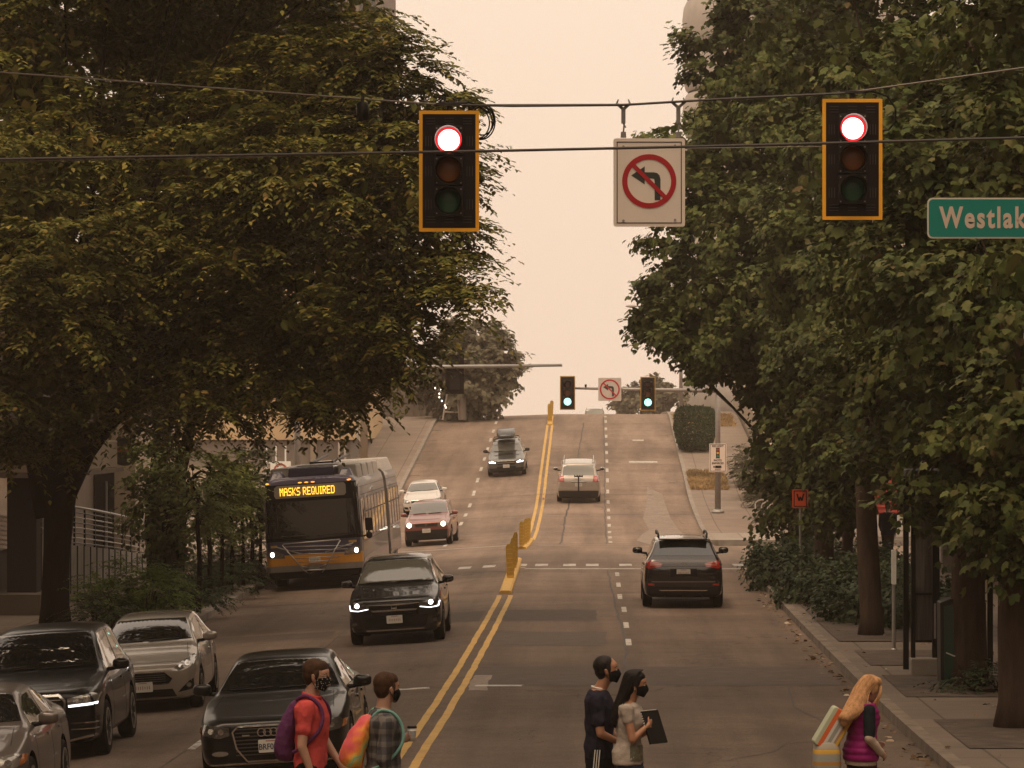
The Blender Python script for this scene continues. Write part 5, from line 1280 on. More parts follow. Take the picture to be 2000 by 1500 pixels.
# ---- fascias
def front_a(bvh, S, root, pm):      # black saloon with four-ring grille
    gp = [(-.40,.66), (-.46,.60), (-.42,.40), (-.30,.245), (.30,.245), (.42,.40), (.46,.60), (.40,.66)]
    gp = gp[::-1]
    panel(bvh, 'grille', gp, 'f', M_black, root, off=.004); frame_poly(bvh, 'grille_frame', gp, .020, M_chrome, root)
    slats(bvh, root, .43, .30, .65, 8, mat('grille_slat_mat', (.10,.095,.09), .3, .8), .014)
    lamp(bvh, root, [(.50,.56), (.62,.53), (.82,.57), (.875,.66), (.80,.70), (.50,.655)], M_lensd, dc=[(.60,.61,.035), (.72,.62,.035)])
    for sg in (1, -1):
        p = [(.83,.575), (.875,.60), (.885,.665), (.85,.67)]; panel(bvh, 'side_marker', p if sg > 0 else mir(p), 'f', M_amb, root, off=.012)
        p = [(.52,.29), (.80,.30), (.83,.42), (.50,.40)]; panel(bvh, 'fog_lamp_grille', p if sg > 0 else mir(p), 'f', M_black, root, off=.006)
        panel(bvh, 'fog_lamp', oval(sg*.62, .35, .10, .03), 'f', M_lens, root, off=.012)
    yy = -S['L']/2-.03
    b = MB()
    for k in range(4): b.ring((-.11+k*.0735, yy, .585), .040, .052, -.012, 28)
    b.build('ring_emblem', M_chrome, root)
    plate(root, yy-.012, .42, True, 'BRF0874')
    b = MB(); b.box((-.30, yy+.01, .555), (.09, .01, .018)); b.build('grille_badge', M_chrome, root)
    multi(bvh, 'bumper_seam', [[(-.8,.205), (.8,.205), (.8,.225), (-.8,.225)]], 'f', M_chrome, root, off=.004)
    multi(bvh, 'bumper_line', [lin((.47,.50), (.86,.52), .012), lin((-.86,.52), (-.47,.50), .012)], 'f', M_black, root, off=.003)
def front_crv(bvh, S, root, pm):     # new black compact SUV, lamps lit
    panel(bvh, 'grille', [(-.48,.70), (-.44,.60), (.44,.60), (.48,.70), (.52,.80), (-.52,.80)], 'f', M_black, root, off=.006)
    multi(bvh, 'grille_bar', [[(-.50,.785), (-.12,.765), (.12,.765), (.50,.785), (.50,.80), (-.50,.80)][::1], [(-.42,.655), (.42,.655), (.46,.69), (-.46,.69)]], 'f', M_chrome, root, off=.014)
    b = MB(); yy = -S['L']/2-.02
    for p0, p1 in (((-.05,.0,.775), (-.04,.0,.665)), ((.05,.0,.775), (.04,.0,.665)), ((-.045,.0,.715), (.045,.0,.715))):
        b.tube([(p0[0], yy-.02, p0[2]), (p1[0], yy-.02, p1[2])], .011, 6)
    b.build('letter_emblem', M_chrome, root)
    lamp(bvh, root, [(.46,.715), (.60,.67), (.86,.72), (.90,.86), (.80,.87), (.50,.80)], M_lensd, lit=(.72,.79), rl=.042, drl=[(.50,.712), (.70,.682), (.86,.70), (.885,.80), (.872,.805), (.845,.718), (.70,.700), (.51,.728)] )
    panel(bvh, 'lower_grille', [(-.60,.34), (.60,.34), (.66,.56), (-.66,.56)], 'f', M_black, root, off=.005)
    multi(bvh, 'bumper_trim', [[(-.55,.285), (.55,.285), (.58,.31), (-.58,.31)]], 'f', M_chrome, root, off=.012)
    for sg in (1, -1):
        p = [(.70,.36), (.88,.38), (.88,.55), (.72,.50)]; panel(bvh, 'fog_lamp_grille', p if sg > 0 else mir(p), 'f', M_clad, root, off=.006)
        panel(bvh, 'fog_lamp', oval(sg*.78, .44, .05, .035), 'f', M_lensd, root, off=.012)
    plate(root, yy-.03, .50)
    panel(bvh, 'lower_valance', [(-.80,.20), (.80,.20), (.86,.29), (-.86,.29)], 'f', M_clad, root, off=.01)
def front_hatch(bvh, S, root, pm):   # silver hatchback
    panel(bvh, 'grille', [(-.46,.52), (-.40,.45), (.40,.45), (.46,.52), (.34,.615), (-.34,.615)], 'f', M_black, root, off=.006)
    slats(bvh, root, .36, .47, .60, 4, mat('satin_slat', (.16,.15,.14), .35, .8), .010)
    frame_poly(bvh, 'grille_frame', [(-.46,.52), (-.40,.445), (.40,.445), (.46,.52), (.34,.62), (-.34,.62)], .012, M_chrome, root)
    lamp(bvh, root, [(.45,.645), (.55,.63), (.78,.70), (.82,.84), (.76,.85), (.60,.76)], M_lens, dc=[(.70,.74,.045), (.60,.70,.03)])
    panel(bvh, 'lower_grille', [(-.52,.24), (.52,.24), (.46,.36), (-.46,.36)], 'f', M_black, root, off=.006)
    for sg in (1, -1):
        p = [(.54,.30), (.78,.34), (.78,.50), (.72,.47)]; panel(bvh, 'fog_lamp_grille', p if sg > 0 else mir(p), 'f', M_black, root, off=.007)
        panel(bvh, 'fog_lamp', oval(sg*.71, .405, .035, .035), 'f', M_lens, root, off=.014)
    multi(bvh, 'lip_trim', [lin((-.74,.235), (-.3,.205), .016), lin((-.3,.205), (.3,.205), .016), lin((.3,.205), (.74,.235), .016)], 'f', M_chrome, root, off=.012)
    plate(root, -S['L']/2-.03, .41)
def front_suv(bvh, S, root, pm):     # large black SUV with bright lamp bar
    gp = [(-.42,.88), (-.50,.80), (-.44,.42), (-.30,.32), (.30,.32), (.44,.42), (.50,.80), (.42,.88)][::-1]
    panel(bvh, 'grille', gp, 'f', M_black, root, off=.004); frame_poly(bvh, 'grille_frame', gp, .03, M_chrome, root)
    slats(bvh, root, .44, .40, .86, 6, M_chrome, .016)
    lamp(bvh, root, [(.53,.72), (.90,.74), (.93,.86), (.84,.89), (.53,.83)], M_lens, drl=[(.54,.715), (.90,.735), (.905,.765), (.54,.745)], dc=[(.64,.80,.04), (.77,.81,.04)])
    for sg in (1, -1):
        p = [(.54,.34), (.90,.38), (.92,.58), (.56,.60)]; panel(bvh, 'air_intake', p if sg > 0 else mir(p), 'f', M_black, root, off=.005)
        o = multi(bvh, 'intake_slat', [[(sg*.56 if sg > 0 else -.90, z-.008), (.90 if sg > 0 else -.56, z-.008), (.90 if sg > 0 else -.56, z+.008), (sg*.56 if sg > 0 else -.90, z+.008)] for z in (.42,.50)], 'f', M_chrome, root, off=.012)
    multi(bvh, 'lip_trim', [lin((-.88,.335), (-.5,.27), .025), lin((-.5,.27), (.5,.27), .025), lin((.5,.27), (.88,.335), .025)], 'f', M_chrome, root, off=.012)
    plate(root, -S['L']/2-.04, .52)
def front_sedan(bvh, S, root, pm):   # grey saloon at the corner / white saloon
    panel(bvh, 'grille', [(-.42,.58), (.42,.58), (.46,.68), (-.46,.68)], 'f', M_black, root, off=.006)
    multi(bvh, 'grille_bar', [[(-.46,.66), (.46,.66), (.46,.68), (-.46,.68)]], 'f', M_chrome, root, off=.014)
    lamp(bvh, root, [(.48,.57), (.66,.545), (.84,.60), (.86,.71), (.78,.73), (.50,.68)], M_lens, lit=S.get('lit'), rl=.05, dc=[(.60,.62,.04), (.73,.64,.035)], drl=S.get('drl'))
    for sg in (1, -1):
        p = [(.83,.60), (.87,.62), (.875,.70), (.845,.71)]; panel(bvh, 'side_marker', p if sg > 0 else mir(p), 'f', M_amb, root, off=.012)
        p = [(.56,.30), (.80,.32), (.80,.42), (.58,.40)]; panel(bvh, 'fog_lamp_grille', p if sg > 0 else mir(p), 'f', M_black, root, off=.006)
    panel(bvh, 'lower_grille', [(-.50,.28), (.50,.28), (.54,.42), (-.54,.42)], 'f', M_black, root, off=.006)
    plate(root, -S['L']/2-.03, .47)
def front_redsuv(bvh, S, root, pm):
    panel(bvh, 'grille', [(-.40,.72), (.40,.72), (.43,.84), (-.43,.84)], 'f', M_black, root, off=.006); slats(bvh, root, .41, .72, .84, 3, M_chrome, .016)
    lamp(bvh, root, [(.44,.70), (.80,.72), (.83,.86), (.74,.90), (.46,.85)], M_lens, lit=(.64,.80), rl=.085)
    panel(bvh, 'bumper_cladding', [(-.80,.24), (.80,.24), (.84,.60), (-.84,.60)], 'f', M_clad, root, off=.012)
    panel(bvh, 'lower_grille', [(-.38,.34), (.38,.34), (.38,.44), (-.38,.44)], 'f', M_black, root, off=.018)
    plate(root, -S['L']/2-.035, .58)
    b = MB(); b.ring((0, -S['L']/2-.03, .78), .028, .045, -.01, 20); b.build('round_emblem', M_chrome, root)
def front_wagon(bvh, S, root, pm):   # wagon with roof box
    panel(bvh, 'grille', [(-.40,.58), (.40,.58), (.47,.68), (.43,.77), (-.43,.77), (-.47,.68)], 'f', M_black, root, off=.006)
    multi(bvh, 'grille_bar', [[(-.44,.67), (.44,.67), (.44,.70), (-.44,.70)], [(-.43,.755), (.43,.755), (.42,.775), (-.42,.775)]], 'f', M_chrome, root, off=.014)
    lamp(bvh, root, [(.48,.66), (.82,.68), (.86,.82), (.76,.84), (.50,.78)], M_lensd, drl=[(.50,.67), (.80,.69), (.82,.76), (.62,.75), (.50,.735)], lit=(.66,.74), rl=.045)
    panel(bvh, 'bumper_cladding', [(-.84,.22), (.84,.22), (.88,.44), (-.88,.44)], 'f', M_clad, root, off=.010)
    panel(bvh, 'lower_grille', [(-.45,.38), (.45,.38), (.45,.52), (-.45,.52)], 'f', M_black, root, off=.012)
    plate(root, -S['L']/2-.03, .53)
    panel(bvh, 'bonnet_scoop', [(-.36,-S['L']/2+.72), (.36,-S['L']/2+.72), (.33,-S['L']/2+1.0), (-.33,-S['L']/2+1.0)], 't', M_black, root, off=.012)
def rear_rav(bvh, S, root, pm):
    H = S['H']
    for sg in (1, -1):
        p = [(.47,.96), (.78,.90), (.86,.93), (.87,1.06), (.74,1.08), (.48,1.02)]; panel(bvh, 'tail_lamp', p if sg > 0 else mir(p), 'r', M_red, root, off=.010)
        p = [(.50,.985), (.76,.96), (.76,1.0), (.50,1.005)]; panel(bvh, 'lamp_strip', p if sg > 0 else mir(p), 'r', M_redp, root, off=.018)
        p = [(.66,.525), (.80,.525), (.80,.575), (.66,.565)]; panel(bvh, 'bumper_reflector', p if sg > 0 else mir(p), 'r', M_red, root, off=.016)
        b = MB(); b.tube([(sg*.56, -1.05, H-.02), (sg*.565, -.95, H+.05), (sg*.565, 0, H+.075), (sg*.56, 1.15, H+.06), (sg*.545, 1.42, H-.02)], .024, 8); b.build('roof_rail', M_black, root, smooth=True)
    multi(bvh, 'tailgate_bar', [[(-.5,.955), (.5,.955), (.5,.995), (-.5,.995)]], 'r', mat('dark_satin', (.10,.09,.085), .25, .7), root, off=.012)
    multi(bvh, 'bumper_trim', [[(-.72,.60), (.72,.60), (.72,.615), (-.72,.615)], [(-.50,.40), (.50,.40), (.56,.425), (-.56,.425)]], 'r', M_chrome, root, off=.012)
    panel(bvh, 'plate_recess', [(-.30,.72), (.30,.72), (.30,.90), (-.30,.90)], 'r', M_black, root, off=.004)
    frame_poly(bvh, 'plate_surround', [(-.30,.72), (.30,.72), (.30,.90), (-.30,.90)], .012, mat('dark_satin', (.10,.09,.085), .25, .7), root, 'r')
    panel(bvh, 'bumper_cladding', [(-.86,.26), (.86,.26), (.88,.50), (-.88,.50)], 'r', M_clad, root, off=.006)
    plate(root, S['L']/2-.005, .815, False)
    b = MB(); b.ring((0, S['L']/2-.045, .985), .03, .045, .012, 24); b.ring((0, S['L']/2-.045, .985), .010, .02, .012, 16); b.build('oval_emblem', M_chrome, root)
    b = MB()
    for k in range(4): b.box((-.62+k*.045, S['L']/2-.04, .80), (.028, .01, .022))
    for k in range(3): b.box((.50+k*.045, S['L']/2-.04, .79), (.028, .01, .022))
    b.build('model_badge', M_chrome, root)
    bb = MB(); bb.box((0, 1.78, H-.045), (1.10, .26, .035)); bb.build('spoiler', pm, root, bevel=.012)
    bb = MB(); bb.tube([(0, 1.93, 1.14), (-.34, 1.90, 1.18)], .012, 6); bb.build('rear_wiper', M_black, root)
    for k in range(5): pass
    bb = MB(); bb.box((0, 1.9, .30), (.10, .12, .08)); bb.build('tow_hitch', M_black, root)
    bb = MB(); bb.tube([(-.6, 1.75, .27), (.6, 1.75, .27)], .05, 8); bb.build('rear_silencer', M_steel, root)
    panel(bvh, 'sunroof', [(-.45,-.55), (.45,-.55), (.45,.2), (-.45,.2)], 't', M_glass, root, off=.004)
def rear_lx(bvh, S, root, pm):
    H = S['H']
    for sg in (1, -1):
        p = [(.62,.98), (.90,.98), (.90,1.22), (.66,1.24)]; panel(bvh, 'tail_lamp', p if sg > 0 else mir(p), 'r', M_red, root, off=.012)
        panel(bvh, 'lamp_reflector', oval(sg*.76, 1.10, .07, .07), 'r', M_redp, root, off=.02)
        b = MB(); b.tube([(sg*.66, -1.2, H), (sg*.66, -1.0, H+.035), (sg*.66, 1.5, H+.035), (sg*.66, 1.75, H)], .025, 8); b.build('roof_rail', M_chrome, root, smooth=True)
    panel(bvh, 'bumper_step', [(-.86,.62), (.86,.62), (.86,.72), (-.86,.72)], 'r', M_chrome if False else pm, root, off=.05, thick=.05)
    multi(bvh, 'tailgate_bar', [[(-.34,.955), (.34,.955), (.34,1.0), (-.34,1.0)]], 'r', M_chrome, root, off=.015)
    panel(bvh, 'bumper_cladding', [(-.86,.26), (.86,.26), (.88,.58), (-.88,.58)], 'r', M_clad, root, off=.012)
    plate(root, S['L']/2-.0, .86, False)
    b = MB(); y = S['L']/2+.10; b.tube([(0, y, .42), (0, y, 1.22)], .03, 8); b.tube([(-.18, y+.02, 1.24), (.18, y+.02, 1.24)], .028, 8); b.tube([(0, y-.5, .44), (0, y, .44)], .03, 8)
    for x in (-.17, .17, -.06, .06): b.tube([(x, y+.02, 1.2), (x, y+.05, 1.31)], .02, 6)
    b.build('hitch_rack', M_black, root)
def nofront(bvh, S, root, pm): front_sedan(bvh, S, root, pm)
SED = dict(kind='sedan', fo=.90, wb=2.80, rw=.33)
P_blk = paint('black_paint', (.006,.0056,.0056), .0, .3, .5, .25); P_blk2 = paint('black_metallic_paint', (.009,.0085,.0085), .0, .25, .6, .3)
P_sil = paint('champagne_silver_paint', (.33,.285,.24), .6, .34); P_grey = paint('warm_grey_paint', (.125,.10,.09), .5, .36, .6)
P_dkr = paint('dark_brown_black_paint', (.030,.024,.024), .5, .2); P_red = paint('dusty_red_paint', (.22,.055,.045), .35, .32); P_wht = paint('white_car_paint', (.60,.55,.50), .05, .35)
P_sub = paint('grey_green_paint', (.085,.085,.075), .5, .3); P_lx = paint('pale_gold_paint', (.36,.31,.27), .55, .32); P_far = paint('far_grey_paint', (.12,.11,.10), .4, .4)
SPEC = dict(
 a4=dict(SED, L=4.70, W=1.83, H=1.43, hf=.74, cowlz=.97, belt=.93, rbelt=.99, yc=1.42, r0=2.15, r1=3.25, yd=4.05, deck=1.03, tail=.93, wt=.635, zb=.17, front=front_a, rear=tail_default, rdrop=.05, trimw=1, mz=.09),
 crv=dict(kind='suv', L=4.59, W=1.855, H=1.68, hf=.90, cowlz=1.13, belt=1.06, rbelt=1.17, yc=1.22, r0=1.95, r1=3.95, yd=4.42, tail=1.05, wt=.68, zb=.22, zm=.70, fo=.90, wb=2.66, rw=.355, front=front_crv, rear=tail_default, blunt=.86, rim=M_rimd, mm=M_clad if False else P_blk2, glass=M_glassl),
 fiesta=dict(kind='hatch', L=4.05, W=1.72, H=1.47, hf=.74, cowlz=1.02, belt=.95, rbelt=1.05, yc=1.12, r0=1.95, r1=3.45, yd=3.92, tail=1.0, wt=.66, zb=.18, fo=.82, wb=2.49, rw=.31, front=front_hatch, rear=tail_default, mz=.12),
 q=dict(kind='suv', L=4.70, W=1.93, H=1.73, hf=.93, cowlz=1.13, belt=1.06, rbelt=1.14, yc=1.45, r0=2.02, r1=4.0, yd=4.5, tail=1.05, wt=.69, zb=.22, zm=.70, fo=.88, wb=2.87, rw=.375, front=front_suv, rear=tail_default, blunt=.88, trimw=1, spokes=7),
 hond=dict(SED, L=4.62, W=1.80, H=1.42, hf=.73, cowlz=.98, belt=.93, rbelt=1.0, yc=1.25, r0=2.0, r1=3.35, yd=4.2, deck=1.05, tail=.93, wt=.64, zb=.17, front=front_sedan, rear=tail_default, wb=2.70, rw=.325, glass=M_glass, rdrop=.05, trimw=1, spokes=10, mz=.09),
 white=dict(SED, L=4.55, W=1.70, H=1.38, hf=.70, cowlz=.94, belt=.88, rbelt=.93, yc=1.3, r0=1.95, r1=3.05, yd=3.75, deck=.97, tail=.88, wt=.66, zb=.20, front=front_sedan, rear=tail_default, rw=.30, wb=2.6, glass=M_glassl),
 red=dict(kind='suv', L=4.50, W=1.78, H=1.68, hf=.92, cowlz=1.14, belt=1.06, rbelt=1.10, yc=1.15, r0=1.8, r1=3.95, yd=4.35, tail=1.1, wt=.72, zb=.22, zm=.70, fo=.85, wb=2.62, rw=.345, front=front_redsuv, rear=tail_default, blunt=.90, glass=M_glassl, mm=P_red),
 sub=dict(kind='suv', L=4.82, W=1.84, H=1.60, hf=.84, cowlz=1.08, belt=1.02, rbelt=1.08, yc=1.25, r0=2.0, r1=4.15, yd=4.65, tail=1.0, wt=.68, zb=.22, zm=.66, fo=.93, wb=2.75, rw=.345, front=front_wagon, rear=tail_default, glass=M_glassl, mm=M_clad),
 rav=dict(kind='suv', L=4.60, W=1.845, H=1.60, hf=.92, cowlz=1.13, belt=1.07, rbelt=1.12, yc=1.2, r0=1.9, r1=4.02, yd=4.45, tail=1.08, wt=.68, zb=.24, zm=.70, fo=.93, wb=2.66, rw=.36, front=front_sedan, rear=rear_rav, mm=M_clad, rim=M_rimd, mz=.13),
 lx=dict(kind='suv', L=4.89, W=1.94, H=1.82, hf=1.02, cowlz=1.22, belt=1.15, rbelt=1.18, yc=1.3, r0=1.95, r1=4.45, yd=4.72, tail=1.18, wt=.76, zb=.24, zm=.75, fo=.85, wb=2.85, rw=.39, front=front_sedan, rear=rear_lx, blunt=.9, glass=M_glassl, mm=P_lx, mz=.14),
)
def park(root, X, Y, yaw=0, back=False, L=4.6, yc=None):
    """Y = distance of the end facing the camera"""
    yy = Y+L/2; z0 = rz(X, yy-1.3); z1 = rz(X, yy+1.3); pitch = math.atan2(z1-z0, 2.6); zl = rz(X-.7, yy); zr = rz(X+.7, yy); roll = math.atan2(zl-zr, 1.4)
    root.location = (X, yy, (z0+z1)/2+.003)
    M = Matrix.Rotation(yaw, 4, 'Z') @ Matrix.Rotation(pitch, 4, 'X') @ Matrix.Rotation(roll, 4, 'Y')
    if back: M = M @ Matrix.Rotation(math.pi, 4, 'Z')
    root.rotation_euler = M.to_euler()
def carat(key, pm, label, px, Y, yaw=0, back=False, name='car', cat='car', group=None, X=None):
    S = SPEC[key]; r, bvh = make_car(S, label, pm, cat, name, group)
    x = X if X is not None else (px-VPX)/F*Y
    park(r, x, Y, yaw, back, S['L']); return r, bvh
c1, bv = carat('a4', P_blk, 'black saloon with a four ring grille waiting behind the man in red', 535, 42.8)
# saloon parking sticker / interior mirror seen through the screen
c2, _ = carat('crv', P_blk2, 'shiny black compact SUV with lit headlights driving ahead of the bus', 774, 70, name='suv', cat='SUV')
c3, _ = carat('fiesta', P_sil, 'silver beige small hatchback parked behind the big black SUV', 278, 56.0, group='cars queued along the left kerb', yaw=math.radians(1.0))
c4, _ = carat('q', P_blk, 'big black SUV with a bright white lamp bar, between the hatchback and the grey saloon', 56, 47.8, name='suv', cat='SUV', group='cars queued along the left kerb', yaw=math.radians(.8))
c5, _ = carat('hond', P_grey, 'warm grey saloon cut off by the bottom left corner', -118, 39.2, group='cars queued along the left kerb', yaw=math.radians(1))
c6, _ = carat('white', P_wht, 'white saloon partly hidden behind the red SUV', 826, 156, yaw=math.radians(-1))
c7, _ = carat('red', P_red, 'dusty red SUV with glowing headlights beside the bus', 840, 134.5, name='suv', cat='SUV', yaw=math.radians(-2.5))
c8, _ = carat('sub', P_sub, 'grey wagon with a black roof box coming down the hill', 990, 171, name='wagon')
c9, _ = carat('rav', P_dkr, 'dark brown black SUV driving away in the right lane', 1335, 81, back=True, name='suv', cat='SUV')
c10, _ = carat('lx', P_lx, 'pale gold SUV with a bicycle hitch rack driving up the hill', 1130, 158.5, back=True, name='suv', cat='SUV')
c11, _ = carat('lx', P_far, 'hazy car roof just disappearing over the crest', 1161, 297, back=True, name='suv', cat='SUV')
# roof box and bars for the wagon: parts of nothing but carried cargo
S = SPEC['sub']; t = thing('roof_box', 'black roof box strapped on top of the grey wagon', 'roof box')
t.location = c8.location; t.rotation_euler = c8.rotation_euler
rows = []
for y, sx_, z0, z1 in ((-1.15,.25,.10,.20), (-1.05,.36,.07,.27), (-.7,.43,.06,.38), (0,.45,.06,.43), (.6,.45,.06,.42), (.95,.42,.07,.38), (1.05,.36,.09,.30)):
    pts = rrect(sx_*2, z1-z0, min(.09, (z1-z0)*.45), 3); rows.append([(u, y, S['H']+.06+(z0+z1)/2+v) for u, v in pts])
b = MB(); b.grid(rows, closed=True); n_ = len(rows[0]); b.f += [tuple(range(n_)), tuple(range(len(b.v)-n_, len(b.v)))]; b.m += [0, 0]
b.build('lid', mat('roof_box_black', (.02,.02,.02), .3, coat=.4), t, smooth=True)
b = MB()
for y in (-.55, .55): b.tube([(-.62, y, S['H']-.03), (-.60, y, S['H']+.08), (.60, y, S['H']+.08), (.62, y, S['H']-.03)], .022, 6)
b.build('crossbar', M_black, t)
# ------------------------------------------------------------------ articulated bus
FONT5 = {'M':['10001','11011','10101','10101','10001','10001','10001'],'A':['01110','10001','10001','11111','10001','10001','10001'],'S':['01111','10000','10000','01110','00001','00001','11110'],
 'K':['10001','10010','10100','11000','10100','10010','10001'],'R':['11110','10001','10001','11110','10100','10010','10001'],'E':['11111','10000','10000','11110','10000','10000','11111'],
 'Q':['01110','10001','10001','10001','10101','10010','01101'],'U':['10001','10001','10001','10001','10001','10001','01110'],'I':['111','010','010','010','010','010','111'],'D':['11110','10001','10001','10001','10001','10001','11110'],' ':['00']*7}
M_busg = mat('bus_grey_paint', (.20,.178,.165), .4, .2, coat=.3, var=.1); M_busp = mat('bus_dark_blue_paint', (.045,.040,.070), .35, coat=.5); M_busy = mat('bus_orange_yellow_paint', (.55,.24,.03), .4, coat=.4, var=.08)
M_bust = mat('bus_top_blue_paint', (.115,.10,.155), .4, coat=.4); M_bell = mat('bellows', (.035,.032,.030), .9); M_led = mat('sign_led', (1,.6,.05), .5, emit=(1,.55,.04), es=2.3)
M_sigl = mat('sign_glass', (.20,.175,.15), .12, spec=.8); M_roofp = mat('bus_roof_pod', (.42,.37,.32), .6, var=.1)
M_amk = mat('lit_marker', (1,.4,.05), .4, emit=(1,.38,.06), es=1.5)
def bus_shell(L, W_, z0, z1, m, frontround=True):
    w0 = W_/2; rings = []
    ys = [(0, .90, .06), (.05, .955, .03), (.16, .985, .01), (.4, 1, 0), (L-.1, 1, 0), (L, .985, 0)] if frontround else [(0, 1, 0), (.1, 1, 0), (L-.3, 1, 0), (L-.08, .98, .02), (L, .93, .05)]
    prof = [(.0, z0), (.80, z0), (.97, z0+.03), (1.0, z0+.14), (1.0, 1.2), (.99, 2.2), (.965, z1-.32), (.93, z1-.15), (.85, z1-.05), (.6, z1-.01), (0, z1)]
    for y, k, dz in ys:
        h = [(x*w0*k, z-(dz if z > 1.5 else -dz*.3)) for x, z in prof]; rings.append([(x, y-L/2, z) for x, z in h]+[(-x, y-L/2, z) for x, z in h[-2:0:-1]])
    mb = MB(); mb.grid(rings, closed=True); n = len(rings[0]); mb.f += [tuple(range(n)), tuple(range(len(mb.v)-n, len(mb.v)))]; mb.m += [0, 0]
    me = mb.mesh('body'); me.materials.append(m); o = bpy.data.objects.new('body', me); COL.objects.link(o)
    bm = bmesh.new(); bm.from_mesh(me); bvh = BVHTree.FromBMesh(bm); bm.free()
    me.polygons.foreach_set('use_smooth', np.ones(len(me.polygons), bool)); me.set_sharp_from_angle(angle=math.radians(32)); return o, bvh
def rect(x0, x1, z0, z1): return [(x0, z0), (x1, z0), (x1, z1), (x0, z1)]
L1, LJ, L2, BW = 11.3, 1.1, 5.9, 2.58
bus = thing('articulated_bus', 'articulated city bus with an amber lit sign and a folded bicycle rack on its front', 'bus')
body, bvh = bus_shell(L1, BW, .28, 2.97, M_busg); body.parent = bus
w0 = BW/2; A = -L1/2
panel(bvh, 'front_cap', [(-1.24,2.78),(1.24,2.78),(1.16,2.89),(.9,2.945),(-.9,2.945),(-1.16,2.89)], 'f', M_bust, bus, off=.012)
panel(bvh, 'front_mask', rect(-1.27, 1.27, 1.28, 2.78), 'f', M_black, bus, off=.006)
panel(bvh, 'windscreen', [(-1.19,1.38),(0,1.31),(1.19,1.38),(1.20,2.33),(-1.20,2.33)], 'f', M_glass, bus, off=.018, g=.2)
sg_ = panel(bvh, 'destination_sign', [(-.93,2.42),(.88,2.42),(.93,2.48),(.93,2.70),(.88,2.76),(-.88,2.76),(-.96,2.70),(-.97,2.50)], 'f', M_sigl, bus, off=.020, g=.3)
b = MB(); x = 0; dot = .0265; cells = []
for ch in 'MASKS REQUIRED':
    g_ = FONT5[ch]
    for r_ in range(7):
        for c_ in range(len(g_[0])):
            if g_[r_][c_] == '1': cells.append((x+c_, 6-r_))
    x += len(g_[0])+1
tw = (x-1)*dot*.70
for cx, cz_ in cells: b.box((-.08-tw/2+cx*dot*.70, A-.042, 2.50+cz_*dot*1.12), (dot*.62, .006, dot*.98))
b.build('led_letters', M_led, sg_)
panel(bvh, 'lower_mask', rect(-1.28, 1.28, .92, 1.275), 'f', M_busp, bus, off=.007)
panel(bvh, 'yellow_band', rect(-1.27, 1.27, .64, .915), 'f', M_busy, bus, off=.009)
panel(bvh, 'bumper', [(-1.28,.48),(1.28,.48),(1.28,.635),(-1.28,.635)], 'f', M_busg, bus, off=.045, thick=.04)
panel(bvh, 'lower_skirt', rect(-1.22, 1.22, .30, .475), 'f', M_black, bus, off=.01)
for sg in (-1, 1):
    p = [(.78,.84),(1.20,.86),(1.22,1.04),(1.05,1.06),(.80,.96)]
    h = panel(bvh, 'headlight', p if sg > 0 else mir(p), 'f', M_lens, bus, off=.022)
    panel(bvh, 'lamp_bulb', oval(sg*1.11, .95, .05, .066), 'f', M_lampw, h, off=.03, g=.3); panel(bvh, 'lamp_reflector', oval(sg*.90, .92, .06, .045), 'f', M_chrome, h, off=.03, g=.3)
for x_ in (-1.13, -.27, -.10, .07, 1.02):
    panel(bvh, 'marker_lamp', oval(x_, 2.815, .055, .018, 8), 'f', M_amk, bus, off=.022, g=.3)
multi(bvh, 'fleet_number', [rect(.92,1.13,1.16,1.22), rect(-1.14,-.97,1.13,1.19)], 'f', mat('fleet_number_gold', (.35,.22,.06), .5), bus, off=.014, g=.3)
plt = plate(bus, A-.07, .77)
b = MB(); b.tube([(-.85,A-.055,1.42),(-.1,A-.06,1.40)], .014, 5); b.tube([(.1,A-.06,1.40),(.95,A-.055,1.42)], .014, 5); b.build('wiper', M_black, bus)
# folded bicycle rack
b = MB(); r = .017; yf = A-.20
def tb(p, q, rr=r): b.tube([p, q], rr, 6)
tb((-.80,yf,1.22),(.70,yf,1.26), .022); tb((-.82,yf-.02,1.20),(-.28,yf-.05,.50)); tb((.72,yf-.02,1.24),(.25,yf-.05,.52)); tb((-.28,yf-.05,.50),(.25,yf-.05,.50))
for k in range(5): z = 1.15-k*.105; tb((-.76+k*.085,yf-.02,z),(1.0-k*.10,yf+.02,z-.06+.015*k), .012)
tb((-1.0,yf+.05,1.16),(-.3,yf,.93)); tb((1.05,yf+.05,1.15),(.3,yf,.95)); tb((-.35,yf,.62),(-.18,A-.05,.56)); tb((.3,yf,.62),(.15,A-.05,.56)); tb((-.28,yf,.50),(-.20,A-.04,.42)); tb((.25,yf,.50),(.18,A-.04,.42))
b.build('bicycle_rack', M_steel, bus, smooth=True)
# mirrors
for sg, sz in ((1, (.20,.10,.34)), (-1, (.09,.08,.30))):
    b = MB(); b.rbox((sg*(w0+.20), A-.12, 1.62), sz, .04); mm = b.build('mirror', M_black, bus, bevel=.015)
    b = MB(); b.tube([(sg*(w0-.06),A+.1,1.30),(sg*(w0+.10),A-.10,1.32),(sg*(w0+.19),A-.12,1.45)], .022, 6); b.ell((sg*(w0+.19),A-.13,1.33), (.09,.05,.09), 10, 8); b.build('mirror_arm', M_black, mm)
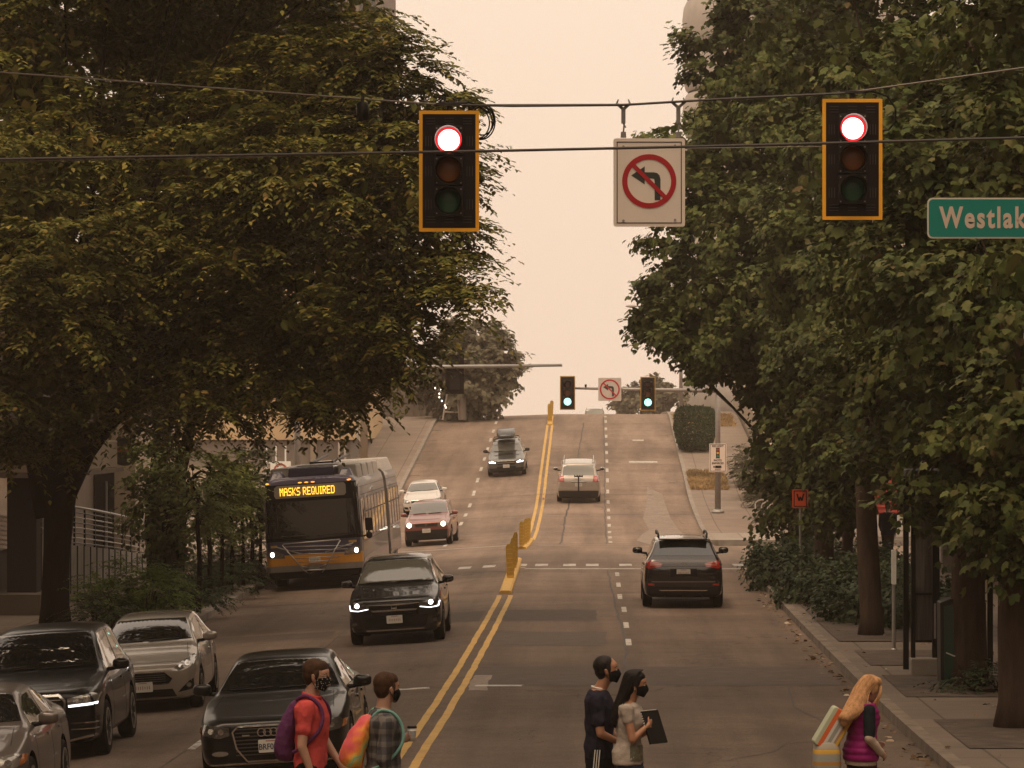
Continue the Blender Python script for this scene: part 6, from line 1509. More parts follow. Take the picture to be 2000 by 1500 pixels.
# sides of the first section
def side(bvh, par, y0, y1, doors=()):
    for face in 'RL':
        panel(bvh, 'window_band', rect(y0+.05, y1-.1, 1.25, 2.28), face, M_glass, par, off=.004, g=.6)
        n_ = int((y1-y0)/1.25)
        multi(bvh, 'window_pillar', [rect(y0+.0+k*(y1-y0)/n_, y0+.14+k*(y1-y0)/n_, 1.22, 2.32) for k in range(n_+1)][:n_+1], face, M_busg, par, off=.014, g=.6)
        multi(bvh, 'transom_bar', [rect(y0+.05, y1-.1, 1.90, 1.93)], face, M_black, par, off=.012, g=.6)
        panel(bvh, 'yellow_band', rect(y0-.02, y1-.05, .45, .72), face, M_busy if par is bus and False else M_busp, par, off=.006, g=.6)
        multi(bvh, 'body_seam', [rect(y0+.0, y1, 2.38, 2.395), rect(y0, y1, 1.14, 1.155), rect(y0, y1, 2.60, 2.61)], face, M_black, par, off=.002, g=.6)
side(bvh, bus, A+.35, L1/2-.1)
panel(bvh, 'front_door', rect(A+.5, A+1.55, .40, 2.3), 'L', M_glass, bus, off=.02, g=.6)
panel(bvh, 'driver_window', rect(A+.25, A+1.3, 1.20, 2.28), 'R', M_glass, bus, off=.018, g=.6)
# roof pods
def pod(x0, x1, y0, y1, z0, z1, m, par, nm='roof_pod', tp=.9):
    b = MB(); b.box(((x0+x1)/2, (y0+y1)/2, (z0+z1)/2), (x1-x0, y1-y0, z1-z0), taper=tp); return b.build(nm, m, par, bevel=.04)
pod(-.62, .62, A+.55, A+2.2, 2.955, 3.21, M_busp, bus, 'front_roof_pod', .97)
pod(-1.15, -.66, A+.3, A+1.1, 2.80, 3.12, M_bust, bus, 'roof_fairing', .5); pod(.66, 1.15, A+.3, A+1.1, 2.80, 3.12, M_bust, bus, 'roof_fairing', .5)
for k in range(4):
    pod(.62, 1.19, A+1.2+k*2.4, A+3.2+k*2.4, 2.78, 3.20, M_roofp, bus, 'roof_battery_pod', .85); pod(-1.19, -.62, A+1.2+k*2.4, A+3.2+k*2.4, 2.78, 3.20, M_roofp, bus, 'roof_battery_pod', .85)
pod(-.6, .6, A+2.5, A+10.5, 2.95, 3.24, M_roofp, bus, 'roof_duct', .95)
b = MB()
for x_ in (-.3, .3): b.tube([(x_, A+4.2, 3.28), (x_*1.1, A+10.8, 3.42)], .035, 6)
b.tube([(-.3,A+4.2,3.28),(.3,A+4.2,3.28)], .03, 6); b.build('trolley_pole', M_dark, bus)
def buswheels(par, ys):
    a_, b_ = wheel_meshes(.48, .30, 8, M_steel)
    for yy in ys:
        for sg in (-1, 1):
            o = bpy.data.objects.new('wheel', a_); COL.objects.link(o); o.parent = par; o.location = (sg*(w0-.17), yy, .48); o.rotation_euler = (0, 0, 0 if sg > 0 else math.pi)
            r_ = bpy.data.objects.new('rim', b_); COL.objects.link(r_); r_.parent = o
            bb = MB(); bb.ring((sg*(w0+.004) if sg < 0 else w0-.02, yy, .50), .50, .56, .018, 28, 'x'); bb.build('wheel_arch', M_black, o).matrix_parent_inverse = Matrix.Identity(4)
            o.children[-1].location = (0, 0, 0)
            ch = o.children[-1]; ch.matrix_basis = (Matrix.Translation(o.location) @ o.rotation_euler.to_matrix().to_4x4()).inverted()
buswheels(bus, (A+2.7, A+8.6))
# joint and rear section are parts of the same bus
b = MB(); rows = []
for k in range(15):
    y = L1/2-.02+k*LJ/14; s_ = .985 if k % 2 else .90
    rows.append([(x_*s_, y, 1.68+(z_-1.68)*s_) for x_, z_ in rrect(2.50, 2.56, .16, 3)])
b.grid(rows, closed=True); b.build('bellows_joint', M_bell, bus)
sec, bvh2 = bus_shell(L2, BW, .28, 2.97, M_busg, False); sec.name = 'rear_section'; sec.parent = bus; sec.location = (0, L1/2+LJ+L2/2, 0)
side(bvh2, sec, -L2/2+.1, L2/2-.3)
pod(-1.19, 1.19, -L2/2+.3, L2/2-.6, 2.80, 3.22, M_roofp, sec, 'roof_battery_pod', .88)
panel(bvh2, 'rear_window', rect(-.9, .9, 1.6, 2.3), 'r', M_glass, sec, off=.01, g=.5)
for sg in (-1, 1):
    p = rect(1.0, 1.15, .9, 1.3); panel(bvh2, 'tail_lamp', p if sg > 0 else mir(p), 'r', M_red, sec, off=.02, g=.4)
buswheels(sec, (-.2,))
xb = (618.5-VPX)/F*94.6; zb0 = rz(xb, 97.3); zb1 = rz(xb, 103.2); bus.location = (xb, 94.6+L1/2, (zb0+zb1)/2+.02)
bus.rotation_euler = (math.atan2(zb1-zb0, 5.9), math.atan2(rz(xb-1, 98)-rz(xb+1, 98), 2.0), 0)
# ------------------------------------------------------------------ people
M_skin1 = mat('skin_fair', (.42,.235,.165), .5, var=.06, scale=20, spec=.4); M_skin2 = mat('skin_brown', (.34,.165,.095), .5, var=.06, scale=20, spec=.4)
M_hbrown = mat('short_brown_hair', (.048,.024,.013), .7, var=.35, scale=30, stretch=(1,1,.3), bump=.4, bscale=60, spec=.12)
M_hblack = mat('black_hair', (.010,.007,.006), .5, var=.35, scale=30, bump=.4, bscale=60, spec=.2)
M_hblond = mat('strawberry_blond_hair', (.47,.255,.12), .55, spec=.15, var=.35, scale=14, stretch=(2.5,2.5,.25), bump=.5, bscale=50)
M_maskb = mat('black_face_mask', (.008,.008,.008), .8, spec=.05, bump=.15, scale=60)
def cloth(name, col, var=.12, sc=7, bump=.5, rough=.85): return mat(name, col, rough, var=var, scale=sc, bump=bump, bscale=22, spec=.08)
def remesh(parts, name, m, parent, vox=.009, smooth=3, disp=0):
    """parts: list of callables adding closed lumps to an MB; fused into one continuous surface"""
    b = MB()
    for f_ in parts: f_(b)
    me = b.mesh(name); o = link(name, me, m, None, True)
    r = o.modifiers.new('r', 'REMESH'); r.mode = 'VOXEL'; r.voxel_size = vox; r.use_smooth_shade = True
    s = o.modifiers.new('s', 'SMOOTH'); s.factor = .5; s.iterations = smooth
    if disp:
        tx = bpy.data.textures.new(name, 'CLOUDS'); tx.noise_scale = .13; tx.noise_depth = 1; d = o.modifiers.new('d', 'DISPLACE'); d.texture = tx; d.strength = disp; d.mid_level = .5; d.texture_coords = 'LOCAL'
    baked(o); o.data.polygons.foreach_set('use_smooth', np.ones(len(o.data.polygons), bool)); o.parent = parent; return o
def limb(pts, rad, n=14, sq=None): return lambda b: (b.tube(pts, rad, n, sq=sq), b.ell(pts[0], (rad[0],)*3, n, 8), b.ell(pts[-1], (rad[-1],)*3, n, 8))
def ellp(c, r, M=None): return lambda b: b.ell(c, r, 20, 14, M)
def torso(sec, n=28):
    """sec: (z, x0, y0, halfdepth x, halfwidth y); body faces +x"""
    def f(b):
        rows = []
        for z, x0, y0, dx, dy in sec: rows.append([(x0+dx*math.copysign(abs(math.cos(t))**.85, math.cos(t)), y0+dy*math.copysign(abs(math.sin(t))**.85, math.sin(t)), z) for t in [2*math.pi*k/n for k in range(n)]])
        b.grid(rows, closed=True); k = len(b.v); b.f += [tuple(range(k-len(rows)*n, k-len(rows)*n+n)), tuple(range(k-n, k))]; b.m += [0, 0]
    return f
def hand(b, wr, d, up, side, curl=.6, s=1.0, spread=.5):
    """wr wrist, d direction of palm, up = back-of-hand normal, side = thumb side"""
    d = Vector(d).normalized(); up = (Vector(up)-Vector(up).dot(d)*d).normalized(); sd = d.cross(up).normalized()
    if sd.dot(Vector(side)) < 0: sd = -sd
    wr = Vector(wr)
    rows = []
    for t, w_, h_ in ((0,.026,.020),(.03,.034,.019),(.065,.040,.016),(.090,.039,.013)):
        c = wr+d*t*s; rows.append([c+sd*w_*s*math.cos(a_)+up*h_*s*math.sin(a_) for a_ in [2*math.pi*k/12 for k in range(12)]])
    b.grid(rows, closed=True); k = len(b.v); b.f += [tuple(range(k-48, k-36)), tuple(range(k-12, k))]; b.m += [0, 0]
    for i, (off, ln) in enumerate(((.029,.070),(.010,.078),(-.010,.072),(-.028,.056))):
        p = wr+d*.085*s+sd*off*s; pts = [p-d*.02*s, p]; ang = 0; q = p
        for j, f_ in enumerate((.45, .32, .25)):
            ang += curl*(.55+.1*i+(.25 if j else 0)); dd = (d*math.cos(ang)-up*math.sin(ang)).normalized(); q = q+dd*ln*f_*s; pts.append(q)
        b.tube(pts, [.0095*s,.0095*s,.0088*s,.0080*s,.0065*s], 8); b.ell(pts[-1], (.0065*s,)*3, 8, 6)
    p = wr+d*.025*s+sd*.028*s; p2 = p+(sd*.75+d*.6-up*.25).normalized()*.035*s; p3 = p2+(d*.9+sd*.25-up*.5*curl).normalized()*.028*s; p4 = p3+(d*.9-up*.8*curl).normalized()*.022*s
    b.tube([p-sd*.01*s, p, p2, p3, p4], [.012*s,.013*s,.0105*s,.0095*s,.007*s], 8); b.ell(p4, (.007*s,)*3, 8, 6)
def head_parts(hc, s=1.0, yaw=0, pitch=0):
    """head facing +x, centre of skull hc; returns lumps and the transform"""
    M = Matrix.Translation(hc) @ Matrix.Rotation(yaw, 4, 'Z') @ Matrix.Rotation(pitch, 4, 'Y') @ Matrix.Scale(s, 4)
    M3 = M.to_3x3()
    def T(p): return M @ Vector(p)
    def E(c, r, rot=None): return lambda b: b.ell(T(c), r, 20, 14, M3 @ rot if rot else M3)
    L = [E((-.012,0,.035),(.098,.077,.088)), E((.020,0,-.010),(.078,.068,.090)), E((.040,0,-.065),(.045,.048,.046)), E((.074,0,-.098),(.020,.024,.018)), E((.052,0,.030),(.048,.060,.050)),
         E((.094,0,-.022),(.016,.015,.026)), E((.103,0,-.030),(.012,.013,.012)), E((.098,0,-.0)  ,(.010,.009,.022)), E((.088,0,-.064),(.016,.025,.010)), E((.083,.03,.012),(.014,.022,.008)), E((.083,-.03,.012),(.014,.022,.008)),
         E((.068,.034,-.035),(.022,.020,.024)), E((.068,-.034,-.035),(.022,.020,.024)),
         E((.005,.076,-.020),(.018,.008,.031)), E((.005,-.076,-.020),(.018,.008,.031)), E((.0,.082,-.012),(.014,.006,.020)), E((.0,-.082,-.012),(.014,.006,.020))]
    return L, T, M3, M
def eyes(T, M3, parent, lash=True):
    for sg in (-1, 1):
        b = MB(); b.ell(T((.083, sg*.031, -.004)), (.0125,.0125,.0095), 12, 8, M3); o = b.build('eye', mat('eye_white', (.5,.45,.4), .3), parent, smooth=True)
        b = MB(); b.ell(T((.0925, sg*.031, -.004)), (.004,.006,.006), 10, 8, M3); b.build('iris', M_hblack, o, smooth=True)
        b = MB(); b.tube([T((.088, sg*.014, .020)), T((.092, sg*.032, .026)), T((.076, sg*.052, .018))], [.004,.0045,.003], 6); b.build('eyebrow', M_hblack, o, smooth=True)
def mask_shell(T, M3, parent, m, dots=False):
    rows = []
    for a_ in np.linspace(-1, 1, 15):
        th = a_*1.42
        rows.append([T(((.112 if abs(zz+.045) < .03 else .100)*math.cos(th)*k+.006, .079*math.sin(th)*(.99+.02*k), zz-(.012*abs(a_)))) for zz, k in ((-.008+.018*(1-abs(a_)), .90+.06*(1-abs(a_))), (-.030, 1.0+.08*(1-abs(a_))), (-.055, 1.06), (-.080, 1.0), (-.105+.02*abs(a_), .90), (-.122+.04*abs(a_), .74))])
    b = MB(); b.grid(rows); o = b.build('face_mask', m, parent, smooth=True); so = o.modifiers.new('s', 'SOLIDIFY'); so.thickness = .004; su = o.modifiers.new('u', 'SUBSURF'); su.levels = 1; su.render_levels = 1; baked(o)
    for sg in (-1, 1):
        b = MB(); b.tube([T((.030, sg*.077, -.028)), T((.0, sg*.088, .006)), T((-.022, sg*.082, -.02)), T((.022, sg*.078, -.078))], .0022, 5); b.build('ear_loop', m, o)
    if dots:
        b = MB(); rg = random.Random(2)
        bm = bmesh.new(); bm.from_mesh(o.data); tr = BVHTree.FromBMesh(bm); bm.free()
        c = T((.0,0,-.06))
        for k in range(130):
            th = rg.uniform(-1.35, 1.35); z = rg.uniform(-.115, -.005); tgt = T((.15*math.cos(th), .13*math.sin(th), z)); h = tr.ray_cast(tgt, (T((0,0,z))-tgt).normalized())
            if h[0] is None: continue
            n_ = h[1] if h[1].dot(tgt-h[0]) > 0 else -h[1]; b.ell(h[0]+n_*.0005, (.0025,.0025,.0025), 6, 4)
        b.build('white_dots', mat('mask_dots', (.6,.5,.42), .6), o)
    return o
def hair_cap(T, M3, parent, m, bald=0, vol=1.0):
    def hc(b):
        b.ell(T((-.022,0,.043)), (.098*vol,.084*vol,.088*vol), 22, 16, M3); b.ell(T((-.040,0,.0)), (.070,.076,.082), 18, 12, M3); b.ell(T((-.040,0,-.05)), (.045,.060,.045), 18, 12, M3)
        if not bald: b.ell(T((.030,0,.065)), (.060,.068,.056), 18, 12, M3)
        for sg in (-1, 1): b.ell(T((.018, sg*.066, .010)), (.026,.016,.040), 10, 8, M3)
    return remesh([hc], 'hair', m, parent, .006, 2)
def legs(L, hip_z, sw=.20, r=1.0, y=.085, bend=.12):
    out = []
    for sg, dx in ((1, sw), (-1, -sw)):
        hp = (0, sg*y, hip_z); kn = (dx*.55+.05, sg*y, hip_z*.53); an = (dx-.02*(1 if dx > 0 else 2.5), sg*y, .085)
        out.append((hp, kn, an))
    return out
def shoes(L, parent, m):
    for hp, kn, an in L:
        rows = []
        for t, w_, h_ in ((-.09,.032,.05),(-.06,.042,.075),(.0,.044,.085),(.08,.047,.06),(.14,.045,.045),(.18,.030,.03)):
            rows.append([(an[0]+t, an[1]+w_*u, max(.002, v*h_)) for u, v in ((-1,0),(-1,.5),(-.6,1),(.6,1),(1,.5),(1,0))])
        b = MB(); b.grid(rows, closed=True); b.f += [tuple(range(6)), tuple(range(len(b.v)-6, len(b.v)))]; b.m += [0,0]; b.build('shoe', m, parent, smooth=True)
def person_base(label, X, Y, yaw, scale=1.0):
    t = thing('person', label, 'person', (X, Y, rz(X, Y)), yaw); t.scale = (scale,)*3; return t
MT = [(.90,.0,0,.105,.165),(.98,.0,0,.115,.165),(1.08,.005,0,.108,.150),(1.20,.01,0,.112,.160),(1.32,.005,0,.118,.178),(1.40,-.005,0,.105,.180),(1.455,-.01,0,.075,.14),(1.49,-.01,0,.055,.07)]
FT = [(.88,-.01,0,.115,.170),(.95,-.01,0,.120,.168),(1.04,.0,0,.095,.135),(1.12,.005,0,.092,.130),(1.22,.02,0,.112,.142),(1.30,.01,0,.105,.152),(1.37,-.005,0,.080,.135),(1.41,-.01,0,.050,.06)]
def puff(sec, k): return [(z, x, y, dx+k, dy+k) for z, x, y, dx, dy in sec]
def full_body(t, skin, TT, hc, hs, yaw, pitch, arms, L, neck, vox=.008, rk=1.0):
    hp, T, M3, M = head_parts(hc, hs, yaw, pitch)
    parts = list(hp)+[torso(TT), limb([neck, T((-.012,0,-.07))], [.062*rk,.056*rk])]
    for a_ in arms:
        parts.append(limb([a_[0], a_[1]], [.050*rk,.040*rk])); parts.append(limb([a_[1], a_[2]], [.040*rk,.026*rk])); parts.append(lambda b, a_=a_: hand(b, *a_[3]))
    for h_, k_, n_ in L: parts += [limb([h_, k_], [.088*rk,.058*rk]), limb([k_, n_], [.058*rk,.040*rk]), ellp((n_[0]+.05, n_[1], .045), (.11,.042,.04))]
    body = remesh(parts, 'body', skin, t, vox, 2); return T, M3, body
def trousers(t, L, m, hz, w_=.012, rk=1.0, name='trousers'):
    P_ = [torso([(hz-.10,0,0,.10,.15),(hz-.02,0,0,.118+w_,.165+w_),(hz+.06,0,0,.118+w_,.170+w_),(hz+.10,0,0,.112+w_,.162+w_)])]
    for h_, k_, n_ in L: P_ += [limb([h_, k_], [(.100+w_)*rk,(.070+w_)*rk]), limb([k_, (n_[0], n_[1], n_[2]+.01)], [(.070+w_)*rk,(.060+w_)*rk])]
    return remesh(P_, name, m, t, .012, 3, .012)
def shirt(t, TT, m, arms, puffk=.016, slv=.55, hem=None, name='shirt', disp=.016, rk=1.0, shR=.072, elR=.062):
    TT2 = puff([s for s in TT], puffk)
    if hem is not None: TT2 = [(hem, TT2[0][1], 0, TT2[0][3]+.004, TT2[0][4]+.004)]+[s for s in TT2 if s[0] > hem+.03]
    TT2 = TT2[:-1]+[(TT2[-1][0]-.01, TT2[-1][1], 0, TT2[-1][3], TT2[-1][4])]
    P_ = [torso(TT2)]
    for a_ in arms:
        sh, el = Vector(a_[0]), Vector(a_[1])
        if slv <= 1: P_.append(limb([sh, sh.lerp(el, slv)], [shR*rk, elR*rk+.004]))
        else:
            wr = Vector(a_[2]); P_ += [limb([sh, el], [shR*rk, .056*rk]), limb([el, el.lerp(wr, slv-1)], [.056*rk, .042*rk])]
    o = remesh(P_, name, m, t, .009, 3, disp); return o
def front_xy(): pass
def sm(pts, n=6):
    P_ = [Vector(p) for p in pts]; P_ = [P_[0]]+P_+[P_[-1]]; out = []
    for i in range(1, len(P_)-2):
        a, b_, c, d = P_[i-1:i+3]
        for k in range(n):
            t_ = k/n; out.append(.5*((2*b_)+(c-a)*t_+(2*a-5*b_+4*c-d)*t_*t_+(3*b_-a-3*c+d)*t_**3))
    return out+[P_[-2]]
# ---- man in the red shirt (faces right in the picture, so world +x)
x, y = P(612, 0, 29).x, 29.0
t = person_base('man in a coral red shirt with a purple backpack and dotted mask crossing the street', x-.02, y, math.radians(-6), 1.0)
Lg = legs(1, .92, .24); TT = MT
aR = ((.0,-.190,1.40), (-.03,-.235,1.10), (.045,-.215,.88), ((.045,-.215,.88), (.25,.02,-1), (.1,-1,0), (1,0,.2), .35))
aL = ((.0,.190,1.40), (.07,.235,1.11), (.20,.19,.93), ((.20,.19,.93), (.6,-.1,-.7), (0,1,.2), (.5,0,.6), .8))
T, M3, body = full_body(t, M_skin1, TT, Vector((.045,0,1.655)), 1.04, math.radians(-8), math.radians(7), (aR, aL), Lg, (.0,0,1.46))
eyes(T, M3, t); mask_shell(T, M3, t, M_maskb, True); hair_cap(T, M3, t, M_hbrown, vol=.985)
M_cr = cloth('coral_shirt', (.50,.070,.066)); shirt(t, TT, M_cr, (aR, aL), .020, .55, .86, disp=.03)
b = MB(); b.ring((0,0,0), .066, .082, .03, 28, 'z'); o = b.build('collar', M_cr, t, smooth=True); o.location = (.005,0,1.475); o.rotation_euler = (0, .25, 0)
trousers(t, Lg, cloth('black_trousers', (.012,.011,.011)), .84); shoes(Lg, t, M_black)
b = MB(); b.tube([T((.02,-.079,-.02)), T((-.03,-.075,-.075)), T((-.06,-.04,-.10)), T((-.07,0,-.10))], .003, 5); b.build('mask_cord', M_black, t)
b = MB(); b.tube([T((.015,-.083,.006)), T((.09,-.062,.004))], .0018, 5); b.ring(T((.098,-.032,-.002)), .016, .018, .003, 16, 'x'); b.ring(T((.098,.032,-.002)), .016, .018, .003, 16, 'x'); b.build('glasses', M_black, t)
def backpack(label, base, m, w_, d, h, z, x, yaw, scale=1.0, name='backpack', tilt=.12):
    q = thing(name, label, 'backpack', base.location, 0); q.rotation_euler = base.rotation_euler; q.scale = base.scale
    rows = []
    for k, (zz, a_, e_) in enumerate(((-.5,.62,.5),(-.46,.85,.8),(-.3,1,1.02),(-.05,1,1),(.2,.92,.82),(.38,.75,.6),(.48,.5,.38),(.5,.3,.2))):
        rows.append([(x-d*.5*e_+d*.5*e_*math.cos(th)*1.0-tilt*(-zz+.0)*h*.9, w_/2*a_*math.copysign(abs(math.sin(th))**.7, math.sin(th)), z+zz*h) for th in np.linspace(0, 2*math.pi, 25)[:-1]])
    b = MB(); b.grid(rows, closed=True); b.f += [tuple(range(24)), tuple(range(len(b.v)-24, len(b.v)))]; b.m += [0,0]
    o = b.build('bag', m, q, smooth=True); su = o.modifiers.new('s', 'SUBSURF'); su.levels = 2; su.render_levels = 2
    tx = bpy.data.textures.new(name, 'CLOUDS'); tx.noise_scale = .10; dd = o.modifiers.new('d', 'DISPLACE'); dd.texture = tx; dd.strength = .035; dd.mid_level = .5; baked(o)
    o.data.polygons.foreach_set('use_smooth', np.ones(len(o.data.polygons), bool)); return q
M_pur = cloth('purple_nylon', (.095,.028,.085), bump=.7, rough=.6)
q = backpack('purple drawstring backpack on the back of the man in red', t, M_pur, .31, .175, .50, 1.21, -.105, 0, tilt=.16)
for sg in (-1, 1):
    b = MB(); pts = [(-.10, sg*.09, 1.46), (-.02, sg*.125, 1.495), (.08, sg*.140, 1.44), (.125, sg*.155, 1.34), (.10, sg*.185, 1.22), (-.02, sg*.19, 1.10), (-.12, sg*.15, 1.04)]; pts = sm(pts); b.tube(pts, .016, 8); b.build('strap', M_pur, q, smooth=True)
# ---- person in plaid with tie-dye pack
t = person_base('person in a grey plaid shirt with a tie dye backpack holding a coffee cup', P(748, 0, 27.2).x, 27.2, math.radians(14), .955)
Lg = legs(1, .92, .22); TT = MT
aR = ((-.0,-.185,1.385), (-.04,-.235,1.10), (.06,-.20,.89), ((.06,-.20,.89), (.55,-.1,-.8), (.2,-1,.2), (.7,.1,.6), .7))
aL = ((.0,.185,1.385), (.05,.235,1.12), (.15,.15,1.22), ((.15,.15,1.22), (.85,-.25,.30), (.2,.95,-.1), (-.2,0,1), 1.0))
T, M3, body = full_body(t, M_skin1, TT, Vector((.03,0,1.655)), 1.0, math.radians(20), math.radians(3), (aR, aL), Lg, (.0,0,1.46))
eyes(T, M3, t); mask_shell(T, M3, t, M_maskb); hair_cap(T, M3, t, M_hbrown, vol=.99)
def plaidmat():
    m = bpy.data.materials.new('plaid_shirt'); m.use_nodes = True; n = m.node_tree; b = n.nodes['Principled BSDF']; L = n.links.new; b.inputs['Roughness'].default_value = .85
    tc_ = n.nodes.new('ShaderNodeTexCoord'); outs = []
    for k, dr in enumerate(('X', 'Z', 'Y')):
        wv = n.nodes.new('ShaderNodeTexWave'); wv.bands_direction = dr; wv.inputs['Scale'].default_value = (3.6, 3.2, 3.6)[k]; wv.inputs['Distortion'].default_value = .6; wv.inputs['Detail Scale'].default_value = 2; L(tc_.outputs['Object'], wv.inputs['Vector'])
        mr = n.nodes.new('ShaderNodeMapRange'); mr.inputs[1].default_value = .55; mr.inputs[2].default_value = .75; L(wv.outputs['Fac'], mr.inputs[0]); outs.append(mr.outputs[0])
    ad = n.nodes.new('ShaderNodeMath'); ad.operation = 'ADD'; L(outs[0], ad.inputs[0]); L(outs[1], ad.inputs[1]); ad3 = n.nodes.new('ShaderNodeMath'); ad3.operation = 'ADD'; L(ad.outputs[0], ad3.inputs[0]); L(outs[2], ad3.inputs[1])
    cr_ = n.nodes.new('ShaderNodeValToRGB'); mr = n.nodes.new('ShaderNodeMapRange'); mr.inputs[2].default_value = 3; L(ad3.outputs[0], mr.inputs[0]); L(mr.outputs[0], cr_.inputs[0])
    e_ = cr_.color_ramp.elements; e_[0].color = (.028,.027,.03,1); e_[1].color = (.13,.115,.105,1); q = e_.new(.35); q.color = (.065,.060,.062,1); q = e_.new(.65); q.color = (.12,.108,.10,1)
    L(cr_.outputs[0], b.inputs['Base Color']); return m
M_pl = plaidmat(); shirt(t, TT, M_pl, (aR, aL), .026, 1.93, .84, disp=.03)
b = MB(); b.ring((0,0,0), .060, .078, .035, 28, 'z'); o = b.build('collar', M_pl, t, smooth=True); o.location = (.0,0,1.455); o.rotation_euler = (0, .2, 0)
trousers(t, Lg, cloth('khaki_trousers', (.14,.105,.07)), .84); shoes(Lg, t, M_black)
def tiedye():
    m = bpy.data.materials.new('tie_dye'); m.use_nodes = True; n = m.node_tree; b = n.nodes['Principled BSDF']; L = n.links.new; b.inputs['Roughness'].default_value = .7
    tc_ = n.nodes.new('ShaderNodeTexCoord'); mp_ = n.nodes.new('ShaderNodeMapping'); mp_.inputs['Rotation'].default_value = (0, math.radians(-35), 0); mp_.inputs['Location'].default_value = (.9,0,-.82); L(tc_.outputs['Object'], mp_.inputs[0])
    nz = n.nodes.new('ShaderNodeTexNoise'); nz.inputs['Scale'].default_value = 7; L(tc_.outputs['Object'], nz.inputs['Vector']); sp = n.nodes.new('ShaderNodeSeparateXYZ'); L(mp_.outputs[0], sp.inputs[0])
    ad = n.nodes.new('ShaderNodeMath'); ad.operation = 'MULTIPLY_ADD'; ad.inputs[1].default_value = .30; L(nz.outputs[0], ad.inputs[0]); L(sp.outputs['X'], ad.inputs[2])
    fr = n.nodes.new('ShaderNodeMath'); fr.operation = 'PINGPONG'; fr.inputs[1].default_value = .22; L(ad.outputs[0], fr.inputs[0]); mr = n.nodes.new('ShaderNodeMapRange'); mr.inputs[2].default_value = .22; L(fr.outputs[0], mr.inputs[0])
    cr_ = n.nodes.new('ShaderNodeValToRGB'); L(mr.outputs[0], cr_.inputs[0]); e_ = cr_.color_ramp.elements; e_[0].color = (.62,.07,.10,1); e_[1].color = (.10,.45,.42,1)
    for p_, c_ in ((.48,(.62,.09,.10)),(.72,(.72,.19,.04)),(.88,(.72,.42,.07)),(.96,(.45,.5,.2))): q_ = e_.new(p_); q_.color = (*c_, 1)
    L(cr_.outputs[0], b.inputs['Base Color']); return m
M_td = tiedye(); q = backpack('small pink orange tie dye backpack worn over the plaid shirt', t, M_td, .28, .20, .42, 1.235, -.12, 0, tilt=.26)
M_teal = cloth('teal_strap', (.16,.33,.29))
for sg in (-1, 1):
    b = MB(); pts = [(-.11, sg*.08, 1.42), (-.04, sg*.12, 1.485), (.06, sg*.135, 1.46), (.125, sg*.150, 1.36), (.12, sg*.17, 1.22), (.0, sg*.18, 1.08), (-.12, sg*.14, 1.02)]; pts = sm(pts); b.tube(pts, .013, 8); b.build('strap', M_teal, q, smooth=True)
c = thing('coffee_cup', 'white paper coffee cup with a dark lid held by the person in plaid', 'cup', t.location); c.rotation_euler = t.rotation_euler; c.scale = t.scale
cc = (.255, .105, 1.215)
b = MB(); b.lathe([(.027,0),(.036,.105)], cc, n=20); b.build('cup', M_white, c, smooth=True); b = MB(); b.lathe([(.039,.105),(.039,.118),(.033,.125)], cc, n=20); b.build('lid', M_black, c); b = MB(); b.lathe([(.0315,.04),(.0358,.085)], cc, n=20); b.build('sleeve', mat('cup_sleeve', (.35,.36,.40), .7), c)
# ---- couple
t = person_base('man in a dark navy shirt and striped track trousers walking behind a woman', P(1170, 0, 32.6).x, 32.6, math.radians(-4), 1.0)
Lg = legs(1, .92, .18); TT = puff(MT, .004)
aR = ((-.01,-.195,1.40), (.03,-.235,1.10), (.22,-.12,1.0), ((.22,-.12,1.0), (1,.2,-.1), (.1,-1,.3), (0,0,1), .6))
aL = ((.0,.195,1.40), (.05,.225,1.12), (.20,.12,.98), ((.20,.12,.98), (1,-.1,-.2), (.1,1,.3), (0,0,1), .6))
T, M3, body = full_body(t, M_skin2, TT, Vector((.07,0,1.66)), 1.04, 0, math.radians(-4), (aR, aL), Lg, (.0,0,1.46))
eyes(T, M3, t); mask_shell(T, M3, t, M_maskb); hair_cap(T, M3, t, M_hblack, bald=1)
shirt(t, TT, cloth('navy_shirt', (.020,.019,.030)), (aR, aL), .018, .62, .86, disp=.03)
b = MB(); b.ring((0,0,0), .062, .070, .014, 28, 'z'); o = b.build('white_collar_edge', M_white, t, smooth=True); o.location = (-.005,0,1.490); o.rotation_euler = (0, .2, 0)
trousers(t, Lg, cloth('track_trousers', (.010,.010,.010)), .84); shoes(Lg, t, M_black)
b = MB()
for sg, (h_, k_, n_) in ((1, Lg[0]), (-1, Lg[1])):
    for d_ in (-.022, 0, .022): b.tube([(h_[0]+d_, h_[1]+sg*.118, .95), (lerp(h_[0], k_[0], .4)+d_, h_[1]+sg*.108, .74), (k_[0]+d_, k_[1]+sg*.088, k_[2]), (n_[0]+d_, n_[1]+sg*.075, .14)], .0055, 5)
b.build('white_stripes', M_white, t)
t = person_base('woman in a pale grey top with long black hair hugging a clipboard', P(1229, 0, 32.2).x, 32.2, math.radians(-8), .985)
Lg = legs(1, .88, .20, y=.08); TT = FT
aR = ((.0,-.160,1.335), (.055,-.205,1.075), (.185,-.085,1.20), ((.185,-.085,1.20), (.25,.9,.25), (1,-.1,.1), (0,0,1), .35, .92))
aL = ((.0,.160,1.335), (.06,.20,1.08), (.20,.06,1.14), ((.20,.06,1.14), (.2,-.95,.1), (1,.1,.1), (0,0,1), .35, .92))
T, M3, body = full_body(t, M_skin2, TT, Vector((.060,0,1.565)), .98, 0, math.radians(4), (aR, aL), Lg, (.0,0,1.38), rk=.88)
eyes(T, M3, t); mask_shell(T, M3, t, M_maskb)
def sm0(): pass
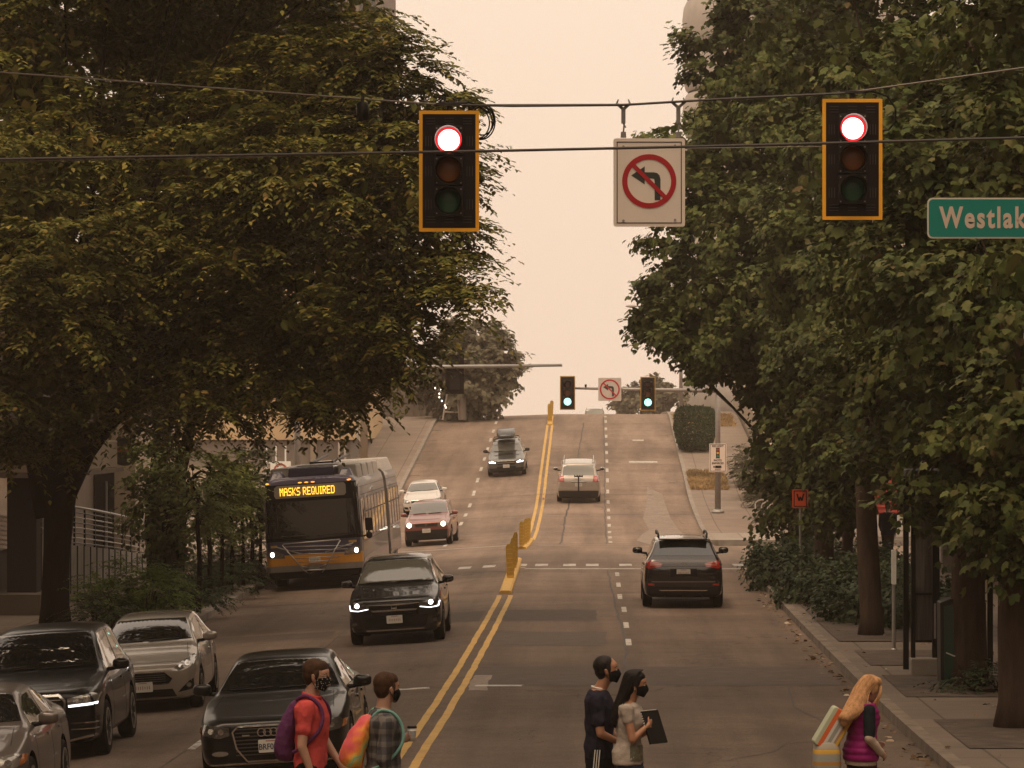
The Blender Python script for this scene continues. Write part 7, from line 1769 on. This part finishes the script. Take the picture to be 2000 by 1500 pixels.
def longhair(t, T, M3, m, back, seed, blond=False):
    def hc(b):
        b.ell(T((-.022,0,.045)), (.103,.088,.090), 22, 16, M3); b.ell(T((.025,0,.062)), (.062,.072,.060), 18, 12, M3)
        b.ell(T((-.055,0,-.03)), (.065,.080,.10), 18, 12, M3)
        for sg in (-1, 1): b.ell(T((.0, sg*.070, .02)), (.05,.022,.06), 12, 8, M3)
        for (c_, r_) in back: b.ell(T(c_), tuple(q_*.93 for q_ in r_), 16, 12, M3)
    o = remesh([hc], 'hair', m, t, .008, 2)
    rg = random.Random(seed); b = MB(); N_ = 620 if blond else 420
    cs = [((-.022,0,.045),(.105,.090,.090))]+list(back)
    for k in range(N_):
        ph = rg.uniform(-1.9, 1.9) if not blond else rg.uniform(-2.35, 2.35); part = rg.uniform(-.02, .06)
        pts = [T((part, .012*math.sin(ph), .134+rg.uniform(0,.003)))]
        for q_ in (.45, .85): pts.append(T((-.022*q_+part*(1-q_)-.105*math.cos(ph)*math.sin(q_*1.35)*1.0, .091*math.sin(ph)*math.sin(q_*1.5), .045+.093*math.cos(q_*1.45))))
        ln = rg.uniform(.72, 1.0); kk = rg.uniform(1.0, 1.07); nb = len(back)
        for i_, (c_, r_) in enumerate(back):
            if i_/nb > ln: break
            f_ = max(.25, 1-.0*i_); side = -math.cos(ph) if abs(ph) < 1.75 else .35
            pts.append(T((c_[0]+r_[0]*side*kk, c_[1]+r_[1]*math.sin(ph)*kk*f_, c_[2]+rg.uniform(-.008,.008))))
        c_, r_ = back[-1]; L_c = pts[-1]; pts.append(L_c+(L_c-pts[-2])*rg.uniform(.15, .55))
        pts = sm(pts, 3); n_ = len(pts); r0_ = rg.uniform(.0028, .0042)
        b.tube(pts, [r0_*(1 if i_ < n_-4 else (n_-i_)/4.5) for i_ in range(n_)], 4)
    b.build('hair_strands', m, o, smooth=True); return o
longhair(t, T, M3, M_hblack, [((-.085,0,-.10),(.070,.088,.12)), ((-.125,-.01,-.22),(.065,.100,.12)), ((-.155,-.02,-.33),(.050,.095,.10))], 4)
b = MB(); b.ell(T((.004,-.086,-.048)), (.006,.004,.008), 8, 6); b.build('earring', M_chrome, t)
shirt(t, TT, cloth('pale_grey_top', (.34,.29,.25), .08), (aR, aL), .022, .30, .84, disp=.030, rk=.92)
M_pr = mat('print_patch_mat', (.12,.11,.075), .8, var=.5, scale=20)
b = MB(); rows = []
for zz in np.linspace(.875, 1.02, 5): rows.append([(.150*math.cos(a_), .195*math.sin(a_), zz) for a_ in np.linspace(-1.35, -.45, 7)])
b.grid(rows); b.build('printed_patch', M_pr, t, smooth=True)
trousers(t, Lg, cloth('blue_jeans', (.040,.055,.085)), .80, .006, .92, 'jeans'); shoes(Lg, t, M_black)
c = thing('clipboard', 'black clipboard with a pale squared page held against the chest of the woman in grey', 'clipboard', t.location); c.rotation_euler = t.rotation_euler; c.scale = t.scale
Mc = Matrix.Translation((.228,-.02,1.175)) @ Matrix.Rotation(math.radians(-32), 4, 'Z') @ Matrix.Rotation(math.radians(-22), 4, 'Y')
b = MB(); b.box((0,0,0), (.022,.24,.31)); b.build('board', M_black, c, xf=Mc)
b = MB(); b.box((-.014,0,.012), (.004,.215,.27)); b.box((0,-.005,.162), (.016,.21,.006)); b.build('paper', M_plate if 'M_plate' in globals() else M_white, c, xf=Mc)
b = MB()
for k in range(6): b.box((0,-.1215,.135-k*.022), (.016,.003,.010))
b.build('side_marks', M_white, c, xf=Mc)
# ---- blond woman
t = person_base('woman with long strawberry blond hair and a magenta quilted vest, head bowed', P(1683, 0, 32.8).x, 32.8, math.radians(24), .985)
Lg = legs(1, .88, .18, y=.08); TT = FT
aR = ((-.01,-.165,1.31), (-.04,-.225,1.06), (.10,-.19,.92), ((.10,-.19,.92), (.8,.45,-.5), (.1,-1,.3), (0,0,1), .5, .92))
aL = ((.0,.160,1.32), (.02,.21,1.07), (.16,.12,.97), ((.16,.12,.97), (.9,-.3,0), (.1,1,.3), (0,0,1), .6, .92))
T, M3, body = full_body(t, M_skin1, TT, Vector((.085,0,1.495)), .98, 0, math.radians(24), (aR, aL), Lg, (.0,0,1.37), rk=.9)
eyes(T, M3, t)
longhair(t, T, M3, M_hblond, [((-.070,0,-.05),(.075,.095,.11)), ((-.075,-.02,-.15),(.085,.115,.12)), ((-.115,-.06,-.25),(.075,.11,.12)), ((-.17,-.09,-.34),(.055,.085,.11))], 6, True)
b = MB()
for k in range(26):
    sg = -1 if k % 2 else 1; r_ = random.Random(k); p0 = T((.055+r_.uniform(-.01,.02), sg*.06, .07)); p1 = T((.075+r_.uniform(-.01,.015), sg*(.078+r_.uniform(0,.012)), -.02)); p2 = T((.065+r_.uniform(-.02,.03), sg*.080, -.12)); p3 = T((.05+r_.uniform(-.03,.05), sg*.07, -.20))
    b.tube([p0, p1, p2, p3], [.006,.008,.007,.002], 5)
b.build('hair_front', M_hblond, t, smooth=True)
M_mag = cloth('magenta_quilted', (.24,.016,.12), .1, rough=.45, bump=.3)
def vest(b):
    secs = []; base = puff(FT, .024)
    for k in range(36):
        z = lerp_z = .84+k*(1.375-.84)/35; row = [np.interp(z, [s[0] for s in base], [s[i] for s in base]) for i in range(1, 5)]
        q = .010*abs(math.sin((z-.84)*math.pi/.062)); secs.append((z, row[0], row[1], row[2]+q, row[3]+q))
    torso(secs)(b)
remesh([vest], 'quilted_vest', M_mag, t, .007, 1)
b = MB(); 
for a_ in (aR, aL): remesh([limb([a_[0], a_[1]], [.062,.052])], 'dark_sleeve', cloth('dark_teal_sleeve', (.012,.016,.02)), t, .009, 2, .012)
for a_ in (aR, aL): remesh([limb([a_[1], a_[2]], [.054,.034])], 'pale_sleeve', cloth('cream_sleeve', (.46,.36,.28)), t, .008, 2, .02)
b = MB(); b.ring((0,0,0), .052, .074, .05, 28, 'z'); o = b.build('collar', M_mag, t, smooth=True); o.location = (.0,0,1.365)
o = remesh([torso([(.80,-.01,0,.128,.180),(.85,-.01,0,.130,.182)])], 'pale_hem', cloth('cream_sleeve', (.46,.36,.28)), t, .008, 1)
trousers(t, Lg, cloth('dark_leggings', (.03,.022,.018)), .78, .004, .9); shoes(Lg, t, M_black)
bgp = thing('striped_bag', 'striped tote bag in yellow, orange, grey and white carried behind the blond woman', 'bag', t.location); bgp.rotation_euler = (0,0,math.radians(4)); bgp.scale = t.scale
def stripemat(name, scale, cols, axis='X'):
    m = bpy.data.materials.new(name); m.use_nodes = True; n = m.node_tree; b = n.nodes['Principled BSDF']; L = n.links.new; b.inputs['Roughness'].default_value = .7
    tc_ = n.nodes.new('ShaderNodeTexCoord'); sp = n.nodes.new('ShaderNodeSeparateXYZ'); L(tc_.outputs['Object'], sp.inputs[0]); mr = n.nodes.new('ShaderNodeMapRange'); mr.inputs[1].default_value = scale[0]; mr.inputs[2].default_value = scale[1]; L(sp.outputs[axis], mr.inputs[0])
    cr_ = n.nodes.new('ShaderNodeValToRGB'); cr_.color_ramp.interpolation = 'CONSTANT'; L(mr.outputs[0], cr_.inputs[0]); e_ = cr_.color_ramp.elements; e_[0].color = (*cols[0][1], 1); e_[1].position = cols[1][0]; e_[1].color = (*cols[1][1], 1)
    for p_, c_ in cols[2:]: q_ = e_.new(p_); q_.color = (*c_, 1)
    L(cr_.outputs[0], b.inputs['Base Color']); return m
cw, cgry, cor, cye, cgr = (.58,.55,.50), (.30,.30,.27), (.62,.12,.03), (.62,.36,.05), (.42,.45,.32)
Mst = stripemat('bag_flap_stripes', (-.17,.17), [(0,cgry),(.10,cw),(.18,cgr),(.30,cor),(.42,cw),(.50,cgry),(.60,cw),(.66,(.35,.22,.15)),(.72,cye),(.92,cw)])
Msd = stripemat('bag_side_stripes', (-.20,.20), [(0,cgry),(.12,cye),(.20,cgry),(.36,(.45,.22,.05)),(.44,cgry),(.62,cye),(.72,(.30,.26,.2)),(.86,cgry)], 'Z')
Mb = Matrix.Translation((-.275,-.02,1.13)) @ Matrix.Rotation(math.radians(31), 4, 'Y')
b = MB(); b.rbox((0,0,0), (.215,.20,.40), .03, 4); o = b.build('bag_flap', Mst, bgp, bevel=.01, xf=Mb)
b = MB(); rows = []
for z, w_, d_ in ((-.19,.10,.09),(-.17,.125,.11),(-.05,.13,.12),(.06,.125,.115),(.16,.115,.10)): rows.append([(w_*math.copysign(abs(math.cos(a_))**.5, math.cos(a_)), d_*math.copysign(abs(math.sin(a_))**.5, math.sin(a_)), z) for a_ in np.linspace(0, 2*math.pi, 25)[:-1]])
b.grid(rows, closed=True); b.f += [tuple(range(24)), tuple(range(len(b.v)-24, len(b.v)))]; b.m += [0,0]
o = b.build('bag_body', Msd, bgp, smooth=True, xf=Matrix.Translation((-.33,-.02,.86)))
b = MB(); b.tube([(-.20,-.08,1.28),(-.10,-.12,1.36),(-.01,-.13,1.37),(.03,-.10,1.30)], .012, 6); b.build('strap', M_white, bgp, smooth=True)
# ---- small pedestrian under the maples
t = person_base('distant pedestrian in dark clothes walking under the maples on the right pavement', P(1734, 0, 99).x, 99, math.radians(80), .98); t.location.z += .15
Lg = legs(1, .90, .25); a1 = ((0,-.19,1.39),(-.08,-.22,1.12),(.05,-.21,.90),((.05,-.21,.90),(.3,0,-1),(0,-1,0),(1,0,0),.5)); a2 = ((0,.19,1.39),(.06,.22,1.12),(.2,.2,.95),((.2,.2,.95),(.4,0,-1),(0,1,0),(1,0,0),.5))
T, M3, body = full_body(t, M_skin1, MT, Vector((.03,0,1.655)), 1.0, 0, 0, (a1, a2), Lg, (0,0,1.46), .012); hair_cap(T, M3, t, M_hblack)
shirt(t, MT, cloth('dark_jacket', (.022,.02,.026)), (a1, a2), .03, 1.9, .84); trousers(t, Lg, cloth('brown_trousers', (.05,.036,.028)), .84); shoes(Lg, t, M_black)
# ------------------------------------------------------------------ haze
b = MB(); b.box((0, 460, 50), (1020, 1120, 200)); hz = bpy.data.materials.new('haze_mat'); hz.use_nodes = True; n = hz.node_tree; n.nodes.remove(n.nodes['Principled BSDF'])
pv = n.nodes.new('ShaderNodeVolumePrincipled'); pv.inputs['Color'].default_value = (.94,.80,.68,1); pv.inputs['Density'].default_value = .00042; pv.inputs['Anisotropy'].default_value = 0.2
n.links.new(pv.outputs[0], n.nodes['Material Output'].inputs['Volume'])
hzo = b.build('haze', hz); hzo['kind'] = 'stuff'; hzo['label'] = 'brown wildfire smoke haze filling the street'; hzo['category'] = 'haze'
